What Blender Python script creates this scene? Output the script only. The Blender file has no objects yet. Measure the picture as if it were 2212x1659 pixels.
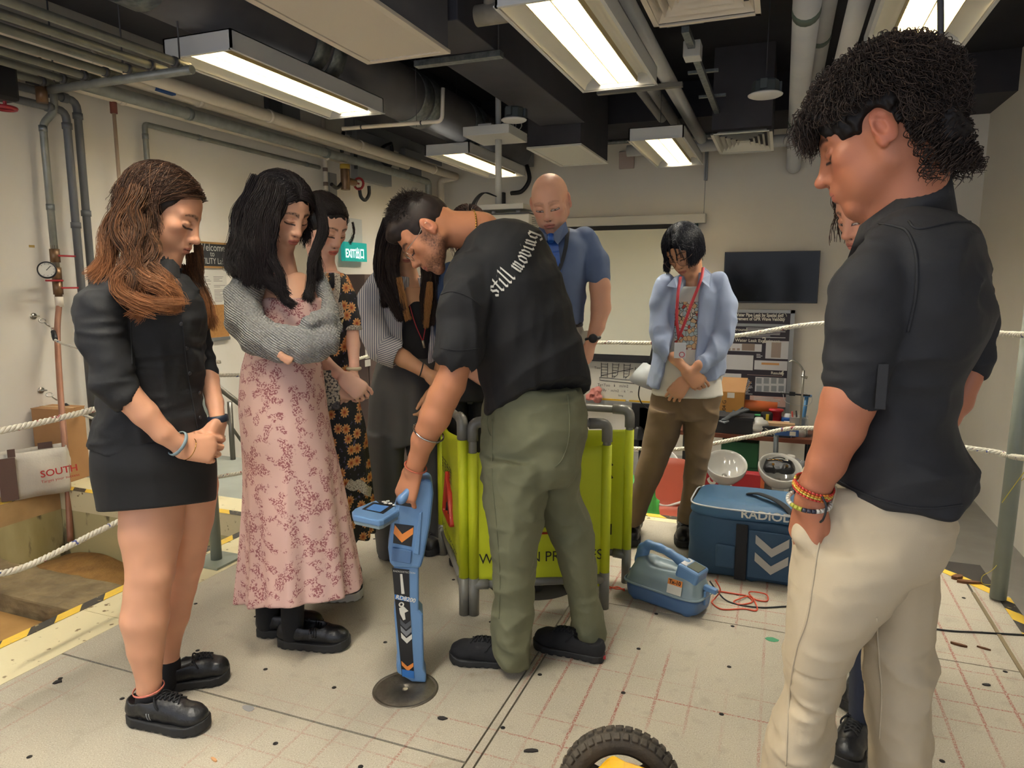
import bpy,math,random
import numpy as np
from mathutils import Vector,Matrix
from mathutils.bvhtree import BVHTree
random.seed(7)
SC = bpy.context.scene
COL = SC.collection
# ------------------------------------------------------------------ camera
FPX,CXP,CYP = 1500.0,1106.0,829.5
PITCH,YAW,CAMZ = math.radians(8.32),math.radians(21.07),1.35
cam = bpy.data.cameras.new('camera'); cam.sensor_width = 36.0; cam.lens = 36.0*FPX/2212.0
cam.clip_start = 0.02
camo = bpy.data.objects.new('camera',cam); COL.objects.link(camo)
camo.location = (0,0,CAMZ); camo.rotation_euler = (math.pi/2-PITCH,0,YAW)
SC.camera = camo
# ------------------------------------------------------------------ world and exposure
SC.view_settings.view_transform = 'Standard'; SC.view_settings.look = 'None'
SC.view_settings.gamma = 1.0; SC.view_settings.exposure = 0.12
SC.view_settings.use_curve_mapping = False
W = bpy.data.worlds.new('world'); SC.world = W; W.use_nodes = True
W.node_tree.nodes['Background'].inputs[0].default_value = (0.86,0.90,1.0,1)
W.node_tree.nodes['Background'].inputs[1].default_value = 1.25
LAMP_E = 25.0
LAMP_COL = (1.0,0.96,0.86)
# ------------------------------------------------------------------ survey helpers: a photo pixel and a known plane give a point of the room
_F = np.array([-math.sin(YAW)*math.cos(PITCH),math.cos(YAW)*math.cos(PITCH),-math.sin(PITCH)])
_R = np.array([math.cos(YAW),math.sin(YAW),0.0]); _U = np.cross(_R,_F)
_C = np.array([0,0,CAMZ])
def ray(x,y): return _F + _R*((x-CXP)/FPX) + _U*((CYP-y)/FPX)
def on_z(x,y,Z=0.0): r = ray(x,y); return _C + r*((Z-CAMZ)/r[2])
def on_x(x,y,X): r = ray(x,y); return _C + r*(X/r[0])
def on_y(x,y,Y): r = ray(x,y); return _C + r*(Y/r[1])
# ------------------------------------------------------------------ object helpers
def hexc(h):
 h = h.lstrip('#'); o = []
 for i in (0,2,4):
  v = int(h[i:i+2],16)/255.0
  o.append(v/12.92 if v <= 0.04045 else ((v+0.055)/1.055)**2.4)
 return (o[0],o[1],o[2],1.0)
def tag(o,label=None,cat=None,group=None,kind=None):
 if label: o['label'] = label
 if cat: o['category'] = cat
 if group: o['group'] = group
 if kind: o['kind'] = kind
 return o
def thing(name,label,cat,loc=(0,0,0),rz=0.0,group=None):
 o = bpy.data.objects.new(name,None); COL.objects.link(o)
 o.location = tuple(loc); o.rotation_euler = (0,0,rz); o.empty_display_size = 0.05
 return tag(o,label,cat,group)
def link(name,me,parent=None):
 o = bpy.data.objects.new(name,me); COL.objects.link(o)
 if parent is not None: o.parent = parent
 return o
def copy_tree(o,parent=None):
 c = o.copy(); COL.objects.link(c)
 if parent is not None: c.parent = parent
 for ch in list(o.children): copy_tree(ch,c)
 return c
# ------------------------------------------------------------------ materials
MATS = {}
def mat(name,color='#808080',rough=0.6,metal=0.0,bump=None,var=None,spec=None,emit=None,trans=0,vcol=False,sss=0,coat=0,alpha=None):
 """bump=(scale, strength[, detail[, (sx,sy,sz)]]), var=(colour2, scale, amount[, (sx,sy,sz)])"""
 if name in MATS: return MATS[name]
 m = bpy.data.materials.new(name); m.use_nodes = True; MATS[name] = m
 nt = m.node_tree; N = nt.nodes; L = nt.links; b = N['Principled BSDF']
 c = hexc(color) if isinstance(color,str) else color
 b.inputs['Base Color'].default_value = c; b.inputs['Roughness'].default_value = rough
 b.inputs['Metallic'].default_value = metal
 if spec is not None: b.inputs['Specular IOR Level'].default_value = spec
 if coat: b.inputs['Coat Weight'].default_value = coat; b.inputs['Coat Roughness'].default_value = 0.15
 if trans: b.inputs['Transmission Weight'].default_value = trans
 if alpha is not None: b.inputs['Alpha'].default_value = alpha
 if sss:
  b.inputs['Subsurface Weight'].default_value = sss; b.inputs['Subsurface Radius'].default_value = (1,.35,.2)
  b.inputs['Subsurface Scale'].default_value = 0.006
 if emit:
  b.inputs['Emission Color'].default_value = hexc(emit[0]) if isinstance(emit[0],str) else (*emit[0],1)
  b.inputs['Emission Strength'].default_value = emit[1]
 src = None
 tc = N.new('ShaderNodeTexCoord')
 if vcol:
  a = N.new('ShaderNodeVertexColor'); a.layer_name = 'Col'; src = a.outputs[0]
 if var:
  mp = N.new('ShaderNodeMapping'); L.new(tc.outputs['Object'],mp.inputs[0])
  if len(var) > 3: mp.inputs['Scale'].default_value = var[3]
  n = N.new('ShaderNodeTexNoise'); n.inputs['Scale'].default_value = var[1]; n.inputs['Detail'].default_value = 6
  L.new(mp.outputs[0],n.inputs[0])
  r = N.new('ShaderNodeMapRange'); r.inputs[1].default_value = 0.35; r.inputs[2].default_value = 0.7
  r.inputs[4].default_value = var[2]; L.new(n.outputs[0],r.inputs[0])
  x = N.new('ShaderNodeMix'); x.data_type = 'RGBA'; L.new(r.outputs[0],x.inputs[0])
  x.inputs[6].default_value = c
  if src is not None: L.new(src,x.inputs[6])
  x.inputs[7].default_value = hexc(var[0]); src = x.outputs[2]
 if src is not None: L.new(src,b.inputs['Base Color'])
 if bump:
  mp = N.new('ShaderNodeMapping'); L.new(tc.outputs['Object'],mp.inputs[0])
  if len(bump) > 3: mp.inputs['Scale'].default_value = bump[3]
  n = N.new('ShaderNodeTexNoise'); n.inputs['Scale'].default_value = bump[0]
  n.inputs['Detail'].default_value = bump[2] if len(bump) > 2 else 4
  L.new(mp.outputs[0],n.inputs[0])
  bp = N.new('ShaderNodeBump'); bp.inputs['Strength'].default_value = bump[1]; bp.inputs['Distance'].default_value = 0.01
  L.new(n.outputs[0],bp.inputs['Height']); L.new(bp.outputs[0],b.inputs['Normal'])
 return m
class G:
 """small node-graph writer on a material"""
 def __init__(s,m): s.m = m; s.nt = m.node_tree; s.b = s.nt.nodes['Principled BSDF']
 def n(s,t,**k):
  x = s.nt.nodes.new('ShaderNode'+t)
  for a,v in k.items(): setattr(x,a,v)
  return x
 def l(s,a,b): s.nt.links.new(a,b)
 def co(s,scale=(1,1,1),kind='Object',rot=(0,0,0),loc=(0,0,0)):
  t = s.n('TexCoord'); m = s.n('Mapping'); s.l(t.outputs[kind],m.inputs[0])
  m.inputs['Scale'].default_value = scale; m.inputs['Rotation'].default_value = rot; m.inputs['Location'].default_value = loc
  return m.outputs[0]
 def math(s,op,a,b=None,c=None,clamp=False):
  x = s.n('Math',operation=op); x.use_clamp = clamp
  for i,v in enumerate((a,b,c)):
   if v is None: continue
   if isinstance(v,(int,float)): x.inputs[i].default_value = v
   else: s.l(v,x.inputs[i])
  return x.outputs[0]
 def ss(s,v,lo,hi):
  x = s.n('MapRange',interpolation_type='SMOOTHSTEP'); s.l(v,x.inputs[0])
  x.inputs[1].default_value = lo; x.inputs[2].default_value = hi; return x.outputs[0]
 def noise(s,co,scale,detail=4,out=0):
  x = s.n('TexNoise'); s.l(co,x.inputs[0]); x.inputs['Scale'].default_value = scale; x.inputs['Detail'].default_value = detail
  return x.outputs[out]
 def vor(s,co,scale,out='Distance',feature='F1',rnd=1.0):
  x = s.n('TexVoronoi',feature=feature); s.l(co,x.inputs[0]); x.inputs['Scale'].default_value = scale
  x.inputs['Randomness'].default_value = rnd
  return x.outputs[out]
 def mix(s,f,a,b):
  x = s.n('Mix',data_type='RGBA')
  if isinstance(f,(int,float)): x.inputs[0].default_value = f
  else: s.l(f,x.inputs[0])
  for i,v in ((6,a),(7,b)):
   if isinstance(v,str): x.inputs[i].default_value = hexc(v)
   elif isinstance(v,tuple): x.inputs[i].default_value = v
   else: s.l(v,x.inputs[i])
  return x.outputs[2]
 def sep(s,v): x = s.n('SeparateXYZ'); s.l(v,x.inputs[0]); return x.outputs
 def comb(s,x_,y_,z_=0.0):
  x = s.n('CombineXYZ')
  for i,v in enumerate((x_,y_,z_)):
   if isinstance(v,(int,float)): x.inputs[i].default_value = v
   else: s.l(v,x.inputs[i])
  return x.outputs[0]
 def color(s,v): s.l(v,s.b.inputs['Base Color'])
 def bump(s,h,strength=0.3,dist=0.01):
  x = s.n('Bump'); x.inputs['Strength'].default_value = strength; x.inputs['Distance'].default_value = dist
  s.l(h,x.inputs['Height']); s.l(x.outputs[0],s.b.inputs['Normal'])
# ------------------------------------------------------------------ mesh builder
class MB:
 def __init__(s): s.v = []; s.f = []; s.sm = []; s.mi = []; s.cur = 0
 def add(s,vs,fs,smooth=False):
  o = len(s.v); s.v += [tuple(map(float,p)) for p in vs]
  s.f += [tuple(i+o for i in f) for f in fs]; s.sm += [smooth]*len(fs); s.mi += [s.cur]*len(fs)
  return s
 def slot(s,i): s.cur = i; return s
 def box(s,a,b,M=None):
  x0,y0,z0 = a; x1,y1,z1 = b
  vs = [(x0,y0,z0),(x1,y0,z0),(x1,y1,z0),(x0,y1,z0),(x0,y0,z1),(x1,y0,z1),(x1,y1,z1),(x0,y1,z1)]
  if M is not None: vs = [tuple(M @ Vector(p)) for p in vs]
  return s.add(vs,[(0,3,2,1),(4,5,6,7),(0,1,5,4),(1,2,6,5),(2,3,7,6),(3,0,4,7)])
 def cbox(s,c,sz,M=None):
  return s.box([c[i]-sz[i]/2 for i in range(3)],[c[i]+sz[i]/2 for i in range(3)],M)
 def quad(s,*p): return s.add(p,[tuple(range(len(p)))])
 def prism(s,pts,d,cap=True,M=None):
  """closed 3-D outline extruded by the vector d"""
  n = len(pts); vs = [Vector(p) for p in pts] + [Vector(p)+Vector(d) for p in pts]
  if M is not None: vs = [M @ p for p in vs]
  fs = [(i,(i+1) % n,n+(i+1) % n,n+i) for i in range(n)]
  if cap: fs += [tuple(range(n-1,-1,-1)),tuple(range(n,2*n))]
  return s.add([tuple(p) for p in vs],fs)
 def tube(s,pts,r,n=12,cap=True,closed=False,flat=1.0,up=None):
  P = np.array(pts,float); m = len(P)
  rr = np.full(m,r,float) if np.isscalar(r) else np.array(r,float)
  if closed: T = np.roll(P,-1,0)-np.roll(P,1,0)
  else: T = np.gradient(P,axis=0)
  T /= np.maximum(np.linalg.norm(T,axis=1),1e-9)[:,None]
  a = np.array(up,float) if up is not None else (np.array([0,0,1.]) if abs(T[0][2]) < .9 else np.array([1.,0,0]))
  vs = []
  for i in range(m):
   a = a - T[i]*a.dot(T[i]); a /= max(np.linalg.norm(a),1e-9); b = np.cross(T[i],a)
   for k in range(n):
    t = 2*math.pi*k/n
    vs.append(P[i] + rr[i]*(a*math.cos(t)*flat + b*math.sin(t)))
  fs = []
  for i in range(m if closed else m-1):
   j = (i+1) % m
   for k in range(n): fs.append((i*n+k,i*n+(k+1) % n,j*n+(k+1) % n,j*n+k))
  o = len(s.v); s.add(vs,fs,True)
  if cap and not closed:
   s.f += [tuple(o+k for k in range(n-1,-1,-1)),tuple(o+(m-1)*n+k for k in range(n))]; s.sm += [False]*2; s.mi += [s.cur]*2
  return s
 def cyl(s,a,b,r,n=20,r2=None): return s.tube([a,b],[r,r if r2 is None else r2],n)
 def lathe(s,prof,c=(0,0,0),n=32,M=None,smooth=True):
  vs = []
  for r,z in prof:
   for k in range(n):
    t = 2*math.pi*k/n; p = Vector((r*math.cos(t),r*math.sin(t),z))
    if M is not None: p = M @ p
    vs.append((c[0]+p.x,c[1]+p.y,c[2]+p.z))
  fs = [(i*n+k,i*n+(k+1) % n,(i+1)*n+(k+1) % n,(i+1)*n+k) for i in range(len(prof)-1) for k in range(n)]
  return s.add(vs,fs,smooth)
 def disc(s,c,r,n=24,M=None):
  vs = [Vector((r*math.cos(2*math.pi*k/n),r*math.sin(2*math.pi*k/n),0)) for k in range(n)]
  if M is not None: vs = [M @ v for v in vs]
  return s.add([tuple(Vector(c)+v) for v in vs],[tuple(range(n))])
 def build(s,name,mats,parent=None,bevel=0.0,seg=2,doubles=False):
  me = bpy.data.meshes.new(name); me.from_pydata(s.v,[],s.f)
  ms = mats if isinstance(mats,(list,tuple)) else [mats]
  for m in ms: me.materials.append(m)
  me.polygons.foreach_set('use_smooth',s.sm); me.polygons.foreach_set('material_index',s.mi)
  me.validate(); me.update()
  o = link(name,me,parent)
  if bevel:
   b = o.modifiers.new('bevel','BEVEL'); b.width = bevel; b.segments = seg; b.limit_method = 'ANGLE'
   b.angle_limit = math.radians(40)
  return o
def npmesh(name,V,Fq,mats,parent=None,col=None,smooth=True,mi=None):
 me = bpy.data.meshes.new(name); V = np.asarray(V,np.float32); Fq = np.asarray(Fq,np.int32); k = Fq.shape[1]
 me.vertices.add(len(V)); me.vertices.foreach_set('co',V.ravel())
 me.loops.add(Fq.size); me.loops.foreach_set('vertex_index',Fq.ravel())
 me.polygons.add(len(Fq)); me.polygons.foreach_set('loop_start',np.arange(0,Fq.size,k,dtype=np.int32))
 me.polygons.foreach_set('loop_total',np.full(len(Fq),k,np.int32))
 for m in (mats if isinstance(mats,(list,tuple)) else [mats]): me.materials.append(m)
 me.polygons.foreach_set('use_smooth',np.full(len(Fq),smooth))
 if mi is not None: me.polygons.foreach_set('material_index',np.asarray(mi,np.int32))
 me.update(calc_edges=True); me.validate()
 if col is not None:
  a = me.color_attributes.new('Col','FLOAT_COLOR','POINT')
  a.data.foreach_set('color',np.hstack([col,np.ones((len(col),1))]).astype(np.float32).ravel())
 return link(name,me,parent)
def text_mesh(s,size=1.0,extrude=0.0,align='LEFT',spacing=1.0,bold=0.0):
 cu = bpy.data.curves.new('t','FONT'); cu.body = s; cu.size = size; cu.extrude = extrude; cu.align_x = align
 cu.space_character = spacing; cu.offset = bold; cu.resolution_u = 3
 o = bpy.data.objects.new('t',cu); COL.objects.link(o)
 dg = bpy.context.evaluated_depsgraph_get(); me = bpy.data.meshes.new_from_object(o.evaluated_get(dg))
 V = np.empty(len(me.vertices)*3,np.float32); me.vertices.foreach_get('co',V); V = V.reshape(-1,3)
 Fs = [tuple(p.vertices) for p in me.polygons]
 bpy.data.objects.remove(o); bpy.data.curves.remove(cu); bpy.data.meshes.remove(me)
 return V,Fs
def frame_m(o,x,n):
 """matrix: local x along x, local z along n, y = n cross x"""
 x = Vector(x).normalized(); n = Vector(n).normalized(); y = n.cross(x).normalized(); x = y.cross(n)
 M = Matrix.Identity(4)
 for i in range(3): M[i][0] = x[i]; M[i][1] = y[i]; M[i][2] = n[i]; M[i][3] = o[i]
 return M
def text(s,size,o,x,n,m,name,parent=None,sx=1.0,**k):
 V,Fs = text_mesh(s,size,**k); M = frame_m(o,x,n)
 mb = MB(); mb.add([tuple(M @ Vector((float(p[0])*sx,float(p[1]),float(p[2])))) for p in V],Fs)
 return mb.build(name,m,parent)
def arc(c,r,a0,a1,n=8,u=(1,0,0),v=(0,0,1)):
 c = np.array(c,float); u = np.array(u,float); v = np.array(v,float)
 return [c + r*(u*math.cos(t)+v*math.sin(t)) for t in np.linspace(a0,a1,n)]
def catmull(P,n=8):
 P = np.array(P,float); Q = np.vstack([2*P[0]-P[1],P,2*P[-1]-P[-2]]); out = []
 for i in range(1,len(Q)-2):
  for t in np.linspace(0,1,n,endpoint=False):
   a,b,c,d = Q[i-1],Q[i],Q[i+1],Q[i+2]
   out.append(0.5*((2*b)+(c-a)*t+(2*a-5*b+4*c-d)*t*t+(3*b-a-3*c+d)*t**3))
 out.append(P[-1]); return np.array(out)
def round_path(P,r=0.05,n=5):
 """polyline with rounded corners"""
 P = [np.array(p,float) for p in P]; out = [P[0]]
 for i in range(1,len(P)-1):
  a,b,c = P[i-1],P[i],P[i+1]; d1 = (a-b); d2 = (c-b)
  q = min(r,np.linalg.norm(d1)*.45,np.linalg.norm(d2)*.45)
  s0 = b+d1/np.linalg.norm(d1)*q; s1 = b+d2/np.linalg.norm(d2)*q
  for t in np.linspace(0,1,n): out.append((1-t)**2*s0+2*t*(1-t)*b+t*t*s1)
 out.append(P[-1]); return out
# ================================================================== ROOM
XL,XR,YB,ZC,ZG = -4.75,2.07,9.5,3.62,-1.0     # left wall, right wall, back wall, ceiling, lower floor
wallm = mat('wall_paint','#e6e1d6',.75,var=('#ded7c8',1.3,.5),bump=(30,.05))
ceilm = mat('ceiling_black','#1d1d22',.9,var=('#2c2c33',2,.6))
# --- platform floor: speckled concrete with worn red-brown tape grid
fm = mat('platform_floor','#b3ada0',.78); g = G(fm)
co = g.co(); s = g.sep(co)
big = g.noise(co,1.1,5); fine = g.noise(co,260,2); mid = g.noise(co,14,6); worn = g.noise(co,6,8)
base = g.mix(g.ss(big,.35,.7),'#aea592','#9d9686')
base = g.mix(g.math('MULTIPLY',g.ss(fine,.55,.72),.55),base,'#6d675c')
base = g.mix(g.math('MULTIPLY',g.ss(fine,.45,.28),.5),base,'#d2cbbd')
base = g.mix(g.math('MULTIPLY',g.ss(mid,.56,.7),.25),base,'#857e6e')
def gridline(c,off,sp,w,co2,sc):
 f = g.math('PINGPONG',g.math('ADD',c,off),sp/2)
 line = g.ss(f,w,w*.5)
 brk = g.ss(g.noise(g.co(sc),2.2,5),.43,.6)
 return g.math('MULTIPLY',line,brk)
lx = gridline(s[0],0.209,.108,.0062,co,(1,.55,1)); ly = gridline(s[1],-2.242,.112,.0042,co,(.55,1,1))
region = g.ss(g.math('ADD',s[0],g.math('MULTIPLY',big,.6)),-.95,-.55)
fadeL = g.math('MAXIMUM',region,g.math('MULTIPLY',g.ss(g.math('SUBTRACT',1.9,s[1]),0,.4),.35))
ln = g.math('MULTIPLY',g.math('MULTIPLY',g.math('MAXIMUM',lx,ly),g.ss(g.noise(co,180,3),.40,.56)),g.math('ADD',fadeL,.12))
base = g.mix(g.math('MULTIPLY',ln,.85,clamp=True),base,'#94564a')
st = g.math('MULTIPLY',g.ss(g.noise(co,9,7),.56,.66),g.ss(g.noise(co,1.7,2),.58,.66))
base = g.mix(g.math('MULTIPLY',st,.5),base,'#7b6a4a')
g.color(base); g.bump(g.math('ADD',g.math('MULTIPLY',fine,.4),mid),.12,.004)
cream = mat('cream_paint','#cdc29a',.65,var=('#b5a57c',7,.5),bump=(60,.08))
g = G(cream); co = g.co(); b0 = g.mix(g.ss(g.noise(co,3,8),.5,.75),'#cfc49d','#a8926a')
g.color(g.mix(g.ss(g.noise(co,24,6),.62,.7),b0,'#6f5a3b'))
greyf = mat('grey_floor_paint','#8f9289',.6,var=('#7f8277',5,.6))
groundm = mat('lower_floor','#8d8a84',.5,var=('#7a766e',4,.6))
tanm = mat('tan_ledge','#b08f62',.7,var=('#937449',8,.6))
pitw = mat('pit_wall','#a59b70',.7); g = G(pitw); co = g.co((1,1,.35))
b0 = g.mix(g.ss(g.noise(co,3,8),.45,.7),'#ada276','#948655'); st = g.ss(g.noise(co,7,9),.57,.63)
g.color(g.mix(g.math('MULTIPLY',st,.8),b0,'#3c3222'))
# platform as one structure mesh, cut around the pit (X -4.40..-2.70, Y up to 3.08)
mb = MB()
T = -0.14
mb.slot(0).box((-2.40,-1.6,T),(-0.772,1.625,0)).box((-2.40,1.633,T),(-0.772,3.86,0))
mb.box((-0.766,-1.6,T),(-.742,3.86,0)).box((-.736,-1.6,T),(.848,1.18,0)).box((-.736,1.186,T),(.848,2.745,0))
mb.prism([(-.736,2.751,T),(.848,2.751,T),(.848,3.54,T),(.60,3.86,T),(-.736,3.86,T)],(0,0,-T))
mb.prism([(.858,-1.6,T),(.99,-1.6,T),(.99,3.44,T),(.858,3.53,T)],(0,0,-T))
mb.slot(1).box((-2.70,-1.6,T),(-2.402,1.9,0)).box((-2.70,1.903,T),(-2.402,2.545,0)).box((-2.70,2.549,T),(-2.402,3.075,0))
mb.box((-4.75,3.078,T),(-2.402,3.33,0)).prism([(-2.40,3.862,T),(.60,3.862,T),(.54,3.97,T),(-2.40,3.97,T)],(0,0,-T))
mb.slot(2).box((-4.75,3.334,T),(-2.402,4.16,-.002))
mb.slot(3).box((-4.75,-1.6,T),(-4.40,3.075,0))
mb.slot(4).box((-4.75,-1.6,ZG),(-4.40,3.075,T)).box((-4.75,3.078,ZG),(-2.402,4.16,T)).box((-2.70,-1.6,ZG),(.95,3.95,T))
mb.slot(5).box((-2.43,-1.6,T-.02),(.99,3.9,T+.1))     # dark gap filler under the seams
gapm = mat('gap_dark','#2b2620',.9)
tagk = lambda o: tag(o,kind='structure')
tagk(mb.build('floor',[fm,cream,greyf,tanm,pitw,gapm]))
# lower floor, pit bottom, walls, ceiling
tagk(MB().box((XL-.2,-1.6,ZG-.1),(XR+.6,YB+.2,ZG)).build('floor_lower',groundm))
tagk(MB().box((XL-.15,-1.6,ZG),(XL,YB+.15,ZC)).build('wall_left',wallm))
tagk(MB().box((XL,YB,ZG),(XR,YB+.15,ZC)).build('wall_back',wallm))
tagk(MB().box((XR,-1.6,ZG),(XR+.15,YB+.15,ZC)).build('wall_right',wallm))
tagk(MB().box((XL-.15,-1.6,ZC),(XR+.15,YB+.15,ZC+.12)).build('ceiling',ceilm))
# black painted beams below the ceiling
beam = mat('beam_black','#2e2d32',.85,var=('#3d3c42',3,.5),bump=(20,.1))
bm = MB().box((-4.40,-1.6,3.10),(-3.70,YB,3.62)).box((XL,8.5,3.22),(XR,YB,3.62))
bm.box((-1.85,5.2,3.42),(XR,5.5,3.62))
tagk(bm.build('ceiling_beam',beam))
# --- hazard tape along the edges (yellow / black stripes)
tape = mat('hazard_tape','#d8b23a',.5); g = G(tape); s = g.sep(g.co())
st = g.math('GREATER_THAN',g.math('FRACT',g.math('MULTIPLY',g.math('ADD',s[0],s[1]),4.6)),.5)
wear = g.ss(g.noise(g.co(),40,6),.6,.68)
g.color(g.mix(g.math('MULTIPLY',wear,.6),g.mix(st,'#d9b33c','#35322c'),'#b8a577'))
def tape_strip(pts,w,label):
 mb = MB(); P = [np.array(p) for p in pts]
 for a,b in zip(P[:-1],P[1:]):
  d = (b-a)/np.linalg.norm(b-a); n = np.array([-d[1],d[0]])*w/2
  z0 = .0012; mb.prism([(*(a-n),z0),(*(b-n),z0),(*(b+n),z0),(*(a+n),z0)],(0,0,.0012))
 o = mb.build('hazard_tape',tape); tag(o,label,'tape','hazard tape on the platform edges'); return o
tape_strip([(-2.672,-1.6),(-2.672,3.05)],.052,'yellow and black tape along the cream ledge of the sand pit')
tape_strip([(-4.43,-1.6),(-4.43,3.10),(-2.71,3.10)],.055,'yellow and black tape around the pit corner beside the tote bag')
tape_strip([(-2.40,3.945),(.55,3.945)],.05,'yellow and black tape on the rear platform edge behind the blue bag')
tape_strip([(.565,3.93),(.965,3.42),(.965,-1.6)],.05,'yellow and black tape around the platform corner by the lone green post')
# --- pit: concrete kerb, board, sand
kerbm = mat('old_concrete','#7c6b4c',.9,var=('#54462f',9,.8),bump=(25,.8))
sand = mat('sand','#8f6a37',.95,var=('#6d4c22',12,.8),bump=(60,.9,8))
boardm = mat('board','#a57e49',.7,var=('#8b6634',5,.6,(1,.3,1)),bump=(30,.15))
mb = MB(); nx,ny = 60,90; xs = np.linspace(-4.4,-2.7,nx); ys = np.linspace(-1.5,3.07,ny)
rs = np.random.RandomState(3); hh = rs.rand(ny,nx)*.012
for _ in range(3): hh = (hh+np.roll(hh,1,0)+np.roll(hh,1,1)+np.roll(hh,-1,0)+np.roll(hh,-1,1))/5
hh += .03*np.sin(xs*5)[None,:]*np.cos(ys*3)[:,None]
mb.add([(x,y,-.47+hh[j,i]*2) for j,y in enumerate(ys) for i,x in enumerate(xs)],
       [(j*nx+i,j*nx+i+1,(j+1)*nx+i+1,(j+1)*nx+i) for j in range(ny-1) for i in range(nx-1)],True)
o = mb.build('sand',sand); tag(o,'brown sand lying in the open pit','sand',kind='stuff')
ky = on_z(0,1175,-.30)[1]
o = MB().box((-4.4,2.30,-.44),(-2.7,2.62,-.30)).build('concrete_kerb',kerbm,None,.012); 
ss = o.modifiers.new('s','SUBSURF'); ss.subdivision_type = 'SIMPLE'; ss.levels = ss.render_levels = 5
tx = bpy.data.textures.new('kerb_rough','CLOUDS'); tx.noise_scale = .09
dm = o.modifiers.new('d','DISPLACE'); dm.texture = tx; dm.strength = .035; dm.texture_coords = 'GLOBAL'
tag(o,'rough broken concrete kerb lying across the open pit','kerb')
o = MB().box((-4.32,1.78,-.42),(-2.72,2.29,-.395)).build('wooden_board',boardm,None,.003); tag(o,'flat brown wooden board on the pit sand beside the kerb','board')
# floor holes and debris on the platform
holes = MB(); rs = np.random.RandomState(5)
holem = mat('hole_dark','#15110d',.9)
for x in np.arange(-2.25,.85,.305):
 for y in np.arange(.9,3.8,.305):
  a = x+rs.uniform(-.01,.01); b = y+rs.uniform(-.01,.01)
  holes.lathe([(0,.0009),(.0075,.0009),(.008,0)],(a,b,0),10)
oh = holes.build('drain_perforation',holem,bpy.data.objects['floor'])
tag(oh,kind='stuff')
def debris(name,px,sz,rz,m,label,cat='debris',h=.004,seed=0):
 p = on_z(px[0],px[1],0); rr = np.random.RandomState(seed+9); n = 9; o_ = []
 for k in range(n):
  t = 2*math.pi*k/n; q = rr.uniform(.75,1.1); o_.append((sz[0]/2*q*math.cos(t),sz[1]/2*q*math.sin(t),0))
 mb = MB(); mb.prism([tuple(Matrix.Rotation(rz,3,'Z') @ Vector(q)) for q in o_],(0,0,h))
 ob = mb.build(name,m); ob.location = (p[0],p[1],.0004); tag(ob,label,cat); return ob
woodp = mat('wood_chip','#6b4528',.9,var=('#3e2716',20,.7),bump=(50,.5,4,(1,6,1)))
blackp = mat('black_scrap','#211d1b',.7); tapeg = mat('green_scrap','#3f8a61',.7); greyp = mat('grey_scrap','#8a8b8a',.6)
debris('scrap',(955,1553),(.035,.018),.3,blackp,'small black scrap on the floor behind the round steel plate',seed=1)
debris('scrap',(1147,1623),(.05,.016),.5,blackp,'dark elongated scrap in the floor in front of the tyre',seed=2)
debris('scrap',(125,1474),(.03,.022),.9,blackp,'dark chip on the floor near the cream ledge corner',seed=3)
debris('green_tape_scrap',(1668,1382),(.05,.035),.2,tapeg,'torn green tape scrap on the floor by the beige trousers','scrap',.001,4)
debris('grey_tape_scrap',(536,1530),(.05,.03),-.3,greyp,'flat grey tape scrap on the floor seam','scrap',.001,5)
debris('wood_splinter',(2092,1260),(.11,.03),.1,woodp,'long brown wood splinter near the yellow tape corner','splinter',.012,6)
debris('wood_splinter',(2068,1250),(.07,.035),.6,woodp,'short broken wood splinter touching the tape corner','splinter',.015,7)
debris('wood_splinter',(2072,1395),(.06,.014),-.3,woodp,'thin brown splinter behind the beige trousers','splinter',.008,8)
debris('wood_splinter',(2125,1402),(.045,.008),-.35,woodp,'dark sliver of wood beside the steel strip','splinter',.006,9)
debris('scrap',(2130,1480),(.03,.012),.3,blackp,'black scrap on bare floor below the black cable',seed=10)
debris('scrap',(462,1642),(.03,.009),-.3,mat('tan_scrap','#b98a5c',.8),'tan strip of tape on the floor in front of the seam',seed=11)
# round steel cover plate
pc = on_z(876,1489,0); steel = mat('dull_steel','#6f685c',.45,.75,var=('#4d473d',30,.6),bump=(90,.15))
cp = thing('cover_plate','round scratched steel cover plate in the floor under the locator','plate',(pc[0],pc[1],0))
MB().lathe([(0,.0022),(.011,.0022),(.0115,.0005),(.012,.0022),(.096,.0022),(.099,.0004),(.101,.0028),(.108,.003),(.110,.0003)],n=48).build('plate',steel,cp)
MB().lathe([(0,.0024),(.008,.0024)],n=16).build('centre_hole',mat('hole_light','#a99f84',.8),cp)
# --- vertical grey-green posts with rope
postm = mat('post_paint','#7f8478',.45,var=('#72776b',6,.5),bump=(40,.05)); ropem = mat('rope_white','#cfc9b8',.85)
g = G(ropem); fl = g.noise(g.co(),35,2); fl2 = g.noise(g.co(loc=(5,3,1)),38,2)
g.color(g.mix(g.ss(fl2,.66,.7),g.mix(g.ss(fl,.67,.7),'#cdc7b5','#8b3f45'),'#4a5288'))
def post(base,r,h,label,lean=(0,0)):
 t = thing('rope_post',label,'post',(base[0],base[1],0))
 MB().tube([(0,0,.01),(lean[0]*h,lean[1]*h,h)],r,28).build('post',postm,t)
 if r < .03: MB().box((-.09,-.09,0),(.09,.09,.012)).build('base_plate',postm,t,.002)
 return t
p1 = on_z(468,1212,0); post(p1,.026,1.05,'grey-green steel post on a square plate at the pit ledge')
p2 = on_z(2155,1296,0); post((p2[0],p2[1]),.031,1.3,'grey-green steel post at the platform corner, wound with yellow wire',(.012,.0))
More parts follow.
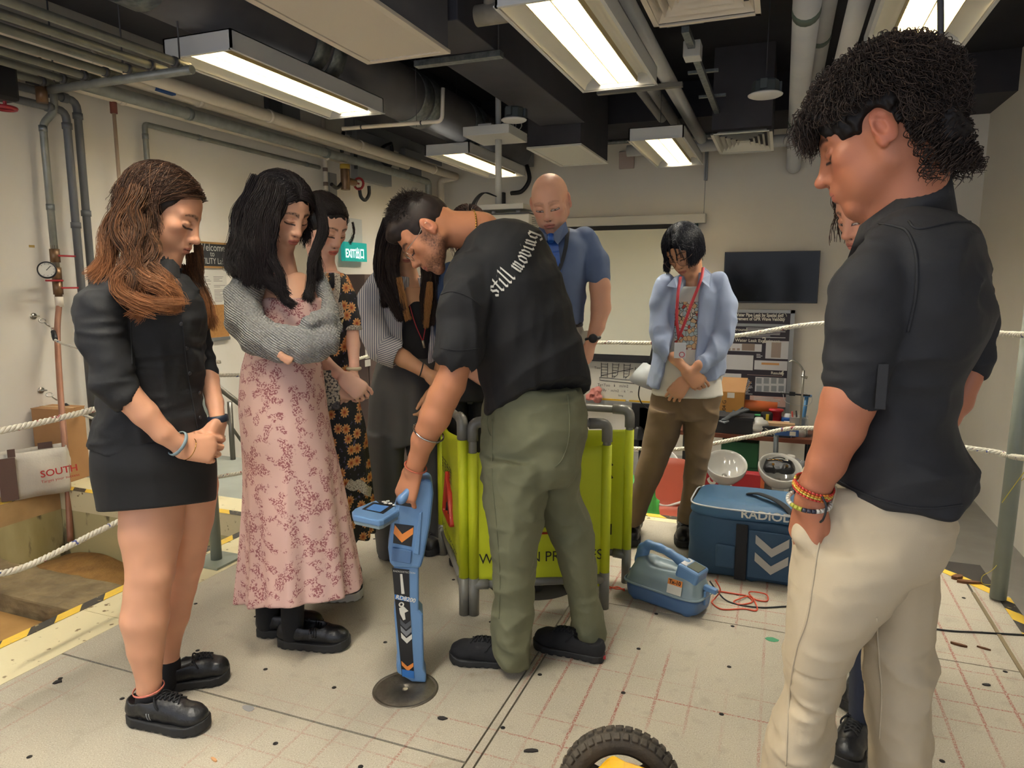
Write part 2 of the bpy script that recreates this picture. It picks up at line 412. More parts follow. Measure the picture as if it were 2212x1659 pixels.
def rope_mesh(pts,r,name='rope',strands=3,pitch=.055):
 P = catmull(pts,10) if len(pts) > 2 else np.array(pts,float)
 d = np.r_[0,np.cumsum(np.linalg.norm(np.diff(P,axis=0),axis=1))]; n = max(8,int(d[-1]/(pitch/7)))
 q = np.linspace(0,d[-1],n); C = np.stack([np.interp(q,d,P[:,k]) for k in range(3)],1)
 T = np.gradient(C,axis=0); T /= np.linalg.norm(T,axis=1)[:,None]; up = np.array([0,0,1.])
 A = np.cross(T,up); bad = np.linalg.norm(A,axis=1) < .1; A[bad] = (1,0,0); A /= np.linalg.norm(A,axis=1)[:,None]; B = np.cross(A,T)
 mb = MB()
 for k in range(strands):
  ph = 2*math.pi*(q/pitch + k/strands)
  mb.tube(C + r*.5*(A*np.cos(ph)[:,None]+B*np.sin(ph)[:,None]),r*.56,6)
 return mb
def sag(a,b,dz,n=9):
 a = np.array(a,float); b = np.array(b,float); t = np.linspace(0,1,n)[:,None]
 P = a+(b-a)*t; P[:,2] -= (4*dz*t*(1-t))[:,0]; return P
def rope(pts,r,label):
 o = rope_mesh(pts,r).build('rope',ropem); return tag(o,label,'rope')
# near ropes at the pit (run from the post towards the camera's side), passing behind the first woman
A0 = np.array([p1[0],p1[1],0])
rope(sag(A0+(0,0,.93),on_x(-60,905,-2.56)-(0,1.0,-.05),.10),.0125,'thick white rope from the pit post towards the red bucket, upper run')
rope([A0+(0,0,.42),on_x(228,1140,-2.56),on_x(60,1222,-2.56),on_x(-60,1250,-2.56)],.0125,'thick white rope hanging low over the sand pit')
# wall ropes with eye hooks
hookm = mat('steel_bright','#a8a59b',.3,.9); blacktape = mat('black_tape','#1c1c1f',.5)
def hooked_rope(px,mid,end,label,lab2):
 a = on_x(px[0],px[1],XL)
 t = thing('eye_bolt',lab2,'bolt',a)
 MB().lathe([(0,0),(.022,0),(.022,.006),(0,.006)],n=16,M=Matrix.Rotation(math.pi/2,4,'Y')).build('bolt_plate',hookm,t)
 mb = MB(); mb.tube(arc((.03,0,0),.018,0,2*math.pi,16,v=(0,1,0))[:-1],.004,8,closed=True)
 mb.build('eye',hookm,t)
 mb = MB(); mb.tube(arc((.055,.02,-.03),.018,0,2*math.pi,14,u=(.6,.4,-.6),v=(0,1,.4))[:-1],.004,8,closed=True)
 mb.tube(arc((.075,.04,-.06),.018,0,2*math.pi,14,u=(.6,.4,-.6),v=(.5,-.6,.4))[:-1],.004,8,closed=True).build('shackle',hookm,t)
 a2 = a+(.09,.06,-.08)
 r = thing('rope',label,'rope',(0,0,0))
 P = [a2,mid,end]
 rope_mesh([a2]+list(sag(mid,end,.05,5)),.009,pitch=.045).build('cord',ropem,r)
 q = np.array(a2); d = (np.array(mid)-q); d /= np.linalg.norm(d)
 MB().tube([q+d*.05,q+d*.14],.016,12).build('tape_wrap',blacktape,r)
hooked_rope((72,683),on_x(120,735,-4.55),A0+(0,.1,.97),'thin white rope from the upper wall hook to the pit post','upper steel eye bolt with shackles on the wall')
hooked_rope((88,843),on_x(160,888,-4.55),A0+(0,.1,.60),'thin white rope from the lower wall hook past the cardboard box','lower steel eye bolt with shackles on the wall')
# ropes across the back platform
C1 = np.array([p1[0],p1[1],0]); BP = np.array([-2.35,4.0,0])
rope(sag(A0+(0,0,.92),on_z(560,700,1.0)*0+np.array([-2.36,4.02,.94]),.06),.010,'white rope running from the pit post behind the pink dress, upper run')
rope(sag(A0+(0,0,.42),np.array([-2.36,4.02,.46]),.06),.010,'white rope running from the pit post behind the pink dress, lower run')
rope([(-2.36,4.02,.94),on_y(1100,745,4.18),on_y(1290,740,4.2),on_y(1440,740,4.15),on_y(1600,724,4.1),on_y(1797,698,4.0),on_y(2150,720,3.45),on_y(2260,724,3.0)],.0125,'upper thick white rope crossing in front of the television wall')
rope([(-2.36,4.02,.46),on_y(1100,960,4.18),on_y(1350,968,4.2),on_y(1470,970,4.15),on_y(1620,943,4.1),on_y(1755,925,4.0),on_y(2105,970,3.5),on_y(2180,985,3.38),on_y(2250,995,3.0)],.0125,'lower thick white rope crossing in front of the pedestal basins')
post((-2.36,4.02),.026,1.05,'grey-green steel post on a square plate behind the striped shirt')
# yellow wire round the corner post
yw = mat('yellow_wire','#c9b43a',.5)
o = MB().tube(catmull([on_y(2212,1020,3.3),on_y(2165,1085,3.36),on_y(2185,1060,3.44),on_y(2215,1030,3.4)],6),.0016,6).tube(catmull([on_y(2190,1165,3.38),on_y(2150,1225,3.36),on_y(2122,1245,3.37),on_y(2125,1262,3.39),on_y(2160,1262,3.4)],6),.0012,6).build('yellow_wire',yw)
tag(o,'thin yellow wire wound round the corner post','wire')
# steel floor strip at the right, black cable on the floor
mb = MB(); mb.box((.846,1.4,.0005),(.860,3.42,.004)); o = mb.build('floor_strip',mat('strip_steel','#8b7d62',.5,.6)); tag(o,'narrow rusty steel strip let into the floor near the platform edge','strip')
blk = mat('black_rubber','#17171a',.45)
cb = [on_z(1500+33,1255,.06),on_z(1548,1275,.03),on_z(1575,1300,.004),on_z(1640,1312,.004),on_z(1760,1312,.004),on_z(2010,1357,.004),on_z(2120,1366,.004),on_z(2260,1374,.004)]
o = MB().tube(catmull(cb,8),.0035,8).build('black_cable',blk); tag(o,'black cable running across the floor from the transmitter','cable')
# ================================================================== CEILING: lamps, ducts, diffusers, pipes
white_metal = mat('lamp_housing','#c9c9c6',.45,spec=.4)
reflect = mat('lamp_reflector','#f4f1e2',.35)
tubem = mat('lamp_tube','#ffffff',.5,emit=(LAMP_COL,LAMP_E*2.6))
louvm = mat('lamp_louver','#97865c',.4)
wirem = mat('hanger_wire','#4c4c50',.5,.5)
def make_lamp(x,y0,y1,z,label,w=.52,dark=False,h=.115):
 t = thing('ceiling_lamp',label,'lamp',(x,y0,z)); L = y1-y0; k = .012; a = w/2
 mb = MB()
 mb.box((-a,0,0),(-a+k,L,h)).box((a-k,0,0),(a,L,h)).box((-a,0,0),(a,k,h)).box((-a,L-k,0),(a,L,h)).box((-a,0,h-.006),(a,L,h))
 mb.box((-a-.008,-.008,-.004),(-a+.012,L+.008,.004)).box((a-.012,-.008,-.004),(a+.008,L+.008,.004)).box((-a,-.008,-.004),(a,.012,.004)).box((-a,L-.012,-.004),(a,L+.008,.004))
 mb.build('housing',white_metal,t)
 # curved white reflectors either side of the louvre channel
 mb = MB(); q = .13
 for s in (-1,1):
  prof = [(s*(a-k-.002),.006),(s*(a-.03),.045),(s*(a-.07),.078),(s*(q+.03),.090),(s*q,.088),(s*q,.030)]
  vs = [(x_,y_,z_) for x_,z_ in prof for y_ in (k,L-k)]
  mb.add(vs,[(2*i,2*i+1,2*i+3,2*i+2) for i in range(len(prof)-1)],True)
 mb.build('reflector',reflect,t)
 mb = MB(); mb.box((-q,k,.096),(q,L-k,.1)); 
 for s in (-1,1): mb.tube([(s*.062,.05,.075),(s*.062,L-.05,.075)],.0135,12)
 mb.build('tube',tubem,t)
 mb = MB(); n = int(L/.036)
 for i in range(1,n): mb.box((-q+.004,i*L/n-.0012,.030),(q-.004,i*L/n+.0012,.058))
 for x_ in (-q,0,q): mb.box((x_-.0025,k+.02,.024),(x_+.0025,L-k-.02,.060))
 mb.box((-q,k+.02,.024),(q,k+.024,.058)).box((-q,L-k-.024,.024),(q,L-k-.02,.058))
 mb.build('louver',louvm,t)
 for yy in (.25,L-.25):
  MB().tube([(0,yy,h),(0,yy,ZC-z)],.003,6).build('hanger_wire',wirem,t)
 return t
make_lamp(-3.335,3.42,5.10,2.70,'long two-tube ceiling lamp by the pipes over the long-haired women')
make_lamp(-1.14,3.40,5.06,2.70,'ceiling lamp hanging in the middle between two white pipes and a slatted vent box')
make_lamp(.64,3.25,4.90,2.70,'ceiling lamp near the side wall with a small blue sticker on its rim')
make_lamp(-1.195,6.90,8.56,2.70,'short-looking ceiling lamp over the projection screen next to a square diffuser')
make_lamp(-3.40,6.90,8.62,2.70,'ceiling lamp behind the projector pole at the far end')
for i,(x_,y_) in enumerate([(-3.335,-.1),(-1.14,-.1)]):  # two lamps out of view, added to brighten the people in front
 make_lamp(x_,y_,y_+1.66,2.70,['ceiling lamp over the sand pit beside the pipe rack','ceiling lamp over the photographer in the middle row'][i])
bs = MB().lathe([(0,0),(.012,0)],n=16).build('blue_sticker',mat('sticker_blue','#3f8fc4',.5),None)
q_ = on_z(1888,118,2.695); bs.location = (q_[0],q_[1],2.694); tag(bs,'small round blue sticker on the rim of the side ceiling lamp','sticker')
duct = mat('duct_dark','#57565a',.7,var=('#68676b',4,.6),bump=(12,.12))
ductd = mat('duct_black','#3b3a40',.8,var=('#4b4a51',3,.5),bump=(8,.15))
galv = mat('galvanised','#8f9494',.38,.75,var=('#5f6769',28,.8),bump=(60,.1))
ventm = mat('vent_beige','#d2c7b6',.6); ventw = mat('vent_white','#dcdace',.55)
voidm = mat('vent_void','#26231f',.9)
def slat_vent(name,x0,x1,y0,y1,z,top,m,label,n=14,along='y'):
 t = thing(name,label,'vent',(x0,y0,z)); w = x1-x0; L = y1-y0
 MB().box((.012,.012,.03),(w-.012,L-.012,top-z-.002)).build('duct_box',ductd if m is ventw else duct,t)
 mb = MB(); f = .045
 mb.box((0,0,0),(f,L,.022)).box((w-f,0,0),(w,L,.022)).box((f,0,0),(w-f,f,.022)).box((f,L-f,0),(w-f,L,.022))
 mb.build('frame',m,t,.002)
 mb = MB(); k = (w-2*f)/n
 for i in range(n):
  x = f+k*(i+.5); M = Matrix.Translation((x,0,.010)) @ Matrix.Rotation(math.radians(-16),4,'Y')
  mb.box((-k*.38,f,-.0012),(k*.38,L-f,.0012),M)
 mb.build('slats',m,t)
 return t
slat_vent('slatted_vent_box',-2.59,-1.99,1.9,4.11,2.75,3.62,ventm,'big grey duct box with a beige slatted grille right above the group',15)
slat_vent('slatted_vent_box',-2.61,-2.01,7.20,8.42,2.75,3.62,ventw,'black duct box with a white slatted grille behind the projector pole',15)
def diffuser(x0,y0,w,L,z,top,m,label,up=True):
 t = thing('square_diffuser',label,'diffuser',(x0+w/2,y0+L/2,z)); mb = MB()
 def ring(a,b,z0,c,d,z1):
  A = [(-a,-b,z0),(a,-b,z0),(a,b,z0),(-a,b,z0)]; B = [(-c,-d,z1),(c,-d,z1),(c,d,z1),(-c,d,z1)]
  mb.add(A+B,[(i,(i+1) % 4,4+(i+1) % 4,4+i) for i in range(4)])
 W2,L2 = w/2,L/2
 mb.box((-W2,-L2,0),(-W2+.03,L2,.01)).box((W2-.03,-L2,0),(W2,L2,.01)).box((-W2,-L2,0),(W2,-L2+.03,.01)).box((-W2,L2-.03,0),(W2,L2,.01))
 mb.build('frame',m,t,.001); mb = MB()
 for i in range(5):
  f0 = 1-.11-.165*i; f1 = f0-.10
  ring(W2*f0,L2*f0,.004,W2*f1,L2*f1,.045)
 ring(W2*.12,L2*.12,.02,0.001,.001,.03)
 mb.build('vanes',m,t)
 MB().box((-W2+.01,-L2+.01,.05),(W2-.01,L2-.01,top-z)).build('duct_box',ductd,t)
 return t
diffuser(-.765,3.25,.58,1.03,2.80,3.1,ventm,'beige square diffuser at the top edge beside the middle lamp')
diffuser(-.745,7.42,.58,1.14,2.80,3.62,ventw,'white square diffuser under a black duct above the television wall')
# big round duct and rectangular duct along the room
t = thing('round_duct','big dark round air duct with galvanised bands running along the room','duct',(-3.38,0,3.08))
MB().tube([(0,-1.5,.0),(0,8.9,.0)],.235,40).build('duct_shell',duct,t)
for yb in (2.75,2.95,4.35,4.55,5.95,6.15,7.1,7.28):
 MB().tube([(0,yb,0),(0,yb+.16,0)],.242,40).build('galvanised_band',galv,t)
t = thing('flat_duct','dark rectangular duct slung on a steel channel behind the slatted box','duct',(-2.18,4.2,3.0))
MB().box((-.26,-.05,-.04),(.22,2.95,.34)).build('duct_shell',ductd,t,.006)
MB().box((-.42,.55,-.085),(.26,.62,-.045)).build('support_channel',galv,t)
for s in (-.38,.235): MB().tube([(s,.585,-.05),(s,.585,.6)],.006,8).build('threaded_rod',wirem,t)
# light grey marked pipes overhead
pvc = mat('painted_pipe','#c6c7c6',.55,var=('#adb0b6',3,.5)); pvd = mat('grey_pvc','#5d5f61',.5); whp = mat('white_pipe','#e0d6c5',.55,var=('#c9bba6',4,.4))
grp = mat('galv_pipe','#92948e',.45,.35,var=('#74776f',14,.6))
coll = mat('pipe_collar','#5b6a5f',.6)
def pipe(name,pts,r,m,label,rings=(),rm=None,caps=False,rr=1.12,rl=.02,rd=.06,n=18,ringname='pipe_collar'):
 P = round_path(pts,rd) if len(pts) > 2 else [np.array(p,float) for p in pts]
 t = thing(name,label,'pipe',P[0]); o = np.array(P[0])
 MB().tube([p-o for p in P],r,n).build('pipe_run',m,t)
 A = np.array(pts,float)
 for s,f in rings:
  c = A[s]+(A[s+1]-A[s])*f; d = (A[s+1]-A[s]); d /= np.linalg.norm(d)
  MB().tube([c-d*rl-o,c+d*rl-o],r*rr,n).build(ringname,rm or m,t)
 return t
def yp(px,Z,y0=None):
 return on_z(px[0],px[1],Z)
def along_y(px,Z,y0,y1):
 x = on_z(px[0],px[1],Z)[0]; return [(x,y0,Z),(x,y1,Z)]
marks = mat('pipe_printed','#a6a7a8',.55); g = G(marks); s = g.sep(g.co((1,1,1)))
v = g.vor(g.co((22,9,22)),1.0,rnd=.2); g.color(g.mix(g.math('MULTIPLY',g.math('LESS_THAN',v,.16),.85),'#aaabad','#36383c'))
pipe('overhead_pipe',along_y((1420,130),3.05,2.2,9.0),.062,pvc,'light grey overhead pipe emerging beside the middle lamp')
pipe('overhead_pipe',along_y((1455,260),3.18,5.2,8.6),.055,marks,'printed grey pipe ending above the far lamp, with small black marks')
pipe('overhead_pipe',along_y((1405,220),3.2,5.2,8.3),.055,marks,'second printed grey pipe ending above the far lamp, beside the wall beam')
X1 = on_z(1735,110,3.0)[0]
pipe('overhead_pipe',[(X1,2.2,3.05),(X1,8.9,3.05),(X1,9.3,2.75),(X1,9.42,2.75)],.085,pvc,'thick white overhead pipe with a green collar bending down to the far wall',[(0,.42),(0,.9)],coll,rl=.06,rr=1.03)
pipe('overhead_pipe',along_y((1770,90),3.2,2.2,9.2),.075,pvc,'grey overhead pipe tucked behind the thick collared pipe',[(0,.55)],coll,rl=.05,rr=1.04)
pipe('overhead_pipe',along_y((1835,80),3.0,4.1,9.2),.062,mat('bright_pipe','#cfcdc8',.5),'bright white capped pipe above the dark curly hair',[(0,.1),(0,.4)],wirem,rl=.004,rr=1.03)
pipe('overhead_pipe',[(-1.9,8.95,2.98),(.3,8.95,2.98)],.07,pvc,'grey pipe crossing below the ceiling at the far wall behind the diffuser')
pipe('overhead_pipe',[(-2.4,4.9,3.42),(1.9,4.9,3.42)],.028,whp,'thin white pipe crossing over the dark ceiling void')
t = thing('drain_bend','short beige drain fitting hanging above the projector pole','fitting',tuple(on_z(1062,30,2.98)))
MB().tube([(0,0,-.01),(0,0,.5)],.05,20).tube([(-.1,0,0),(.16,0,0)],.062,20).build('fitting_body',mat('drain_beige','#9b9488',.7,var=('#6f695f',9,.6)),t)
# steel channel strut and junction boxes
t = thing('cable_channel','galvanised cable channel with a junction box under the dark ceiling','channel',tuple(on_z(1480,70,3.0)))
p0 = on_z(1480,70,3.0); p3 = on_z(1555,225,3.0)
MB().box((-.025,0,0),(.025,p3[1]-p0[1]+.8,.04)).build('channel',galv,t)
MB().box((-.06,.35,-.05),(.06,.50,.06)).build('junction_box',white_metal,t,.006)
for yy in (-.05,1.1,1.9): MB().box((-.12,yy,.04),(.12,yy+.04,.06)).build('cross_bracket',galv,t)
t = thing('support_bracket','long grey bracket under two pipes beside the middle lamp','bracket',tuple(on_z(1345,200,2.95)))
MB().box((-.22,-.03,0),(.50,.03,.035)).build('bracket',mat('bracket_grey','#77756f',.6,.3),t)
# ceiling speakers
spk = mat('speaker_can','#3e4547',.5); spw = mat('speaker_white','#cccbc8',.5)
def speaker(px,z,r,label):
 p = on_z(px[0],px[1],z); t = thing('ceiling_speaker',label,'speaker',p)
 MB().lathe([(0,-.012),(r*.86,-.010),(r,-.002),(r*1.02,.004),(r*.9,.012),(0,.012)],n=40).build('grille_plate',spw,t)
 mb = MB().lathe([(r*.80,.012),(r*.78,.09),(r*.70,.105),(0,.105)],n=8,smooth=False)
 for k in range(3):
  a = k*2.1+.4; mb.cbox((r*.78*math.cos(a),r*.78*math.sin(a),.06),(.05,.05,.07))
 mb.build('speaker_can',spk,t,.004)
 MB().tube([(0,0,.10),(0,0,ZC-z)],.004,6).build('hanger_rod',wirem,t)
speaker((1110,260),2.72,.108,'round white ceiling speaker hanging behind the projector pole')
speaker((1653,206),2.72,.122,'round white ceiling speaker hanging in front of the black duct')
# projector pole, box, projector
pm = mat('pole_grey','#a9a9a6',.45)
pb = on_z(1077,430,2.0); D = 5.9
pbase = on_y(1077,440,6.1); PX_,PY_ = pbase[0],6.1
pw = mat('projector_white','#c6c5bf',.5)
t = thing('projector_mount','white ceiling pole with a shallow cable box and mounting plate for the projector','mount',(PX_,PY_,pbase[2]-.02))
zt = ZC-pbase[2]
MB().tube([(0,0,.50),(0,0,zt)],.026,16).build('upper_pole',pm,t)
MB().tube([(0,0,0),(0,0,.62)],.030,16).build('lower_pole',pw,t)
zb = on_y(1040,300,PY_)[2]-(pbase[2]-.02); 
MB().box((-.24,-.25,zb-.02),(.20,.22,zb+.06)).build('cable_box',pw,t,.004)
MB().box((-.16,-.10,zb+.062),(-.03,.0,zb+.11)).build('socket',pw,t,.004)
mb = MB(); rs = np.random.RandomState(2)
for k in range(7):
 a = rs.uniform(.04,.08); c = (rs.uniform(.05,.16),rs.uniform(-.08,.08),zb+.09)
 mb.tube(arc(c,a,0,2*math.pi,16,u=(1,.2*k-.6,0),v=(0,.4,.8)),.004,6)
mb.build('cable_coil',mat('white_cable','#b8b8b4',.5),t)
MB().box((-.32,-.16,-.05),(.30,.16,0)).build('mounting_plate',pw,t,.006)
mb = MB()
for k in range(9):
 o_ = rs.uniform(-.03,.03); mb.tube(catmull([(.0+o_*.2,-.05,.08),(-.07+o_,-.17,.10),(-.15+o_*1.4,-.19,.0),(-.14+o_*1.6,-.17,-.10),(-.08+o_,-.14,-.16)],6),.0045,6)
mb.build('cable_bundle',blk,t)
t = thing('projector','white projector hanging from the pole plate beside the bald man','projector',(PX_+.08,PY_-.02,pbase[2]-.10))
MB().box((-.30,-.20,-.17),(.30,.20,-.02)).build('case',pw,t,.012,3)
MB().box((-.29,-.19,-.02),(.29,.19,-.008)).build('top_plate',mat('projector_dark','#3a3b3e',.5),t)
mb = MB()
for i in range(9):
 for j in range(7): mb.cbox((.302,-.13+.02*i,-.145+.016*j),(.003,.012,.006))
mb.build('vent_grille',mat('vent_grey','#77787a',.6),t)
mb = MB()
for i in range(8): mb.cbox((-.22+.055*i,-.202,-.10),(.035,.004,.028 if i % 3 else .05))
mb.build('socket_panel',mat('panel_grey','#9c9c98',.6),t)
MB().tube([(-.12,-.0,-.02),(-.12,0,.05)],.02).tube([(.12,0,-.02),(.12,0,.05)],.02).build('bracket_arm',pw,t)
# pipes on the left wall
def wall_pipe(px,off,r,m,label,rings=(),rm=None,**k):
 return pipe('wall_pipe',[on_x(a,b,XL+off) for a,b in px],r,m,label,rings,rm,**k)
ax = lambda a,b,X: on_x(a,b,X)
def hp(pxa,X,y0,y1,r,m,label,**k):
 z = on_x(pxa[0],pxa[1],X)[2]; return pipe('wall_pipe',[(X,y0,z),(X,y1,z)],r,m,label,**k)
z1 = on_x(640,270,-4.35)[2]; e1 = on_x(1012,400,-4.35)
pipe('wall_pipe',[(-4.35,-.5,z1),(-4.35,9.1,z1),(-4.7,9.30,z1-.02),(-4.62,9.3,1.0)][:2],.052,whp,'uppermost white pipe running the length of the pipe wall',[(0,.42),(0,.6),(0,.75),(0,.93)],whp)
pipe('wall_pipe',[(-4.35,9.0,z1),(-4.35,9.12,z1),(-4.60,9.12,z1-.03),(-4.60,9.12,0)],.05,whp,'white pipe elbow turning down the wall corner by the screen')
hp((600,272),-4.5,-.5,8.0,.043,whp,'second white pipe with a blue label on the pipe wall',rings=[(0,.6)],rm=whp)
z3 = on_x(520,275,-4.5)[2]
z3 = on_x(640,312,-4.52)[2]
pipe('wall_pipe',[(-4.52,-.5,z3),(-4.52,8.6,z3),(-4.52,8.6,.2)],.045,grp,'galvanised pipe that turns down near the room corner',[(0,.55),(0,.75),(1,.1)],galv)
z4 = on_x(400,245,-4.66)[2]
pipe('wall_pipe',[(-4.62,1.2,on_x(500,278,-4.62)[2]),(-4.62,6.75,on_x(500,278,-4.62)[2])],.046,whp,'lowest white pipe on the pipe wall with a yellow marker',[(0,.5),(0,.66),(0,.95)],whp)
# blue label and yellow marker
o = MB().cbox((0,0,0),(.10,.16,.10)).build('pipe_label',mat('label_blue','#2e5590',.6)); o.location = on_x(350,187,-4.48); tag(o,'blue label with white writing on the second white pipe','label')
text('CA',.06,on_x(350,187,-4.48)+np.array([.052,-.05,-.02]),(0,1,0),(1,0,0),mat('paint_white','#dcdcd8',.6),'label_text',None).parent = None
lt = bpy.data.objects['label_text']; lt.parent = o; lt.matrix_parent_inverse = Matrix.Translation(o.location).inverted()
# thin galvanised loop pipe
pa = on_x(312,350,XL+.07); pbp = on_x(312,268,XL+.07); pc_ = on_x(690,368,XL+.07)
pipe('wall_pipe',[(pa[0],pbp[1],-.5),(pa[0],pbp[1],pbp[2]),(pa[0],pc_[1],pbp[2])],.021,grp,'thin galvanised pipe loop low on the pipe wall',[(0,.97),(1,.25),(1,.9)],galv,rd=.03)
pipe('wall_pipe',[(XL+.10,on_x(700,300,XL+.1)[1],3.3),(XL+.10,on_x(700,300,XL+.1)[1],.3)],.024,whp,'thin riser pipe with white and brown fittings near the exit sign',[(0,.25),(0,.3),(0,.36)],mat('fitting_brown','#6b5a50',.5))
# thick dark pvc pipes at left
def drop(px_top,px_el,px_dn,off,r,m,label,**k):
 X = XL+off; e = on_x(px_el[0],px_el[1],X); s_ = on_x(px_top[0],px_top[1],X)
 return pipe('wall_pipe',[(X,s_[1]-.8,e[2]),(X,e[1],e[2]),(X,e[1],.05)],r,m,label,**k)
drop((20,190),(165,218),(190,520),.09,.026,pvd,'dark grey plastic pipe bending down the wall, taller of the two',rings=[(0,.93),(1,.04),(1,.3)],rm=pvd,rr=1.25)
drop((20,215),(142,240),(165,560),.13,.026,pvd,'dark grey plastic pipe bending down the wall, shorter of the two',rings=[(0,.9),(1,.04),(1,.31)],rm=pvd,rr=1.25)
tt = on_x(115,165,XL+.14); t2 = on_x(118,240,XL+.14); t3 = on_x(92,268,XL+.10); t4 = on_x(92,300,XL+.1)
pipe('wall_pipe',[(tt[0],tt[1],2.9),(t2[0],t2[1],t2[2]),(t3[0],t3[1]-.0,t3[2]),(t3[0],t3[1],on_x(113,590,XL+.1)[2])],.023,grp,'galvanised supply pipe with red valves and a pressure gauge',[(2,.03),(2,.55),(2,.9)],galv,rd=.04)
bronze = mat('bronze','#80654b',.4,.6,var=('#5a4330',20,.6)); redh = mat('valve_red','#98232a',.4); copper = mat('copper_hose','#9a6c55',.45,.3,var=('#b58b74',9,.5))
yv = on_x(113,590,XL+.1); YV = t3[1]
def zat(px,py): return on_x(px,py,XL+.1)[2]
v = thing('valve_stack','brass valve stack with a round pressure gauge and red handles','valve',(XL+.1,YV,0))
z_a,z_b,z_c = zat(108,552),zat(112,592),zat(115,622)
mb = MB()
for z_ in (z_a,z_b,z_c): mb.tube([(0,0,z_-.045),(0,0,z_+.045)],.031,12)
mb.tube([(0,0,z_c-.07),(0,0,z_a+.07)],.023,12).build('valve_body',bronze,v)
for z_ in (z_a,z_c):
 MB().box((.02,.0,z_-.006),(.035,.15,z_+.006)).build('valve_handle',redh,v,.002)
MB().box((.02,-.10,z_b-.05),(.035,.02,z_b-.038)).build('valve_handle',redh,v,.002)
Mg = Matrix.Translation((.09,-.13,z_b+.02)) @ Matrix.Rotation(math.radians(75),4,'Y') @ Matrix.Rotation(math.radians(35),4,'X')
MB().tube([(0,0,z_b),(.02,-.11,z_b+.005)],.014,10).build('gauge_stem',bronze,v)
MB().lathe([(0,0),(.052,0),(.056,.008),(.056,.03),(.050,.034),(.048,.028)],M=Mg,n=32).build('gauge_case',blk,v)
MB().lathe([(0,.027),(.048,.027)],M=Mg,n=32).build('gauge_face',mat('gauge_white','#d5d2c6',.4),v)
mb = MB(); mb.box((-.002,-.005,.028),(.002,.035,.0295),Mg @ Matrix.Rotation(.7,4,'Z'))
for k in range(9):
 mb.box((-.001,.036,.0275),(.001,.044,.0285),Mg @ Matrix.Rotation(-2.2+k*.55,4,'Z'))
mb.build('gauge_needle',blk,v)
MB().tube([(0,0,z_c-.13),(0,0,z_c-.06)],.026,12).build('white_joint',whp,v)
hz = [(XL+.10,YV,z_c-.10),on_x(124,720,XL+.13),on_x(130,840,-4.5),on_x(140,960,-4.36),on_x(147,1060,-4.33),(-4.30,on_x(151,1160,-4.3)[1],-.34)]
o = MB().tube(catmull(hz,8),.019,14).build('copper_hose',copper); tag(o,'brown hose running from the valve stack down into the sand pit','hose')
# hanging copper coloured drop pipe
vv = on_x(245,230,XL+.12)
pipe('wall_pipe',[(vv[0],vv[1],3.0),(vv[0],vv[1],.6)],.013,mat('drop_tan','#a58f78',.6),'thin tan drop pipe with a rust-brown joint',[(0,.14)],mat('joint_rust','#70392c',.6),rr=1.9,rl=.09)
t = thing('gas_tap','brass tap with a black lever hanging high on the wall','tap',on_x(90,205,XL+.25))
MB().tube([(0,0,.4),(0,0,-.02)],.02,12).tube([(0,0,.06),(0,0,-.05)],.034,12).build('tap_body',bronze,t)
MB().box((.0,-.10,.045),(.03,.03,.06)).build('lever',blk,t,.003)
t = thing('black_valve','black valve with a red wheel at the picture edge on the wall','valve',on_x(8,200,XL+.3))
MB().box((-.06,-.10,-.05),(.06,.06,.16)).build('valve_body',blk,t,.02)
MB().tube(arc((0,.0,-.09),.055,0,2*math.pi,16,v=(0,1,0))[:-1],.012,8,closed=True).tube([(0,0,-.09),(0,0,0)],.01).build('hand_wheel',redh,t)
# pipe rack: horizontal header with branch pipes (upper left corner)
hA = on_z(20,90+5,2.62)
ha = on_y(405,108,3.25); hb = on_y(0,85,3.25)
xs_ = [-3.42,-3.56,-3.72,-3.87,-4.02,-4.17,-4.33]
rack = thing('pipe_rack','grey galvanised header pipe with seven branches hanging by the pipe wall','pipes',(-3.9,3.32,2.58))
MB().tube([(-.62,0,0),(.62,0,0)],.026,14).build('header_pipe',grp,rack)
for k in range(7):
 x_ = -.56+k*.185
 MB().tube([(x_,-4.2,.035),(x_,.05,.035)],.024,12).build('branch_pipe',grp,rack)
 MB().tube([(x_,-.07,.035),(x_,-.045,.035)],.029,12).build('branch_clamp',wirem,rack)
for k in (-.5,.1,.55): MB().tube([(k,-.02,.03),(k,-.02,ZC-2.58)],.005,6).build('hanger_rod',wirem,rack)
# thin beige conduit under the round duct
ca,cb_ = on_y(640,300,5.4),on_y(955,262,5.4)
cd_ = pipe('conduit',[on_y(740,278,5.3),on_y(955,262,5.3),on_y(957,190,5.3)],.016,whp,'thin beige conduit with an upturned end under the round duct',[(0,.2),(0,.8)],wirem,rr=1.15,rl=.006,rd=.05)
for px_ in (765,900): q_ = on_y(px_,274,5.3); MB().tube([tuple(q_-np.array(cd_.location)),(q_[0]-cd_.location[0],q_[1]-cd_.location[1],ZC-cd_.location[2])],.003,6).build('hanger_wire',wirem,cd_)
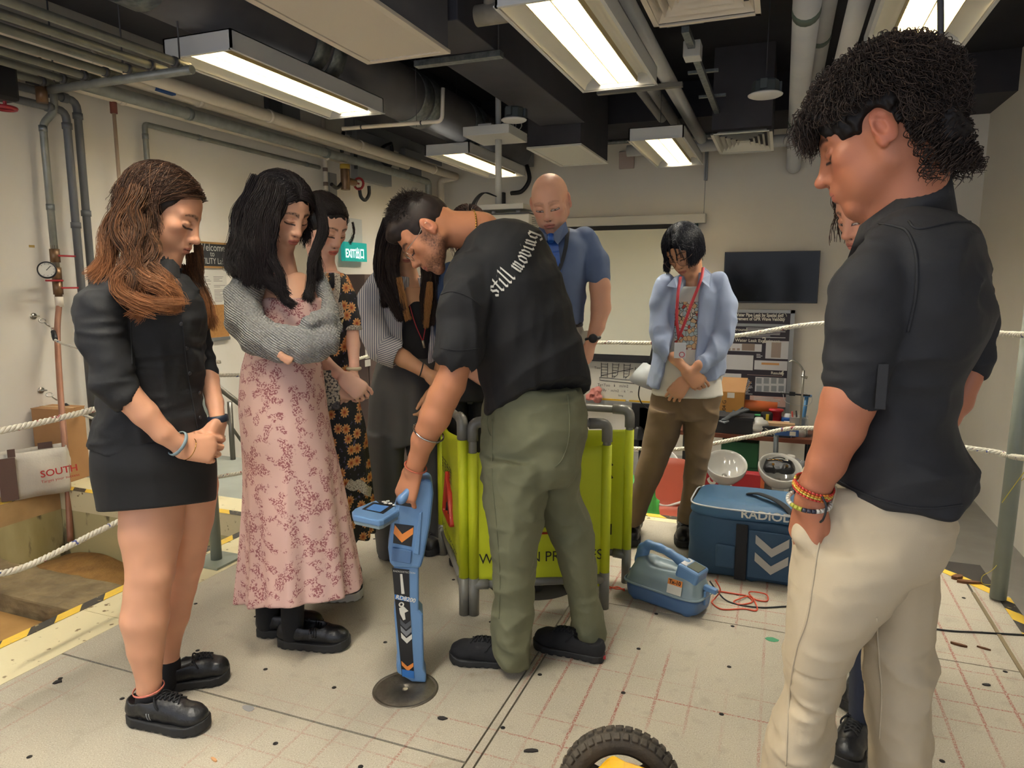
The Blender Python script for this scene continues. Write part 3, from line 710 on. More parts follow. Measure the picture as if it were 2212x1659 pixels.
# electrical boxes, flexible hoses and brass tap high on the pipe wall
elec = mat('elec_grey','#87898a',.5)
def ebox(px,w,h,d,label,m=elec,name='electrical_box'):
 p = on_x(px[0],px[1],XL); o = MB().box((0,-w/2,-h/2),(d,w/2,h/2)).build(name,m,None,.004); o.location = p; tag(o,label,'box'); return o
ebox((795,345),.75,.55,.10,'tall grey electrical box behind the black flexible hoses')
ebox((880,352),.45,.30,.09,'small grey electrical box beside the tall one')
ebox((585,228),.2,.22,.06,'dark metal socket box over the white pipes',mat('elec_dark','#55575a',.5,.3))
ebox((620,240),.34,.42,.03,'flat grey cover plate over the white pipes')
ebox((860,310),2.4,.22,.03,'long grey cable trunking on the pipe wall',elec,'cable_trunking')
ebox((707,405),.14,.30,.08,'grey switch box on the riser pipe above the floral dress')
def flex(pts,r,label,m=blk):
 o = MB().tube(catmull(pts,8),r,10).build('flexible_hose',m); tag(o,label,'hose'); return o
X = XL+.22
flex([on_x(742,285,X),on_x(738,310,X),on_x(739,330,X)],.02,'short black flexible hose beside the brass tap')
flex([on_x(765,300,X),on_x(768,330,X),on_x(769,365,X)],.02,'black flexible hose hanging behind the brass tap')
flex([on_x(845,310,X),on_x(826,320,X),on_x(824,345,X),on_x(842,358,X),on_x(847,330,X),on_x(845,312,X)],.022,'looped black flexible hose on the grey electrical box')
flex([on_x(716,398,X),on_x(728,406,X),on_x(742,392,X)],.02,'black cable loop joining the switch box to the brass tap')
flex([on_x(776,405,X),on_x(780,425,X),on_x(789,432,X),on_x(797,420,X),on_x(797,402,X)],.02,'U-shaped black hose hanging under the red valve wheel')
t = thing('brass_tap','brass gas tap with a small red wheel above the floral dress','tap',on_x(746,390,XL+.25))
MB().tube([(0,0,-.10),(0,0,.16)],.05,14,).tube([(0,-.0,0),(0,.18,0)],.04,12).build('tap_body',bronze,t,.004)
MB().tube([(0,0,.12),(0,0,.17)],.055,14).build('yellow_collar',mat('collar_yellow','#a88a2e',.5),t)
MB().tube(arc((0,.26,0),.06,0,2*math.pi,16,u=(1,0,0),v=(0,0,1))[:-1],.014,8,closed=True).tube([(0,.18,0),(0,.26,0)],.012).build('hand_wheel',redh,t)
# clutter near the far wall
t = thing('wall_conduit','black and silver conduit with a switch box on the far wall behind the pole','conduit',(on_y(1140,335,YB)[0],YB-.06,on_y(1140,335,YB)[2]))
MB().cbox((0,0,0),(.20,.08,.34)).build('switch_box',elec,t,.006)
MB().tube(catmull([(-.05,-.02,.12),(-.35,-.04,.14),(-.40,-.04,0),(-.30,-.04,-.12),(-.08,-.02,-.10)],6),.035,10).tube(catmull([(.02,-.03,-.15),(.06,-.04,-.35),(-.05,-.04,-.5),(-.22,-.02,-.52)],6),.03,10).build('flexible_hose',blk,t)
MB().box((-.40,-.02,-1.5),(-.33,.05,-.5)).build('black_trunking',blk,t)
MB().tube([(.1,0,.08),(3.0,0,.08)],.03,10).build('steel_conduit',galv,t)
o = MB().cbox((0,0,0),(.2,.05,.22)).build('sounder_box',mat('box_pink','#b9a8a0',.5),None,.006); o.location = on_y(1354,346,YB-.03); tag(o,'small pale square sounder box with dots on the far wall','sounder')
# right wall pipes
Xw = XR-.16
zc = on_x(2140,45,XR-.1)
pipe('wall_pipe',[(XR-.09,.8,zc[2]),(XR-.09,9.2,zc[2])],.03,whp,'thin cream pipe running along the side wall under the ceiling',[(0,.38),(0,.5),(0,.6)],whp)
zd = on_x(2080,70,XR-.22)
pipe('wall_pipe',[(XR-.22,.8,zd[2]),(XR-.22,9.2,zd[2])],.06,pvc,'thick grey pipe running along the side wall under the ceiling',[(0,.5),(0,.62)],pvc)
q0 = on_y(2032,0,3.0); q1 = on_y(2040,360,3.0)
o = MB().tube(catmull([on_y(2030,-60,3.0),on_y(2032,60,3.0),on_y(2028,230,3.02),on_y(2036,300,3.04),on_y(2042,420,3.04),on_y(2046,700,3.04)],8),.011,10).build('hanging_cable',mat('cable_dark','#3c3e44',.5)); tag(o,'dark cable hanging from the side lamp behind the curly hair','cable')
# ================================================================== SOLID SCULPTING: signed distance fields -> one smooth mesh
def unit(v): v = np.array(v,float); return v/max(np.linalg.norm(v),1e-9)
class Noise3:
 def __init__(s,seed): s.g = np.random.RandomState(seed).rand(32,32,32).astype(np.float32)*2-1
 def __call__(s,X,Y,Z):
  X,Y,Z = np.broadcast_arrays(X,Y,Z); o = 0
  x0 = np.floor(X); y0 = np.floor(Y); z0 = np.floor(Z); fx = X-x0; fy = Y-y0; fz = Z-z0
  fx = fx*fx*(3-2*fx); fy = fy*fy*(3-2*fy); fz = fz*fz*(3-2*fz)
  i = x0.astype(np.int32) & 31; j = y0.astype(np.int32) & 31; k = z0.astype(np.int32) & 31
  i1 = (i+1) & 31; j1 = (j+1) & 31; k1 = (k+1) & 31; g = s.g
  return ((g[i,j,k]*(1-fx)+g[i1,j,k]*fx)*(1-fy)+(g[i,j1,k]*(1-fx)+g[i1,j1,k]*fx)*fy)*(1-fz) + \
               ((g[i,j,k1]*(1-fx)+g[i1,j,k1]*fx)*(1-fy)+(g[i,j1,k1]*(1-fx)+g[i1,j1,k1]*fx)*fy)*fz
NZ = [Noise3(i) for i in range(3)]
class SDF:
 BIG = 0.08
 def __init__(s,lo,hi,h):
  s.lo = np.array(lo,float); s.h = h; s.n = np.maximum(np.ceil((np.array(hi)-s.lo)/h).astype(int)+1,4)
  s.F = np.full(s.n,s.BIG,np.float32)
  s.ax = [(s.lo[i]+np.arange(s.n[i])*h).astype(np.float32) for i in range(3)]
 def sub(s,lo,hi):
  a = np.clip(np.floor((np.array(lo)-s.lo)/s.h).astype(int),0,s.n); b = np.clip(np.ceil((np.array(hi)-s.lo)/s.h).astype(int)+1,0,s.n)
  if np.any(b-a < 1): return None
  sl = tuple(slice(a[i],b[i]) for i in range(3))
  return sl,s.ax[0][sl[0]][:,None,None],s.ax[1][sl[1]][None,:,None],s.ax[2][sl[2]][None,None,:]
 def put(s,sl,d,k,op):
  A = s.F[sl]
  if op == 'u':
   if k > 0: q = np.maximum(k-np.abs(A-d),0)/k; r = np.minimum(A,d)-q*q*k*.25
   else: r = np.minimum(A,d)
  elif op == 's':
   d = -d
   if k > 0: q = np.maximum(k-np.abs(A-d),0)/k; r = np.maximum(A,d)+q*q*k*.25
   else: r = np.maximum(A,d)
  elif op == 'i': r = np.maximum(A,d)
  s.F[sl] = r
 def cap(s,a,b,ra,rb=None,k=.01,op='u',fl=None,n=(0,1,0)):
  """round cone a->b; fl squashes it along n"""
  rb = ra if rb is None else rb; a = np.array(a,float); b = np.array(b,float); m = max(ra,rb)+s.BIG*.6+k
  q = s.sub(np.minimum(a,b)-m,np.maximum(a,b)+m)
  if q is None: return s
  sl,X,Y,Z = q; ab = b-a; L2 = max(ab @ ab,1e-12)
  px,py,pz = X-a[0],Y-a[1],Z-a[2]
  t = np.clip((px*ab[0]+py*ab[1]+pz*ab[2])/L2,0,1); r = ra+(rb-ra)*t
  dx,dy,dz = px-t*ab[0],py-t*ab[1],pz-t*ab[2]
  if fl:
   n = unit(n); c = dx*n[0]+dy*n[1]+dz*n[2]; e = (1/fl-1)
   D = np.sqrt((dx+c*e*n[0])**2+(dy+c*e*n[1])**2+(dz+c*e*n[2])**2)
   d = (D-r)*(fl+(1-fl)*.35)
  else: d = np.sqrt(dx*dx+dy*dy+dz*dz)-r
  s.put(sl,d,k,op); return s
 def chain(s,P,R,k=.01,op='u',**kw):
  R = [R]*len(P) if np.isscalar(R) else R
  for i in range(len(P)-1): s.cap(P[i],P[i+1],R[i],R[i+1],k,op,**kw)
  return s
 def ell(s,c,r,k=.01,op='u',R=None):
  c = np.array(c,float); r = np.array(r,float) if not np.isscalar(r) else np.array([r]*3); m = r.max()+s.BIG*.6+k
  q = s.sub(c-m,c+m)
  if q is None: return s
  sl,X,Y,Z = q; x,y,z = X-c[0],Y-c[1],Z-c[2]
  if R is not None:
   R = np.array(R); x,y,z = R[0,0]*x+R[1,0]*y+R[2,0]*z,R[0,1]*x+R[1,1]*y+R[2,1]*z,R[0,2]*x+R[1,2]*y+R[2,2]*z
  k0 = np.sqrt((x/r[0])**2+(y/r[1])**2+(z/r[2])**2); k1 = np.sqrt((x/r[0]**2)**2+(y/r[1]**2)**2+(z/r[2]**2)**2)
  s.put(sl,k0*(k0-1)/np.maximum(k1,1e-6),k,op); return s
 def loft(s,S,k=.01,op='u',rot=0,pw=2.0,ext=.0):
  """sections (z, cx, cy, rx, ry) stacked along z, smoothly joined; rot turns the ellipse about z"""
  S = sorted([tuple(x) for x in S]); A = np.array(S,float); z0,z1 = A[0,0],A[-1,0]
  zz = np.linspace(z0,z1,220)
  # monotone-ish cubic through the sections
  def itp(c):
   x = A[:,0]; y = A[:,c]; dx = np.diff(x); dl = np.diff(y)/dx; m = np.zeros(len(x)); m[0] = dl[0]; m[-1] = dl[-1]
   for i in range(1,len(x)-1):
    m[i] = 0 if dl[i-1]*dl[i] <= 0 else 2*dl[i-1]*dl[i]/(dl[i-1]+dl[i])
   i = np.clip(np.searchsorted(x,zz)-1,0,len(dx)-1); t = (zz-x[i])/dx[i]; h = dx[i]
   return (2*t**3-3*t**2+1)*y[i]+(t**3-2*t**2+t)*h*m[i]+(-2*t**3+3*t**2)*y[i+1]+(t**3-t**2)*h*m[i+1]
  C = [itp(c) for c in range(1,5)]
  mm = max(C[2].max(),C[3].max())+s.BIG*.6+k
  q = s.sub((C[0].min()-mm,C[1].min()-mm,z0-s.BIG),(C[0].max()+mm,C[1].max()+mm,z1+s.BIG))
  if q is None: return s
  sl,X,Y,Z = q; zf = Z.ravel(); g = [np.interp(zf,zz,c).astype(np.float32)[None,None,:] for c in C]
  x,y = X-g[0],Y-g[1]
  if rot: c_,s_ = math.cos(rot),math.sin(rot); x,y = c_*x+s_*y,-s_*x+c_*y
  rx,ry = np.maximum(g[2],1e-3),np.maximum(g[3],1e-3)
  if pw == 2.0: k0 = np.sqrt((x/rx)**2+(y/ry)**2)
  else: k0 = (np.abs(x/rx)**pw+np.abs(y/ry)**pw)**(1/pw)
  k1 = np.sqrt((x/rx**2)**2+(y/ry**2)**2); d = k0*(k0-1)/np.maximum(k1,1e-6)
  d = np.clip(d,-1,1); cap = np.maximum(z0-Z,Z-z1)+0*d; e = .012
  qq = np.maximum(e-np.abs(d-cap),0)/e; d = np.maximum(d,cap)+qq*qq*e*.25
  s.put(sl,d,k,op); return s
 def plane(s,p,n,k=.004,op='s'):
  """cut away what lies on the n side of the plane"""
  n = unit(n); X,Y,Z = s.ax[0][:,None,None],s.ax[1][None,:,None],s.ax[2][None,None,:]
  d = -((X-p[0])*n[0]+(Y-p[1])*n[1]+(Z-p[2])*n[2]); s.put((slice(None),)*3,d+0*s.F,k,op); return s
 def fn(s,f,lo=None,hi=None):
  """add a displacement f(X,Y,Z) near the surface"""
  q = s.sub(lo if lo is not None else s.lo,hi if hi is not None else s.lo+s.n*s.h)
  if q is None: return s
  sl,X,Y,Z = q; A = s.F[sl]; m = np.abs(A) < .03
  if m.any():
   I = np.nonzero(m); A[I] += f(X.ravel()[I[0]],Y.ravel()[I[1]],Z.ravel()[I[2]]).astype(np.float32); s.F[sl] = A
  return s
 def folds(s,amp,freq,dirs=(1,1,1),seed=0,lo=None,hi=None,warp=.5,rot=None):
  """cloth folds: ridged noise stretched by the per-axis factors"""
  d = dirs; Nn = NZ[seed % 3]; M = np.array(rot) if rot is not None else None
  def f(x,y,z):
   if M is not None: x,y,z = M[0][0]*x+M[0][1]*y+M[0][2]*z,M[1][0]*x+M[1][1]*y+M[1][2]*z,M[2][0]*x+M[2][1]*y+M[2][2]*z
   x,y,z = x*freq*d[0]+seed*3.1,y*freq*d[1]+seed*1.7,z*freq*d[2]+seed*.9
   w = NZ[(seed+1) % 3](x*.5,y*.5,z*.5)*warp
   return amp*(np.abs(Nn(x+w,y+w,z-w))*2-.6) + amp*.35*np.abs(NZ[(seed+2) % 3](x*2.1,y*2.1,z*2.1+w))
  return s.fn(f,lo,hi)
 def mesh(s):
  F = s.F; I = F < 0; n = np.array(F.shape); c = n-1
  cnt = np.zeros(c,np.int8)
  for a in (0,1):
   for b in (0,1):
    for d in (0,1): cnt += I[a:a+c[0],b:b+c[1],d:d+c[2]]
  act = (cnt > 0) & (cnt < 8); idx = np.nonzero(act); m = len(idx[0])
  if not m: return np.zeros((0,3)),np.zeros((0,4),int)
  num = np.full(c,-1,np.int32); num[idx] = np.arange(m)
  cor = [(a,b,d) for a in (0,1) for b in (0,1) for d in (0,1)]
  val = {q: F[idx[0]+q[0],idx[1]+q[1],idx[2]+q[2]] for q in cor}
  S = np.zeros((m,3)); W_ = np.zeros(m)
  for q in cor:
   for ax in range(3):
    if q[ax] == 0:
     r = list(q); r[ax] = 1; r = tuple(r); a,b = val[q],val[r]; x = (a < 0) != (b < 0)
     t = np.where(x,a/np.where(a == b,1,a-b),0); P = np.array(q,float)[None,:].repeat(m,0); P[:,ax] += t
     S[x] += P[x]; W_[x] += 1
  V = (np.stack(idx,1)+S/np.maximum(W_,1)[:,None])*s.h+s.lo
  Q = []
  for ax in range(3):
   u,v = (ax+1) % 3,(ax+2) % 3
   sa = [slice(None)]*3; sb = [slice(None)]*3; sa[ax] = slice(0,-1); sb[ax] = slice(1,None)
   ch = I[tuple(sa)] != I[tuple(sb)]; up = I[tuple(sa)]
   e = np.nonzero(ch); ok = (e[u] > 0) & (e[v] > 0) & (e[u] < c[u]) & (e[v] < c[v])
   e = [x[ok] for x in e]; sgn = up[e[0],e[1],e[2]]
   def cell(du,dv):
    g = [e[0],e[1],e[2]]; g[u] = g[u]-du; g[v] = g[v]-dv; return num[g[0],g[1],g[2]]
   q = np.stack([cell(1,1),cell(0,1),cell(0,0),cell(1,0)],1)
   q[~sgn] = q[~sgn][:,::-1]; Q.append(q)
  Q = np.vstack(Q); Q = Q[(Q >= 0).all(1)]
  return V,Q
 def relaxed(s,it=1):
  V,Q = s.mesh()
  for _ in range(it):
   A = np.zeros_like(V); n = np.zeros(len(V))
   for i in range(4):
    for j in ((i+1) % 4,(i+3) % 4):
     np.add.at(A,Q[:,i],V[Q[:,j]]); np.add.at(n,Q[:,i],1)
   V = V*.5+.5*A/np.maximum(n,1)[:,None]
  return V,Q
# ------------------------------------------------------------------ figure frame: origin on the floor under the person
class Fig:
 def __init__(s,px,py,name,label,cat='person',D=None):
  B = on_z(px,py,0.0)
  if D: B = B*np.array([1,1,0])*D/math.hypot(B[0],B[1])
  s.B = B; d = math.hypot(B[0],B[1]); s.f = np.array([B[0]/d,B[1]/d,0]); s.r = np.array([s.f[1],-s.f[0],0])
  s.root = thing(name,label,cat,B,math.atan2(s.r[1],s.r[0]))
 def L(s,px,py,t=0.0):
  """local point (right, away, up) seen at the pixel, t metres behind the figure's own plane"""
  r_ = ray(px,py); k = (s.B @ s.f + t - _C @ s.f)/(r_ @ s.f); p = _C+r_*k - s.B
  return np.array([p @ s.r,p @ s.f,p[2]])
 def sec(s,py,xl,xr,th,t=0.0):
  a,b = s.L(xl,py,t),s.L(xr,py,t); return ((a[2]+b[2])/2,(a[0]+b[0])/2,t,(b[0]-a[0])/2,th/2)
 def m(s,px,n,t=0.0):
  """length in metres of n pixels near this figure"""
  return (s.L(px+n,900,t)-s.L(px,900,t))[0]
def head_matrix(pos,face,up=(0,0,1),s=1.0):
 """head space (x side, y face direction, z crown) -> figure space"""
 y = unit(face); x = unit(np.cross(y,unit(up))); z = np.cross(x,y)
 M = np.identity(4); M[:3,0] = x*s; M[:3,1] = y*s; M[:3,2] = z*s; M[:3,3] = pos; return M
def xf(M,P): P = np.atleast_2d(P); return P @ M[:3,:3].T+M[:3,3]
def ixf(M,P): return (np.atleast_2d(P)-M[:3,3]) @ np.linalg.inv(M[:3,:3]).T
def sculpt_head(h=.0019,neck=(),fem=0.0,nose=1.0,jaw=1.0,ears=True,chin=0.0,lips=1.0,extra=None,lo=(-.105,-.135,-.16),hi=(.105,.145,.135),browr=1.0,asian=0.0,open_mouth=0.0):
 S = SDF(lo,hi,h); e = S.ell; c = S.cap
 e((0,-.014,.030),(.0745,.095,.083)); e((0,.034,.040),(.060,.050,.052),.02)
 e((0,.030,-.020),(.0595,.056,.056),.02)
 jw = .050*jaw
 for sg in (-1,1):
  c((sg*jw,.000,-.045),(sg*.015,.068,-.094),.017,.0155,.025)
  c((sg*(jw+.006),-.004,-.01),(sg*jw,.000,-.048),.016,.016,.02)
  e((sg*.041,.056,-.014),(.0235,.022,.019),.02)
  c((sg*.012,.083,.024),(sg*.046,.063,.026),.0095*browr,.0085,.016)
  e((sg*.033,.040,-.052),(.028,.032,.036),.02)
 e((0,.052,-.052),(.042,.044,.042),.02); e((0,.073+chin,-.098),(.019,.017,.016),.018)
 e((0,.086,-.060),(.025,.013,.022),.016)
 for sg in (-1,1):
  e((sg*.0315,.101,.004),(.020,.021,.0125),.014,'s')
  e((sg*.0310,.0700,.003),(.0160,.0165,.0125),.005)
  c((sg*.018,.0865,.0045),(sg*.046,.0765,.0045),.0022,.0020,.006)   # upper lid fold
 nz = nose
 e((0,.082,-.022),(.017,.021,.026),.012); e((0,.080,.006),(.012,.014,.022),.012)
 c((0,.0865,.012),(0,.0985+.006*nz-.004*asian,-.026),.0070,.0088,.012); e((0,.1030+.006*nz-.005*asian,-.0305),(.0112,.0105,.0092),.010)
 for sg in (-1,1):
  e((sg*(.0122+.0015*asian),.0945,-.0345),(.0070,.0098,.0070),.006)
  e((sg*.0066,.1015,-.0425),(.0036,.0055,.0036),.003,'s')
 c((0,.0985,-.044),(0,.098,-.051),.0035,.004,.006)
 lp = lips
 c((-.012,.0965,-.0570),(.012,.0965,-.0570),.0052*lp,.0052*lp,.006); c((-.022,.088,-.0605),(-.006,.0975,-.0575),.003,.005*lp,.006); c((.022,.088,-.0605),(.006,.0975,-.0575),.003,.005*lp,.006)
 c((-.009,.0955,-.0695),(.009,.0955,-.0695),.0058*lp,.0058*lp,.006); c((-.021,.0875,-.0635),(-.008,.095,-.0685),.003,.005,.006); c((.021,.0875,-.0635),(.008,.095,-.0685),.003,.005,.006)
 for sg in (-1,1): c((0,.1035,-.0628-open_mouth*.3),(sg*.0215,.0915,-.0632),.0013+open_mouth,.0011,.0025,'s')
 e((0,.103,-.0815),(.016,.007,.005),.008,'s')
 if ears:
  for sg in (-1,1):
   a = math.radians(14)*sg; b = math.radians(-12)
   R = np.array(Matrix.Rotation(b,3,'X') @ Matrix.Rotation(-a*1.6,3,'Z') @ Matrix.Rotation(0,3,'Y'))
   e((sg*.0785,-.012,.002),(.0065,.0185,.031),.006,R=R)
   e((sg*.0865,-.0075,.000),(.0062,.0085,.0135),.004,'s',R=R)
   e((sg*.0855,-.013,.017),(.0050,.0085,.0075),.003,'s',R=R)
   c((sg*.0775,.000,-.016),(sg*.078,-.004,-.026),.0058,.0068,.006)
   c((sg*.078,.003,-.006),(sg*.0805,.004,.000),.0045,.0035,.004)
 for a,b,ra,rb in neck: c(a,b,ra,rb,.028)
 if extra: extra(S)
 return S
def paint_head(V,skin,lip='#b5665a',brow='#3a2a20',lash='#2a1b17',blush=.35,stubble=None,brow_h=.0,eye='closed',brow_w=1.0,dark_brow=1.0,gaze=(0,0)):
 x,y,z = V[:,0],V[:,1],V[:,2]; base = np.array(hexc(skin)[:3]); C = np.tile(base,(len(V),1)); ax = np.abs(x)
 def mixc(m,col): nonlocal C; C = C*(1-m[:,None])+np.array(hexc(col)[:3])*m[:,None]
 def sm(v,a,b): t = np.clip((v-a)/(b-a),0,1); return t*t*(3-2*t)
 fr = sm(y,.03,.06)
 n = NZ[0](x*55,y*55,z*55)*.5+.5
 C = C*(1+.05*(n-.5))[:,None]
 red = np.exp(-((ax-.042)**2+(z+.022)**2)/.00030)*blush*.6*fr + np.exp(-(ax**2+(z+.032)**2)/.00012)*blush*.5*fr*sm(y,.095,.11)
 mixc(np.clip(red,0,1),'#c96f5c')
 ear = sm(ax,.076,.081)*.25; mixc(ear,'#c0604f')
 if stubble:
  m = np.exp(-((z+.085)/.036)**2)*sm(y,-.03,.02)*stubble[1]; m = np.maximum(m,np.exp(-((ax-.066)/.016)**2)*sm(y,-.02,-.005)*sm(-y,-.055,-.03)*sm(-z,-.02,.01)*sm(z,-.11,-.06)*stubble[1])
  m = np.maximum(m,np.exp(-((z+.048)/.007)**2)*sm(.028-ax,0,.01)*fr*stubble[1]); m = m*(.75+.5*NZ[1](x*300,y*300,z*300)); mixc(np.clip(m,0,.85),stubble[0])
 # lips
 lw = np.clip(1-(ax/.0235)**2,0,1); up = (z > -.0632) & (z < -.0632+.0095*np.sqrt(lw)+.001*(ax > .003)); lo = (z <= -.0632) & (z > -.0632-.0115*np.sqrt(lw))
 m = ((up | lo) & (ax < .0235) & (y > .078)).astype(float)*.8; mixc(m,lip)
 m = (np.abs(z+.0630) < .0011)*(ax < .0215)*(y > .075)*.8; mixc(m,'#4a1e1c')
 # brows
 bt = np.clip((ax-.010)/.040,0,1); bz = .0265+brow_h+.006*np.sin(bt*2.3)-.006*bt**2; bw = (.0056-.0032*bt)*brow_w
 m = np.clip(1.4-np.abs(z-bz)/bw,0,1)*(ax > .0095)*(ax < .0505)*(y > .04)*dark_brow; m *= (.8+.4*NZ[2](x*260,y*90,z*260)); mixc(np.clip(m,0,1),brow)
 # eyes: lash line of lowered lids, a slit of dark eye
 et = (ax-.0315)/.0165; inside = np.clip(1-et**2,0,1)
 ez = -.0048-.0028*inside+.0012*et
 m = np.clip(1.6-np.abs(z-ez)/(.0013+.0010*(eye != 'closed')),0,1)*(np.abs(et) < 1.05)*(y > .05); mixc(np.clip(m,0,1),lash)
 if eye == 'open':
  top = .0035*np.sqrt(inside); op = (z > ez)*(z < ez+.0015+top)*(np.abs(et) < .95)*(y > .05); mixc(op*.85,'#cfc2b8')
  ir = (((x-np.sign(x)*.0315-gaze[0])**2+(z-ez-.0015-gaze[1])**2) < .0036**2)*op; mixc(ir*1.0,'#2a1c16')
  m = np.clip(1.4-np.abs(z-(ez+.0022+top))/.0010,0,1)*(np.abs(et) < 1.0)*(y > .05); mixc(m,lash)
 elif eye == 'down':
  op = (z < ez-.0004)*(z > ez-.0020)*(np.abs(et) < .6)*(y > .05); mixc(op*.9,'#241a17')
 cr = np.clip(1-np.abs(z-(.0052+.002*inside))/.0011,0,1)*(np.abs(et) < 1.0)*(y > .05)*.35; mixc(cr,'#6b3f33')
 m = np.clip(1.3-np.sqrt((ax-.0068)**2+(z+.0435)**2)/.0036,0,1)*(y > .090)*(z < -.039); mixc(m*.9,'#3a1a15')
 return np.clip(C,0,1)
skin_mat = lambda name: mat(name,'#c58a6a',.48,vcol=True,sss=.08,bump=(420,.06),spec=.35)
# ------------------------------------------------------------------ hands
def hand(S,wrist,d,n,side=1,size=1.0,curl=(.6,.7,.75,.8),spread=.10,thumb=(.6,.5),k=.005,wr=.026,curl2=None,palm_th=.62,tips=None):
 """wrist point, d = direction to the knuckles, n = back of the hand, side=+1: thumb on the (d x n) side. Returns knuckle points."""
 d = unit(d); n = unit(np.array(n)-np.dot(n,d)*d); w = np.cross(d,n)*side; wrist = np.array(wrist,float); z = size
 kn = []
 offs = [.031,.0105,-.0105,-.030]; lens = [.082,.086,.083,.074]; rad = [.0088,.0090,.0086,.0078]
 seg = [(.040,.025,.020),(.044,.028,.021),(.041,.026,.020),(.032,.020,.018)]
 for i in range(4):
  kn.append(wrist+d*lens[i]*z+w*offs[i]*z+n*.002*z)
  S.cap(wrist+w*offs[i]*.55*z,kn[i],.0165*z,.0125*z,.012,fl=.78,n=n)
 S.cap(wrist+d*.030*z,wrist+d*.060*z,.030*z,.033*z,.015,fl=.48,n=n)
 for i in range(4):
  p = kn[i]; a = 0; u = unit(d+w*(offs[i]/.03)*spread)
  c = curl[i] if not np.isscalar(curl) else curl
  for j,Ls in enumerate(seg[i]):
   a += c*(1.0,1.15,.7)[j] if curl2 is None else curl2[i][j]
   v = u*math.cos(a)-n*math.sin(a); q = p+v*Ls*z; r0 = rad[i]*(1-.09*j)*z
   S.cap(p,q,r0*1.03,r0*.90,.0035 if j else .007); p = q
  if tips is not None: tips.append(p)
 tb = wrist+d*.016*z+w*.024*z-n*.006*z; tdir = unit(d*.75+w*thumb[0]-n*.35)
 t1 = tb+tdir*.040*z; td2 = unit(tdir*math.cos(thumb[1])+unit(d*.8-w*.35-n*.3)*math.sin(thumb[1])); t2 = t1+td2*.030*z; t3 = t2+unit(td2+d*.25)*.023*z
 S.cap(tb,t1,.0165*z,.0115*z,.012); S.cap(t1,t2,.0112*z,.0100*z,.004); S.cap(t2,t3,.0100*z,.0080*z,.003)
 return kn,t3
# ------------------------------------------------------------------ hair strands
def strand_mesh(P,R,sides=3):
 """P (N,K,3) polylines, R (K,) or (N,K) radii -> vertices, quads"""
 N,K,_ = P.shape; T = np.gradient(P,axis=1); T /= np.maximum(np.linalg.norm(T,axis=2),1e-9)[...,None]
 up = np.broadcast_to(np.array([.3,.9,.2]),T.shape); A = np.cross(T,up); A /= np.maximum(np.linalg.norm(A,axis=2),1e-9)[...,None]; B = np.cross(T,A)
 R = np.broadcast_to(R,(N,K)); V = []
 for s_ in range(sides):
  t = 2*math.pi*s_/sides; V.append(P+R[...,None]*(A*math.cos(t)+B*math.sin(t)))
 V = np.stack(V,2).reshape(-1,3); b = (np.arange(N)[:,None,None]*K+np.arange(K-1)[None,:,None])*sides+np.arange(sides)[None,None,:]
 nx = (np.arange(N)[:,None,None]*K+np.arange(K-1)[None,:,None])*sides+(np.arange(sides)[None,None,:]+1) % sides
 Q = np.stack([b,nx,nx+sides,b+sides],-1).reshape(-1,4); return V,Q
def guide_strands(guides,n,rs,wob=.004,wave=(0,8),lift=0.0,K=18,jit=.5):
 """guides: list of (points, bundle radii); strands fill the bundle, tapering together"""
 out = []
 per = max(1,n//len(guides))
 for P,R in guides:
  C = catmull(P,8); d = np.r_[0,np.cumsum(np.linalg.norm(np.diff(C,axis=0),axis=1))]; q = np.linspace(0,d[-1],K)
  C = np.stack([np.interp(q,d,C[:,i]) for i in range(3)],1); rr = np.interp(np.linspace(0,1,K),np.linspace(0,1,len(R)),R)
  T = np.gradient(C,axis=0); T /= np.linalg.norm(T,axis=1)[:,None]; A = np.cross(T,[.2,1,.1]); A /= np.linalg.norm(A,axis=1)[:,None]; B = np.cross(T,A)
  th = rs.rand(per)*2*math.pi; ra = np.sqrt(rs.rand(per)); ph = rs.rand(per)*.9+rs.rand()*6
  off = (np.cos(th)*ra)[:,None,None]*A*rr[:,None]+(np.sin(th)*ra)[:,None,None]*B*rr[:,None]
  S_ = C[None]+off
  if wave[0]:
   w = np.sin(q[None]*wave[1]*2*math.pi+ph[:,None])*wave[0]*np.linspace(.2,1,K); S_ = S_+w[...,None]*A
   w = np.cos(q[None]*wave[1]*2*math.pi+ph[:,None])*wave[0]*np.linspace(.2,1,K); S_ = S_+w[...,None]*B*.6
  nc = max(2,per//14); cl = rs.randint(0,nc,per); cf = np.cumsum(np.cumsum(rs.randn(nc,K,3)*wob*.025,axis=1),axis=1)*np.linspace(.2,1,K)[None,:,None]
  cc = off.reshape(per,K,3); cen = np.stack([cc[cl == j].mean(0) if (cl == j).any() else cc[0] for j in range(nc)]); pull = (np.linspace(0,.65,K)**1.5)[None,:,None]
  S_ = S_+(cen[cl]-cc)*pull+cf[cl]
  f = np.cumsum(rs.randn(per,K,3)*wob*.22,axis=1); S_ = S_+f-f.mean(1,keepdims=True)*jit
  out.append(S_)
 return np.concatenate(out)
def hair_mat(name,c1,c2,rough=.42,vcol=True):
 if name in MATS: return MATS[name]
 m = mat(name,c1,rough+.15,vcol=True,spec=.25); return m
def hair_obj(name,parts,m,parent):
 """parts: list of (V,Q,col)"""
 V = []; Q = []; C = []; o = 0
 for v,q,c in parts:
  V.append(v); Q.append(q+o); C.append(np.broadcast_to(c,v.shape)); o += len(v)
 return npmesh(name,np.vstack(V),np.vstack(Q),m,parent,np.vstack(C))
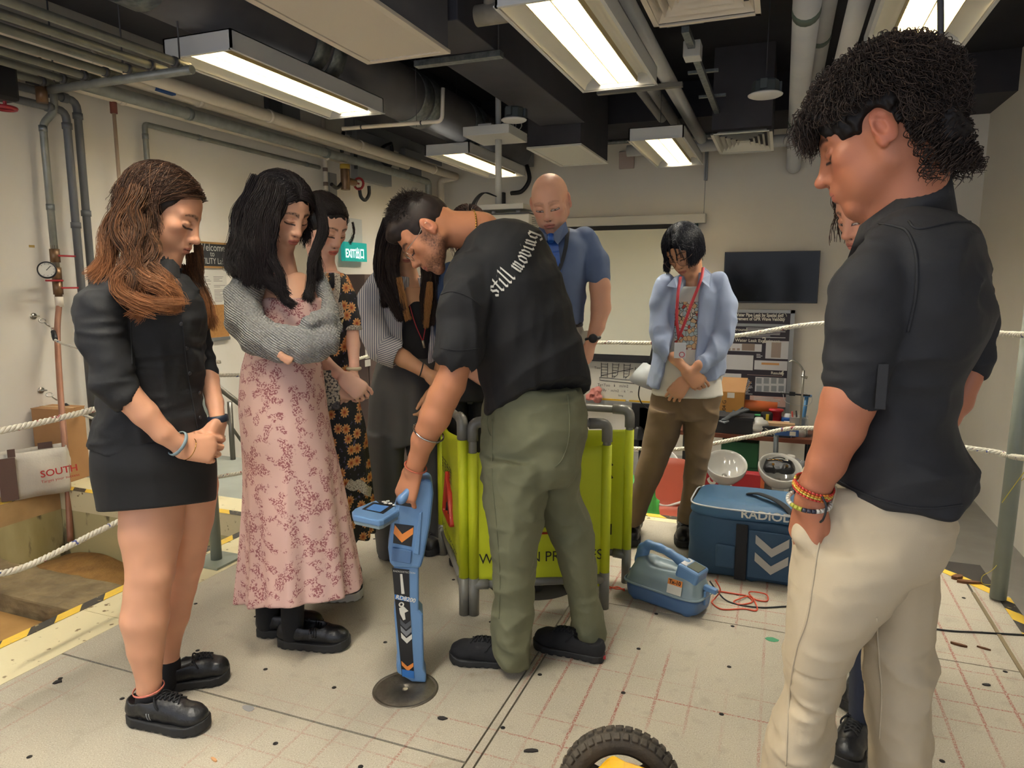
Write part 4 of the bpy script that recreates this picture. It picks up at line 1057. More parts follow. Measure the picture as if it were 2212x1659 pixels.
def strand_cols(N,K,c1,c2,rs,sides=3,grad=None):
 a = np.array(hexc(c1)[:3]); b = np.array(hexc(c2)[:3]); t = rs.rand(N,1,1)*.75
 if grad is not None: t = np.clip(t*.6+grad[None,:,None]*.9,0,1)
 t = np.broadcast_to(t,(N,K,1)); c = a*(1-t)+b*t; c = c*(.75+.5*rs.rand(N,1,1)); return np.repeat(c[:,:,None,:],sides,2).reshape(-1,3)
def join(parts):
 V = []; Q = []; C = []; o = 0
 for v,q,c in parts: V.append(v); Q.append(q+o); C.append(c); o += len(v)
 return np.vstack(V),np.vstack(Q),np.vstack(C)
def cloth_obj(name,S,m,parent,it=1,col=None,thick=0):
 V,Q = S.relaxed(it); return npmesh(name,V,Q,m,parent,col)
class Surf:
 """ray-cast helper onto finished meshes in figure space"""
 def __init__(s,objs):
  s.t = []
  for o in objs:
   me = o.data; n = len(me.vertices); V = np.empty(n*3,np.float32); me.vertices.foreach_get('co',V)
   s.t.append(BVHTree.FromPolygons(V.reshape(-1,3).tolist(),[tuple(p.vertices) for p in me.polygons]))
 def hit(s,o,d,far=9.0):
  best = None
  for t in s.t:
   h = t.ray_cast(Vector(o),Vector(d),far)
   if h[0] is not None and (best is None or h[3] < best[2]): best = (np.array(h[0]),np.array(h[1]),h[3])
  return best
 def near(s,p):
  best = None
  for t in s.t:
   h = t.find_nearest(Vector(p))
   if h[0] is not None and (best is None or h[3] < best[2]): best = (np.array(h[0]),np.array(h[1]),h[3])
  return best
def fig_eye(F):
 p = _C-F.B; return np.array([p @ F.r,p @ F.f,p[2]])
def onto(F,surf,px,py,off=.002):
 e = fig_eye(F); q = F.L(px,py,0); h = surf.hit(e,unit(q-e))
 if h is None: return None
 n = h[1] if h[1] @ (q-e) < 0 else -h[1]
 return h[0]+n*off,n
# ------------------------------------------------------------------ recorder: collects solids first, then sizes the grid to them
class Rec:
 def __init__(s,F=None): s.F = F; s.ops = []; s.lo = np.full(3,9.); s.hi = np.full(3,-9.); s.post = []
 def _bb(s,p,r): p = np.array(p,float); s.lo = np.minimum(s.lo,p-r); s.hi = np.maximum(s.hi,p+r)
 def cap(s,a,b,ra,rb=None,k=.012,op='u',**kw):
  if op == 'u': s._bb(a,ra); s._bb(b,ra if rb is None else rb)
  s.ops.append(('cap',(a,b,ra,rb,k,op),kw)); return s
 def chain(s,P,R,k=.012,op='u',**kw):
  R = [R]*len(P) if np.isscalar(R) else R
  for i in range(len(P)-1): s.cap(P[i],P[i+1],R[i],R[i+1],k,op,**kw)
  return s
 def ell(s,c,r,k=.012,op='u',R=None):
  if op == 'u': s._bb(c,np.max(r))
  s.ops.append(('ell',(c,r,k,op,R),{})); return s
 def loft(s,S,k=.012,op='u',**kw):
  if op == 'u':
   for z,cx,cy,rx,ry in S: s._bb((cx,cy,z),(rx,max(ry,rx if kw.get('rot') else ry),.005))
  s.ops.append(('loft',(S,k,op),kw)); return s
 def plane(s,*a,**k): s.ops.append(('plane',a,k)); return s
 def folds(s,*a,**k): s.ops.append(('folds',a,k)); return s
 def fn(s,*a,**k): s.ops.append(('fn',a,k)); return s
 # pixel flavoured versions
 def pc(s,pts,k=.012,op='u',**kw):
  """pts: (px, py, t, radius_px)"""
  P = [s.F.L(p[0],p[1],p[2]) for p in pts]; R = [s.F.m(p[0],p[3],p[2]) for p in pts]
  return s.chain(P,R,k,op,**kw)
 def pe(s,px,py,t,rx,rt,rz,k=.012,op='u',R=None):
  return s.ell(s.F.L(px,py,t),(s.F.m(px,rx,t),rt,s.F.m(px,rz,t)),k,op,R)
 def pl(s,rows,k=.012,op='u',**kw):
  """rows: (py, x_left, x_right, thickness, t)"""
  return s.loft([s.F.sec(*r) for r in rows],k,op,**kw)
 def cuff(s,px,py,t,dx,dy,dt,R,L=.2,k=.004):
  """hollow end of a sleeve: cuts a round mouth looking along (dx, dt, dy) px directions"""
  a = s.F.L(px,py,t); b = s.F.L(px+dx,py+dy,t+dt); d = unit(b-a); r = s.F.m(px,R,t)
  s.cap(a+d*r*.9,a+d*(r*.9+L),r,r,k,'s'); return s
 def run(s,h,pad=.02):
  S = SDF(s.lo-pad,s.hi+pad,h)
  for n,a,k in s.ops: getattr(S,n)(*a,**k)
  return S
 def mesh(s,name,m,h=.005,it=1,parent=None,paint=None):
  V,Q = s.run(h).relaxed(it); return npmesh(name,V,Q,m,parent if parent is not None else s.F.root,None if paint is None else paint(V))
def place_head(F,face,px,hp,t0,s=1.0,up=(0,0,1)):
 """put head so that its point hp (head space) appears at pixel px, head centre on plane t0"""
 M = head_matrix((0,0,0),face,up,s); v = M[:3,:3] @ np.array(hp,float)
 M[:3,3] = F.L(px[0],px[1],t0+v[1])-v; return M
def floorL(F,px,py,z=0.0):
 p = on_z(px,py,z)-F.B; return np.array([p @ F.r,p @ F.f,z])
def solid_col(V,c): return np.tile(np.array(hexc(c)[:3]),(len(V),1))
def body_mesh(F,parts,m,name='body'):
 V,Q,C = join(parts); return npmesh(name,V,Q,m,F.root,C)
def skin_part(R,skin,h=.004,it=1,M=None,tone=None):
 V,Q = R.run(h).relaxed(it); C = solid_col(V,skin); n = NZ[1](V[:,0]*30,V[:,1]*30,V[:,2]*30); C = C*(1+.05*n)[:,None]
 return V,Q,C
def head_part(M,skin,neck=(),h=.0019,sculpt={},paint={},it=1):
 """neck: (a, b, ra, rb) in figure space"""
 iv = lambda p: ixf(M,p)[0]; s = np.linalg.norm(M[:3,0]); nk = [(iv(a),iv(b),ra/s,rb/s) for a,b,ra,rb in neck]
 lo = np.array([-.105,-.135,-.15]); hi = np.array([.105,.145,.135])
 for a,b,ra,rb in nk:
  for p,r in ((a,ra),(b,rb)): lo = np.minimum(lo,p-r-.01); hi = np.maximum(hi,p+r+.01)
 S = sculpt_head(h,nk,lo=lo,hi=hi,**sculpt); V,Q = S.relaxed(it); C = paint_head(V,skin,**paint)
 return xf(M,V),Q,C
# ------------------------------------------------------------------ shoes
def shoe(F,heel,toe,w=.098,style='sneaker',mu=None,ms=None,h=.003,top=.075,label=None,lace=None,ankle=None,sole_h=.028,extra=None,name='shoe'):
 heel = np.array(heel,float); toe = np.array(toe,float); d = toe-heel; d[2] = 0; L = np.linalg.norm(d); y = d/L; x = np.array([y[1],-y[0],0])
 X = lambda V: heel+np.outer(V[:,0],x)+np.outer(V[:,1],y)+np.outer(V[:,2],[0,0,1.])
 W2 = w/2; sh = sole_h
 def outline(t):  # half width along the shoe, t 0..1
  return W2*np.interp(t,[0,.04,.12,.3,.5,.68,.82,.93,.98,1],[.35,.55,.70,.72,.80,.98,.96,.74,.45,.2])
 def cx(t): return .006*math.sin(t*3.1)
 S = SDF((-W2-.02,-.02,0.001),(W2+.02,L+.02,sh+.012),.003)
 X_,Y_,Z_ = S.ax[0][:,None,None],S.ax[1][None,:,None],S.ax[2][None,None,:]
 t = np.clip(Y_/L,0,1); ow = outline(t).astype(np.float32)
 d2 = np.maximum(np.abs(X_-.006*np.sin(t*3.1))-ow*1.03,np.maximum(-Y_,Y_-L)); zt = sh-.004*np.sin(t*3.14)+.010*np.clip((t-.85)/.15,0,1)
 zb = .001+.012*np.clip((t-.86)/.14,0,1)**2
 S.F = np.maximum(d2,np.maximum(Z_-zt,zb-Z_)).astype(np.float32)+.0
 if style in ('maryjane','boot','sneaker'):
  tr = (np.abs(((Y_*32/1.0) % 1)-.5) < .2) & (Z_ < .007); S.F = np.where(tr,np.maximum(S.F,.001),S.F)
 V,Q = S.relaxed(1); so = npmesh('sole',X(V),Q,ms,None)
 S = SDF((-W2-.02,-.02,sh*.6),(W2+.02,L+.02,top+.09),h)
 c = S.cap; e = S.ell; q = L
 e((.004,q*.80,sh+.012),(W2*.84,q*.19,.034 if style != 'boot' else .040),.02); c((.003,q*.55,sh+.020),(.003,q*.76,sh+.012),.036,.033,.02)
 c((0,q*.28,sh+.018),(0,q*.55,sh+.022),W2*.72,W2*.78,.02); e((0,q*.12,sh+.02),(W2*.66,q*.13,.045),.02)
 if style == 'boot': c((0,q*.22,sh+.02),(0,q*.20,top+.03),.045,.044,.02)
 else:
  c((0,q*.13,sh+.02),(0,q*.16,top-.012),W2*.58,W2*.60,.02); c((0,q*.34,sh+.026),(0,q*.27,top-.012),W2*.60,W2*.58,.02)
  c((0,q*.30,sh+.03),(0,q*.62,sh+.028),.034,.028,.02)
 # opening
 if style == 'maryjane': c((0,q*.18,top+.0),(0,q*.60,sh+.055),.034,.026,.006,'s')
 elif style == 'boot': c((0,q*.20,top+.045),(0,q*.2,top+.1),.036,.04,.006,'s')
 else: c((0,q*.15,top+.018),(0,q*.30,top+.022),.036,.034,.006,'s')
 S.F = np.maximum(S.F,(sh*.85-S.ax[2])[None,None,:]).astype(np.float32)
 S.fn(lambda a,b,z: .0012*NZ[0](a*60,b*60,z*60))
 V,Q = S.relaxed(1)
 up = npmesh(name,X(V),Q,mu,F.root)
 so.parent = up
 if lace is not None:
  mb = MB(); B = BVHTree.FromPolygons(V.tolist(),Q.tolist())
  def pt(a,b):
   hh = B.ray_cast(Vector((a,b,.3)),Vector((0,0,-1))); return (a,b,(hh[0].z if hh[0] is not None else top)+.003)
  for i in range(5):
   yy = q*(.40+.055*i); mb.tube([pt(-.020,yy),pt(-.007,yy+.008),pt(.007,yy+.014),pt(.020,yy+.02)],.0028,6); mb.tube([pt(.020,yy),pt(.007,yy+.008),pt(-.007,yy+.014),pt(-.020,yy+.02)],.0028,6)
  zt = pt(0,q*.36)[2]
  for sg in (-1,1):
   mb.tube(catmull([(0,q*.38,zt+.004),(sg*.022,q*.40,zt+.022),(sg*.04,q*.46,zt+.004),(sg*.028,q*.5,zt-.012),(0,q*.40,zt+.004)],5),.0028,6)
   mb.tube(catmull([(0,q*.38,zt+.004),(sg*.018,q*.47,zt-.001),(sg*.032,q*.56,zt-.022)],5),.0026,6)
  lo = mb.build('laces',lace,up)
  for v in lo.data.vertices: p = X(np.array([v.co[:]]))[0]; v.co = p
 if extra: extra(up,X,V,Q,L)
 if label: up['label'] = label
 return up
# ------------------------------------------------------------------ hair falling from a parting
def skull_pt(th,ph,grow=1.0):
 """point on the skull: th angle down from the crown, ph azimuth (0 = face)"""
 a = np.array([.0775*np.sin(th)*np.sin(ph),-.012+.0985*np.sin(th)*np.cos(ph),.032+.0835*np.cos(th)]); return a*grow
def fall_hair(M,F,rs,n,hang,K=20,part_x=0.0,ph_rng=(.9,2*math.pi-.9),th_end=1.75,grow=1.06,wave=(.006,9),spread=.01,tip=None,wob=.002,side_bias=None,face_ph=.75,layers=.012,hang_fn=None):
 """strands start on the parting, run over the skull and hang down; returns (n,K,3) in figure space"""
 out = np.zeros((n,K,3)); kk = np.arange(K)/(K-1)
 for i in range(n):
  ph = rs.uniform(*ph_rng); g = grow+rs.uniform(0,layers)/.09
  sg = 1 if math.sin(ph) > 0 else -1
  y0 = rs.uniform(-.075,.070); p0 = np.array([part_x+sg*.003,y0,0]); 
  zz = .032+.0835*math.sqrt(max(.05,1-((p0[1]+.012)/.0985)**2-(p0[0]/.0775)**2)); p0[2] = zz
  te = th_end+rs.uniform(-.12,.12); q1 = skull_pt(te,ph); q05 = skull_pt(te*.62,ph)
  ns = 8; A = [p0]
  d0 = p0-np.array([0,-.012,.032]); d2 = q1-np.array([0,-.012,.032])
  u0 = d0/np.array([.0775,.0985,.0835]); u2 = d2/np.array([.0775,.0985,.0835]); u0 /= np.linalg.norm(u0); u2 /= np.linalg.norm(u2)
  om = math.acos(np.clip(u0 @ u2,-1,1))
  pts = []
  for j in range(ns):
   f = j/(ns-1); u = (math.sin((1-f)*om)*u0+math.sin(f*om)*u2)/max(math.sin(om),1e-5)
   pts.append(np.array([0,-.012,.032])+u*np.array([.0775,.0985,.0835])*(g if j else 1.02))
  P = xf(M,np.array(pts)); L = hang(ph,rs) if callable(hang) else hang
  end = P[-1]; m = K-ns; side = M[:3,0]*math.sin(ph)
  Hs = np.linspace(0,1,m+1)[1:]
  base = end[None]+np.outer(Hs*L,[0,0,-1])
  dv = P[-1]-P[-2]; dv = dv/max(np.linalg.norm(dv),1e-6); base += np.outer((1-np.exp(-Hs*3))*.03,[dv[0],dv[1],0])
  if hang_fn is not None: base = hang_fn(base,Hs,ph,L)
  a = rs.rand()*6.3 if False else (ph*7.0)
  wv = np.sin(Hs*L*wave[1]*6.283/1.0+a+rs.uniform(-.5,.5))*wave[0]*np.minimum(1,Hs*3)
  base += np.outer(wv,[1,0,0])+np.outer(np.cos(Hs*L*wave[1]*6.283+a)*wave[0]*.7*np.minimum(1,Hs*3),[0,1,0])
  base += rs.randn(3)*spread*Hs[:,None]*[1,1,.3]
  out[i,:ns] = P; out[i,ns:] = base
 out += np.cumsum(rs.randn(n,K,3)*wob*.3,axis=1)
 return out
def cap_hair_part(M,hairline,h=.003,grow=1.05,color='#20191a',bumps=.002,extra=None,ear_cut=True):
 """solid under-cap of hair in head space; hairline(S) cuts the face free"""
 S = SDF((-.13,-.15,-.15),(.13,.15,.16),h)
 S.ell((0,-.014,.032),(.0765*grow,.097*grow,.0845*grow),.01); 
 if extra: extra(S)
 hairline(S)
 S.fn(lambda x,y,z: bumps*NZ[0](x*70,y*70,z*25))
 V,Q = S.relaxed(1); return xf(M,V),Q,solid_col(V,color)*(.8+.4*NZ[1](V[:,0]*90,V[:,1]*30,V[:,2]*90))[:,None]
def drape_line(F,surf,pts,r,name,m,off=.003,flat=None,K=40,closed=False,sides=8):
 """tube or strap lying on the figure's surface through the given photo pixels"""
 P = []
 C = catmull([(a,b,0) for a,b in pts],10)
 for a,b,_ in C:
  h = onto(F,surf,a,b,off)
  if h is not None: P.append((h[0],h[1]))
 if len(P) < 3: return None
 A = np.array([p[0] for p in P]); N_ = np.array([p[1] for p in P])
 A = (np.vstack([A[:1],A[:-1]])+A+np.vstack([A[1:],A[-1:]]))/3
 if flat is None: return MB().tube(A,r,sides).build(name,m,F.root)
 T = np.gradient(A,axis=0); T /= np.maximum(np.linalg.norm(T,axis=1),1e-9)[:,None]; Sd = np.cross(T,N_); Sd /= np.maximum(np.linalg.norm(Sd,axis=1),1e-9)[:,None]
 n = len(A); th = .0012; V = np.vstack([A-Sd*flat/2-N_*th,A+Sd*flat/2-N_*th,A+Sd*flat/2+N_*th,A-Sd*flat/2+N_*th])
 Q = [(i,i+1,n+i+1,n+i) for i in range(n-1)]+[(2*n+i,2*n+i+1,3*n+i+1,3*n+i) for i in range(n-1)]+[(n+i,n+i+1,2*n+i+1,2*n+i) for i in range(n-1)]+[(3*n+i,3*n+i+1,i+1,i) for i in range(n-1)]
 return npmesh(name,V,Q,m,F.root,smooth=False)
def stick_on(F,surf,V2,Fs,name,m,off=.0025,parent=None):
 """flat shapes given in photo pixels, laid on the figure's surface"""
 out = []; ok = []
 for p in V2:
  h = onto(F,surf,p[0],p[1],off); ok.append(h is not None); out.append(h[0] if h is not None else (0,0,0))
 Fs = [f for f in Fs if all(ok[i] for i in f)]
 mb = MB(); mb.add(out,Fs); return mb.build(name,m,parent or F.root)
def buttons(F,surf,pts,r,m,name='button'):
 for a,b in pts:
  h = onto(F,surf,a,b,.001)
  if h is None: continue
  Mx = frame_m(h[0],np.cross(h[1],(0.1,0,1)),h[1]); MB().lathe([(0,.0022),(r*.8,.0026),(r,.0015),(r,0)],n=12,M=Mx).build(name,m,F.root)
# ================================================================== PEOPLE
black_cot = mat('black_cotton','#131315',.8,bump=(500,.10),var=('#19191c',8,.5))
black_skirt = mat('black_skirt','#101012',.8,bump=(600,.08))
blk_leather = mat('black_leather','#151517',.38,bump=(160,.12)); blk_sole = mat('black_sole','#1a1a1b',.65); blk_knit = mat('black_knit','#141416',.9,bump=(400,.2))
lace_m = mat('black_lace','#101012',.8); skin_m = skin_mat('skin'); btn_m = mat('button_dark','#2c2c30',.3)
hair_m = hair_mat('hair','#3a2a20','#3a2a20')
def hairline_std(S,w=.064,top=.088,back=-.075):
 S.ell((0,.102,-.012),(w,.062,top),.006,'s'); S.ell((0,.05,-.11),(.062,.075,.07),.006,'s')
 S.F = np.maximum(S.F,(back-S.ax[2])[None,None,:]).astype(np.float32)
# ---------------------------------------------------------------- 1: woman in black shirt and skirt
def woman_black():
 F = Fig(345,1540,'person','young woman with long brown hair in a black shirt and short black skirt, hands clasped'); L = F.L
 sk = '#cf9878'
 tn = floorL(F,320,1558)[1]; tf = floorL(F,405,1480)[1]
 M = place_head(F,(.80,-.36,-.46),(423,521),(0,.108,-.031),.0,1.06)
 neck = [(xf(M,[(0,-.028,-.055)])[0],L(352,610,.0),.054,.058)]
 parts = [head_part(M,sk,neck,sculpt=dict(nose=1.05,browr=.8),paint=dict(lip='#b9705f',brow='#4a3426',lash='#33201a',brow_w=1.1,eye='down'))]
 # near leg, far leg
 R = Rec(F); R.pc([(330,1085,tn+.04,74),(326,1150,tn+.02,70),(325,1235,tn,55),(318,1275,tn,52),(313,1335,tn,56),(315,1400,tn,43),(322,1470,tn,29),(320,1520,tn,28)],.008)
 R.pe(340,1238,tn-.02,30,.045,34,.02)
 R.pc([(412,1050,tf-.05,62),(408,1120,tf-.04,55),(400,1215,tf-.01,42),(388,1270,tf,38),(368,1330,tf,44),(362,1390,tf,30),(367,1430,tf,22),(367,1465,tf,22)],.008)
 R.pc([(345,1060,.02,62),(335,900,.02,60),(335,640,.02,50)],.01)
 parts.append(skin_part(R,sk,.006,2))
 # near arm with hand, far arm with hand
 R = Rec(F); R.pc([(245,790,-.15,34),(266,846,-.16,36),(312,893,-.16,31),(352,935,-.16,25),(390,964,-.15,20)],.01)
 w1 = L(392,966,-.15); n1 = (-.1,-.9,.35)
 hand(R,w1,(.93,.25,-.22),n1,-1,1.0,curl=(.42,.55,.62,.7),spread=.1,thumb=(.45,.3))
 R.pc([(443,780,.12,20),(452,820,.08,21),(464,870,.0,19),(472,912,-.07,16)],.01)
 hand(R,L(472,916,-.075),(-.38,-.10,-.9),(.75,-.5,.1),1,.97,curl=(.5,.6,.65,.65),spread=.05,thumb=(.2,.3))
 parts.append(skin_part(R,sk,.0035,1))
 body_mesh(F,parts,skin_m)
 # shirt
 R = Rec(F)
 R.pc([(250,615,-.06,42),(216,668,-.12,55),(221,735,-.14,54),(241,795,-.15,48),(263,843,-.155,44)],.01)
 R.pc([(240,826,-.155,51),(263,847,-.155,47)],.002)
 R.pc([(405,640,.10,38),(426,710,.12,31),(440,775,.12,27),(446,800,.10,24)],.01); R.pc([(442,786,.115,28),(446,800,.10,27)],.002)
 R.cuff(263,846,-.155,60,62,.0,42,.12); R.cuff(446,796,.10,3,20,0,22,.10)
 R.pl([(592,322,402,.13,0),(612,262,420,.22,0),(650,222,438,.28,0),(705,212,444,.29,0),(760,216,444,.27,0),(820,208,442,.26,0),(880,196,448,.27,0),(935,189,454,.28,0),(972,184,458,.29,0)],.008)
 R.pc([(335,590,.0,40),(368,566,-.01,36)],.006); R.pc([(350,590,.0,30),(385,540,-.02,34)],.003,'s')
 R.folds(.009,10,(1.2,1.2,.6),1); R.folds(.005,20,(.5,.5,1.6),4)
 a,b = L(188,962,-.1),L(455,948,.15); nn = np.cross(b-a,(0,1,0)); R.plane(L(190,964,0),(-.06,.10,-1))
 sh = R.mesh('shirt',black_cot,.0048,1)
 R = Rec(F); R.pl([(935,198,448,.28,0),(975,191,462,.31,0),(1020,192,470,.33,.02),(1070,203,470,.34,.03),(1150,222,462,.34,.03)],.02)
 R.pl([(1085,216,462,.32,.03),(1170,228,456,.32,.03)],.004,'s')
 R.folds(.003,9,(1,1,.5),2)
 a,b = L(220,1126,-.05),L(468,1060,.16); d = b-a; n = unit((d[2],-.25*abs(d[0]),-abs(d[0]))); R.plane((a+b)/2,n)
 R.mesh('skirt',black_skirt,.006,1)
 S = Surf([sh])
 # collar, placket, seams
 drape_line(F,S,[(378,600),(388,650),(396,720),(404,800),(416,870),(430,950)],.002,'placket_seam',black_cot,.0015)
 buttons(F,S,[(391,700),(402,752),(409,806),(430,848),(431,902)],.006,btn_m)
 drape_line(F,S,[(280,600),(283,650),(283,720),(285,790)],.002,'sleeve_seam',black_cot,.001)
 C = MB(); cl = [L(330,598,-.09),L(352,588,-.11),L(372,600,-.10),(L(392,628,-.09))]; cu = [L(334,575,-.06),L(356,560,-.07),L(374,560,-.06),L(388,575,-.05)]
 C.add(cl+cu+[p+np.array([0,.006,0]) for p in cl+cu],[(0,1,5,4),(1,2,6,5),(2,3,7,6),(8,12,13,9),(9,13,14,10),(10,14,15,11),(0,4,12,8),(3,11,15,7),(4,5,13,12),(5,6,14,13),(6,7,15,14)],True)
 C.build('collar',black_cot,F.root)
 # watch, hair tie, bracelet, anklet
 def band(px,py,t,r,ax,w,m,name,th=.003):
  c = L(px,py,t); ax = unit(ax); u = unit(np.cross(ax,(0,1,.1))); v = np.cross(ax,u); n = 28
  mb = MB(); prof = [(r,-w/2),(r+th,-w/2*.8),(r+th,w/2*.8),(r,w/2)]; vs = []
  for q,z in prof:
   for k in range(n): a_ = 2*math.pi*k/n; vs.append(c+u*q*math.cos(a_)+v*q*math.sin(a_)+ax*z)
  fs = [(i*n+k,i*n+(k+1) % n,((i+1) % 4)*n+(k+1) % n,((i+1) % 4)*n+k) for i in range(4) for k in range(n)]
  mb.add(vs,fs,True); return mb.build(name,m,F.root)
 F.band = band
 band(471,905,-.065,.027,(.1,-.1,-1),.022,mat('band_navy','#1d2433',.5),'watch_band')
 band(384,958,-.15,.0345,(.75,.3,-.55),.010,mat('tie_teal','#7f9094',.7),'hair_tie')
 band(408,970,-.15,.032,(.75,.3,-.45),.002,mat('gold','#b98d45',.25,1.0),'bracelet',.0015)
 band(321,1487,tn,.0435,(.12,0,-1),.006,mat('anklet_pink','#c9705f',.6),'anklet',.002)
 # socks and shoes
 for (a,b,t_) in (((321,1500,30),(320,1535,31),tn),((367,1430,25),(366,1470,27),tf)):
  R = Rec(F); R.pc([(a[0],a[1],t_,a[2]),(b[0],b[1],t_,b[2])],.01); R.mesh('sock',blk_knit,.004,1)
 def reeb(up,X,V,Q,Lh):
  B = BVHTree.FromPolygons(V.tolist(),Q.tolist()); mb = MB()
  for yy in (.28,.31):
   pts = []
   for z in np.linspace(.035,.06,5):
    h = B.ray_cast(Vector((.2,Lh*yy+.12*(z-.035)*-1+.02,z)),Vector((-1,0,0)))
    if h[0]: pts.append(X(np.array([[h[0].x+.001,h[0].y,h[0].z]]))[0])
   if len(pts) > 2: mb.tube(pts,.0012,6)
  if mb.v: mb.build('side_stripe',mat('stripe_silver','#8a8c8f',.4),up)
 shoe(F,floorL(F,281,1556),floorL(F,452,1577),.100,'sneaker',blk_leather,blk_sole,.0028,.082,lace=lace_m,sole_h=.034,extra=reeb)
 shoe(F,floorL(F,368,1487),floorL(F,498,1461),.096,'sneaker',blk_leather,blk_sole,.0028,.082,lace=lace_m,sole_h=.034)
 # hair
 rs = np.random.RandomState(11); K = 22
 hp = [cap_hair_part(M,lambda S: (hairline_std(S,.070,.086,-.03),S.ell((0,.078,-.0),(.092,.076,.072),.006,'s')),.003,1.05,'#33251c')]
 St = fall_hair(M,F,rs,2300,lambda ph,r: r.uniform(.03,.10),K,part_x=-.012,ph_rng=(1.35,2*math.pi-1.35),th_end=1.62,grow=1.07,wave=(.003,9),spread=.01)
 V,Q = strand_mesh(St,np.linspace(.0009,.0006,K)); hp.append((V,Q,strand_cols(len(St),K,'#2c1f18','#6b4a33',rs)))
 g = []
 def gd(pts,rr): g.append(([L(*p) for p in pts],[F.m(350,r) for r in rr]))
 gd([(300,395,.02),(262,470,.02),(228,540,.0),(200,585,-.03)],(34,30,22,14)); gd([(290,420,-.04),(250,500,-.05),(225,560,-.09),(212,600,-.12)],(30,28,22,14))
 gd([(300,415,-.07),(284,455,-.11),(302,500,-.13),(278,550,-.15),(300,605,-.18),(318,640,-.19),(350,655,-.20),(380,668,-.19)],(24,22,20,22,18,14,10,5)); gd([(290,430,-.09),(262,500,-.12),(280,560,-.16),(262,610,-.19),(292,650,-.20),(322,672,-.20)],(26,24,22,18,12,5)); gd([(322,505,-.11),(335,545,-.13),(318,585,-.16),(345,620,-.19),(372,640,-.19),(376,655,-.19)],(10,12,13,10,7,3)); gd([(270,560,-.13),(290,600,-.18),(274,640,-.19),(300,668,-.20),(298,684,-.20)],(16,18,14,9,4))
 gd([(300,470,-.08),(285,550,-.13),(312,600,-.18),(345,630,-.19),(352,660,-.19)],(24,24,20,15,9)); gd([(330,500,-.10),(322,560,-.13),(350,610,-.17),(378,645,-.18)],(14,14,12,7))
 gd([(414,548,.10),(428,600,.10),(436,650,.08),(446,690,.06)],(14,18,14,7)); gd([(398,575,.08),(412,620,.06),(430,660,.03),(440,700,.02)],(14,16,13,6)); gd([(425,530,.12),(432,600,.12),(436,670,.10),(455,700,.08)],(8,12,9,4))
 St = guide_strands(g,4200,rs,.006,(.016,5),K=K); V,Q = strand_mesh(St,np.linspace(.0010,.0004,K))
 hp.append((V,Q,strand_cols(len(St),K,'#32241a','#94603a',rs,grad=np.clip(np.linspace(-.9,.95,K),0,1))))
 hair_obj('hair',hp,hair_m,F.root)
 return F
F1 = woman_black()
# ---------------------------------------------------------------- 2: woman in pink floral dress and grey knit
def floral_mat(name,bg,fg,sc=16,th=.5):
 m = mat(name,bg,.75); g = G(m); co = g.co(); w = g.noise(co,30,3,1)
 cl = g.ss(g.noise(g.co(loc=(3,1,2)),sc,2),th-.02,th+.05); n1 = g.ss(g.noise(co,190,2),.48,.53)
 g.color(g.mix(g.math('MULTIPLY',cl,n1),bg,fg)); g.bump(g.noise(co,300,2),.08,.002); return m
pinkf = floral_mat('pink_floral','#d2ada2','#95585a',27,.50)
knit = mat('grey_knit','#8d8c89',.95); g = G(knit); co = g.co((1,1,1),rot=(0,math.radians(-38),0)); s_ = g.sep(co)
wv = g.math('SINE',g.math('MULTIPLY',g.math('ADD',s_[2],g.math('MULTIPLY',g.noise(co,9,2),.02)),900)); wx = g.math('SINE',g.math('MULTIPLY',s_[0],700))
g.color(g.mix(g.ss(g.noise(co,140,3),.35,.7),'#a09f9b','#868582')); g.bump(g.math('ADD',wv,g.math('MULTIPLY',wx,.4)),.8,.003)
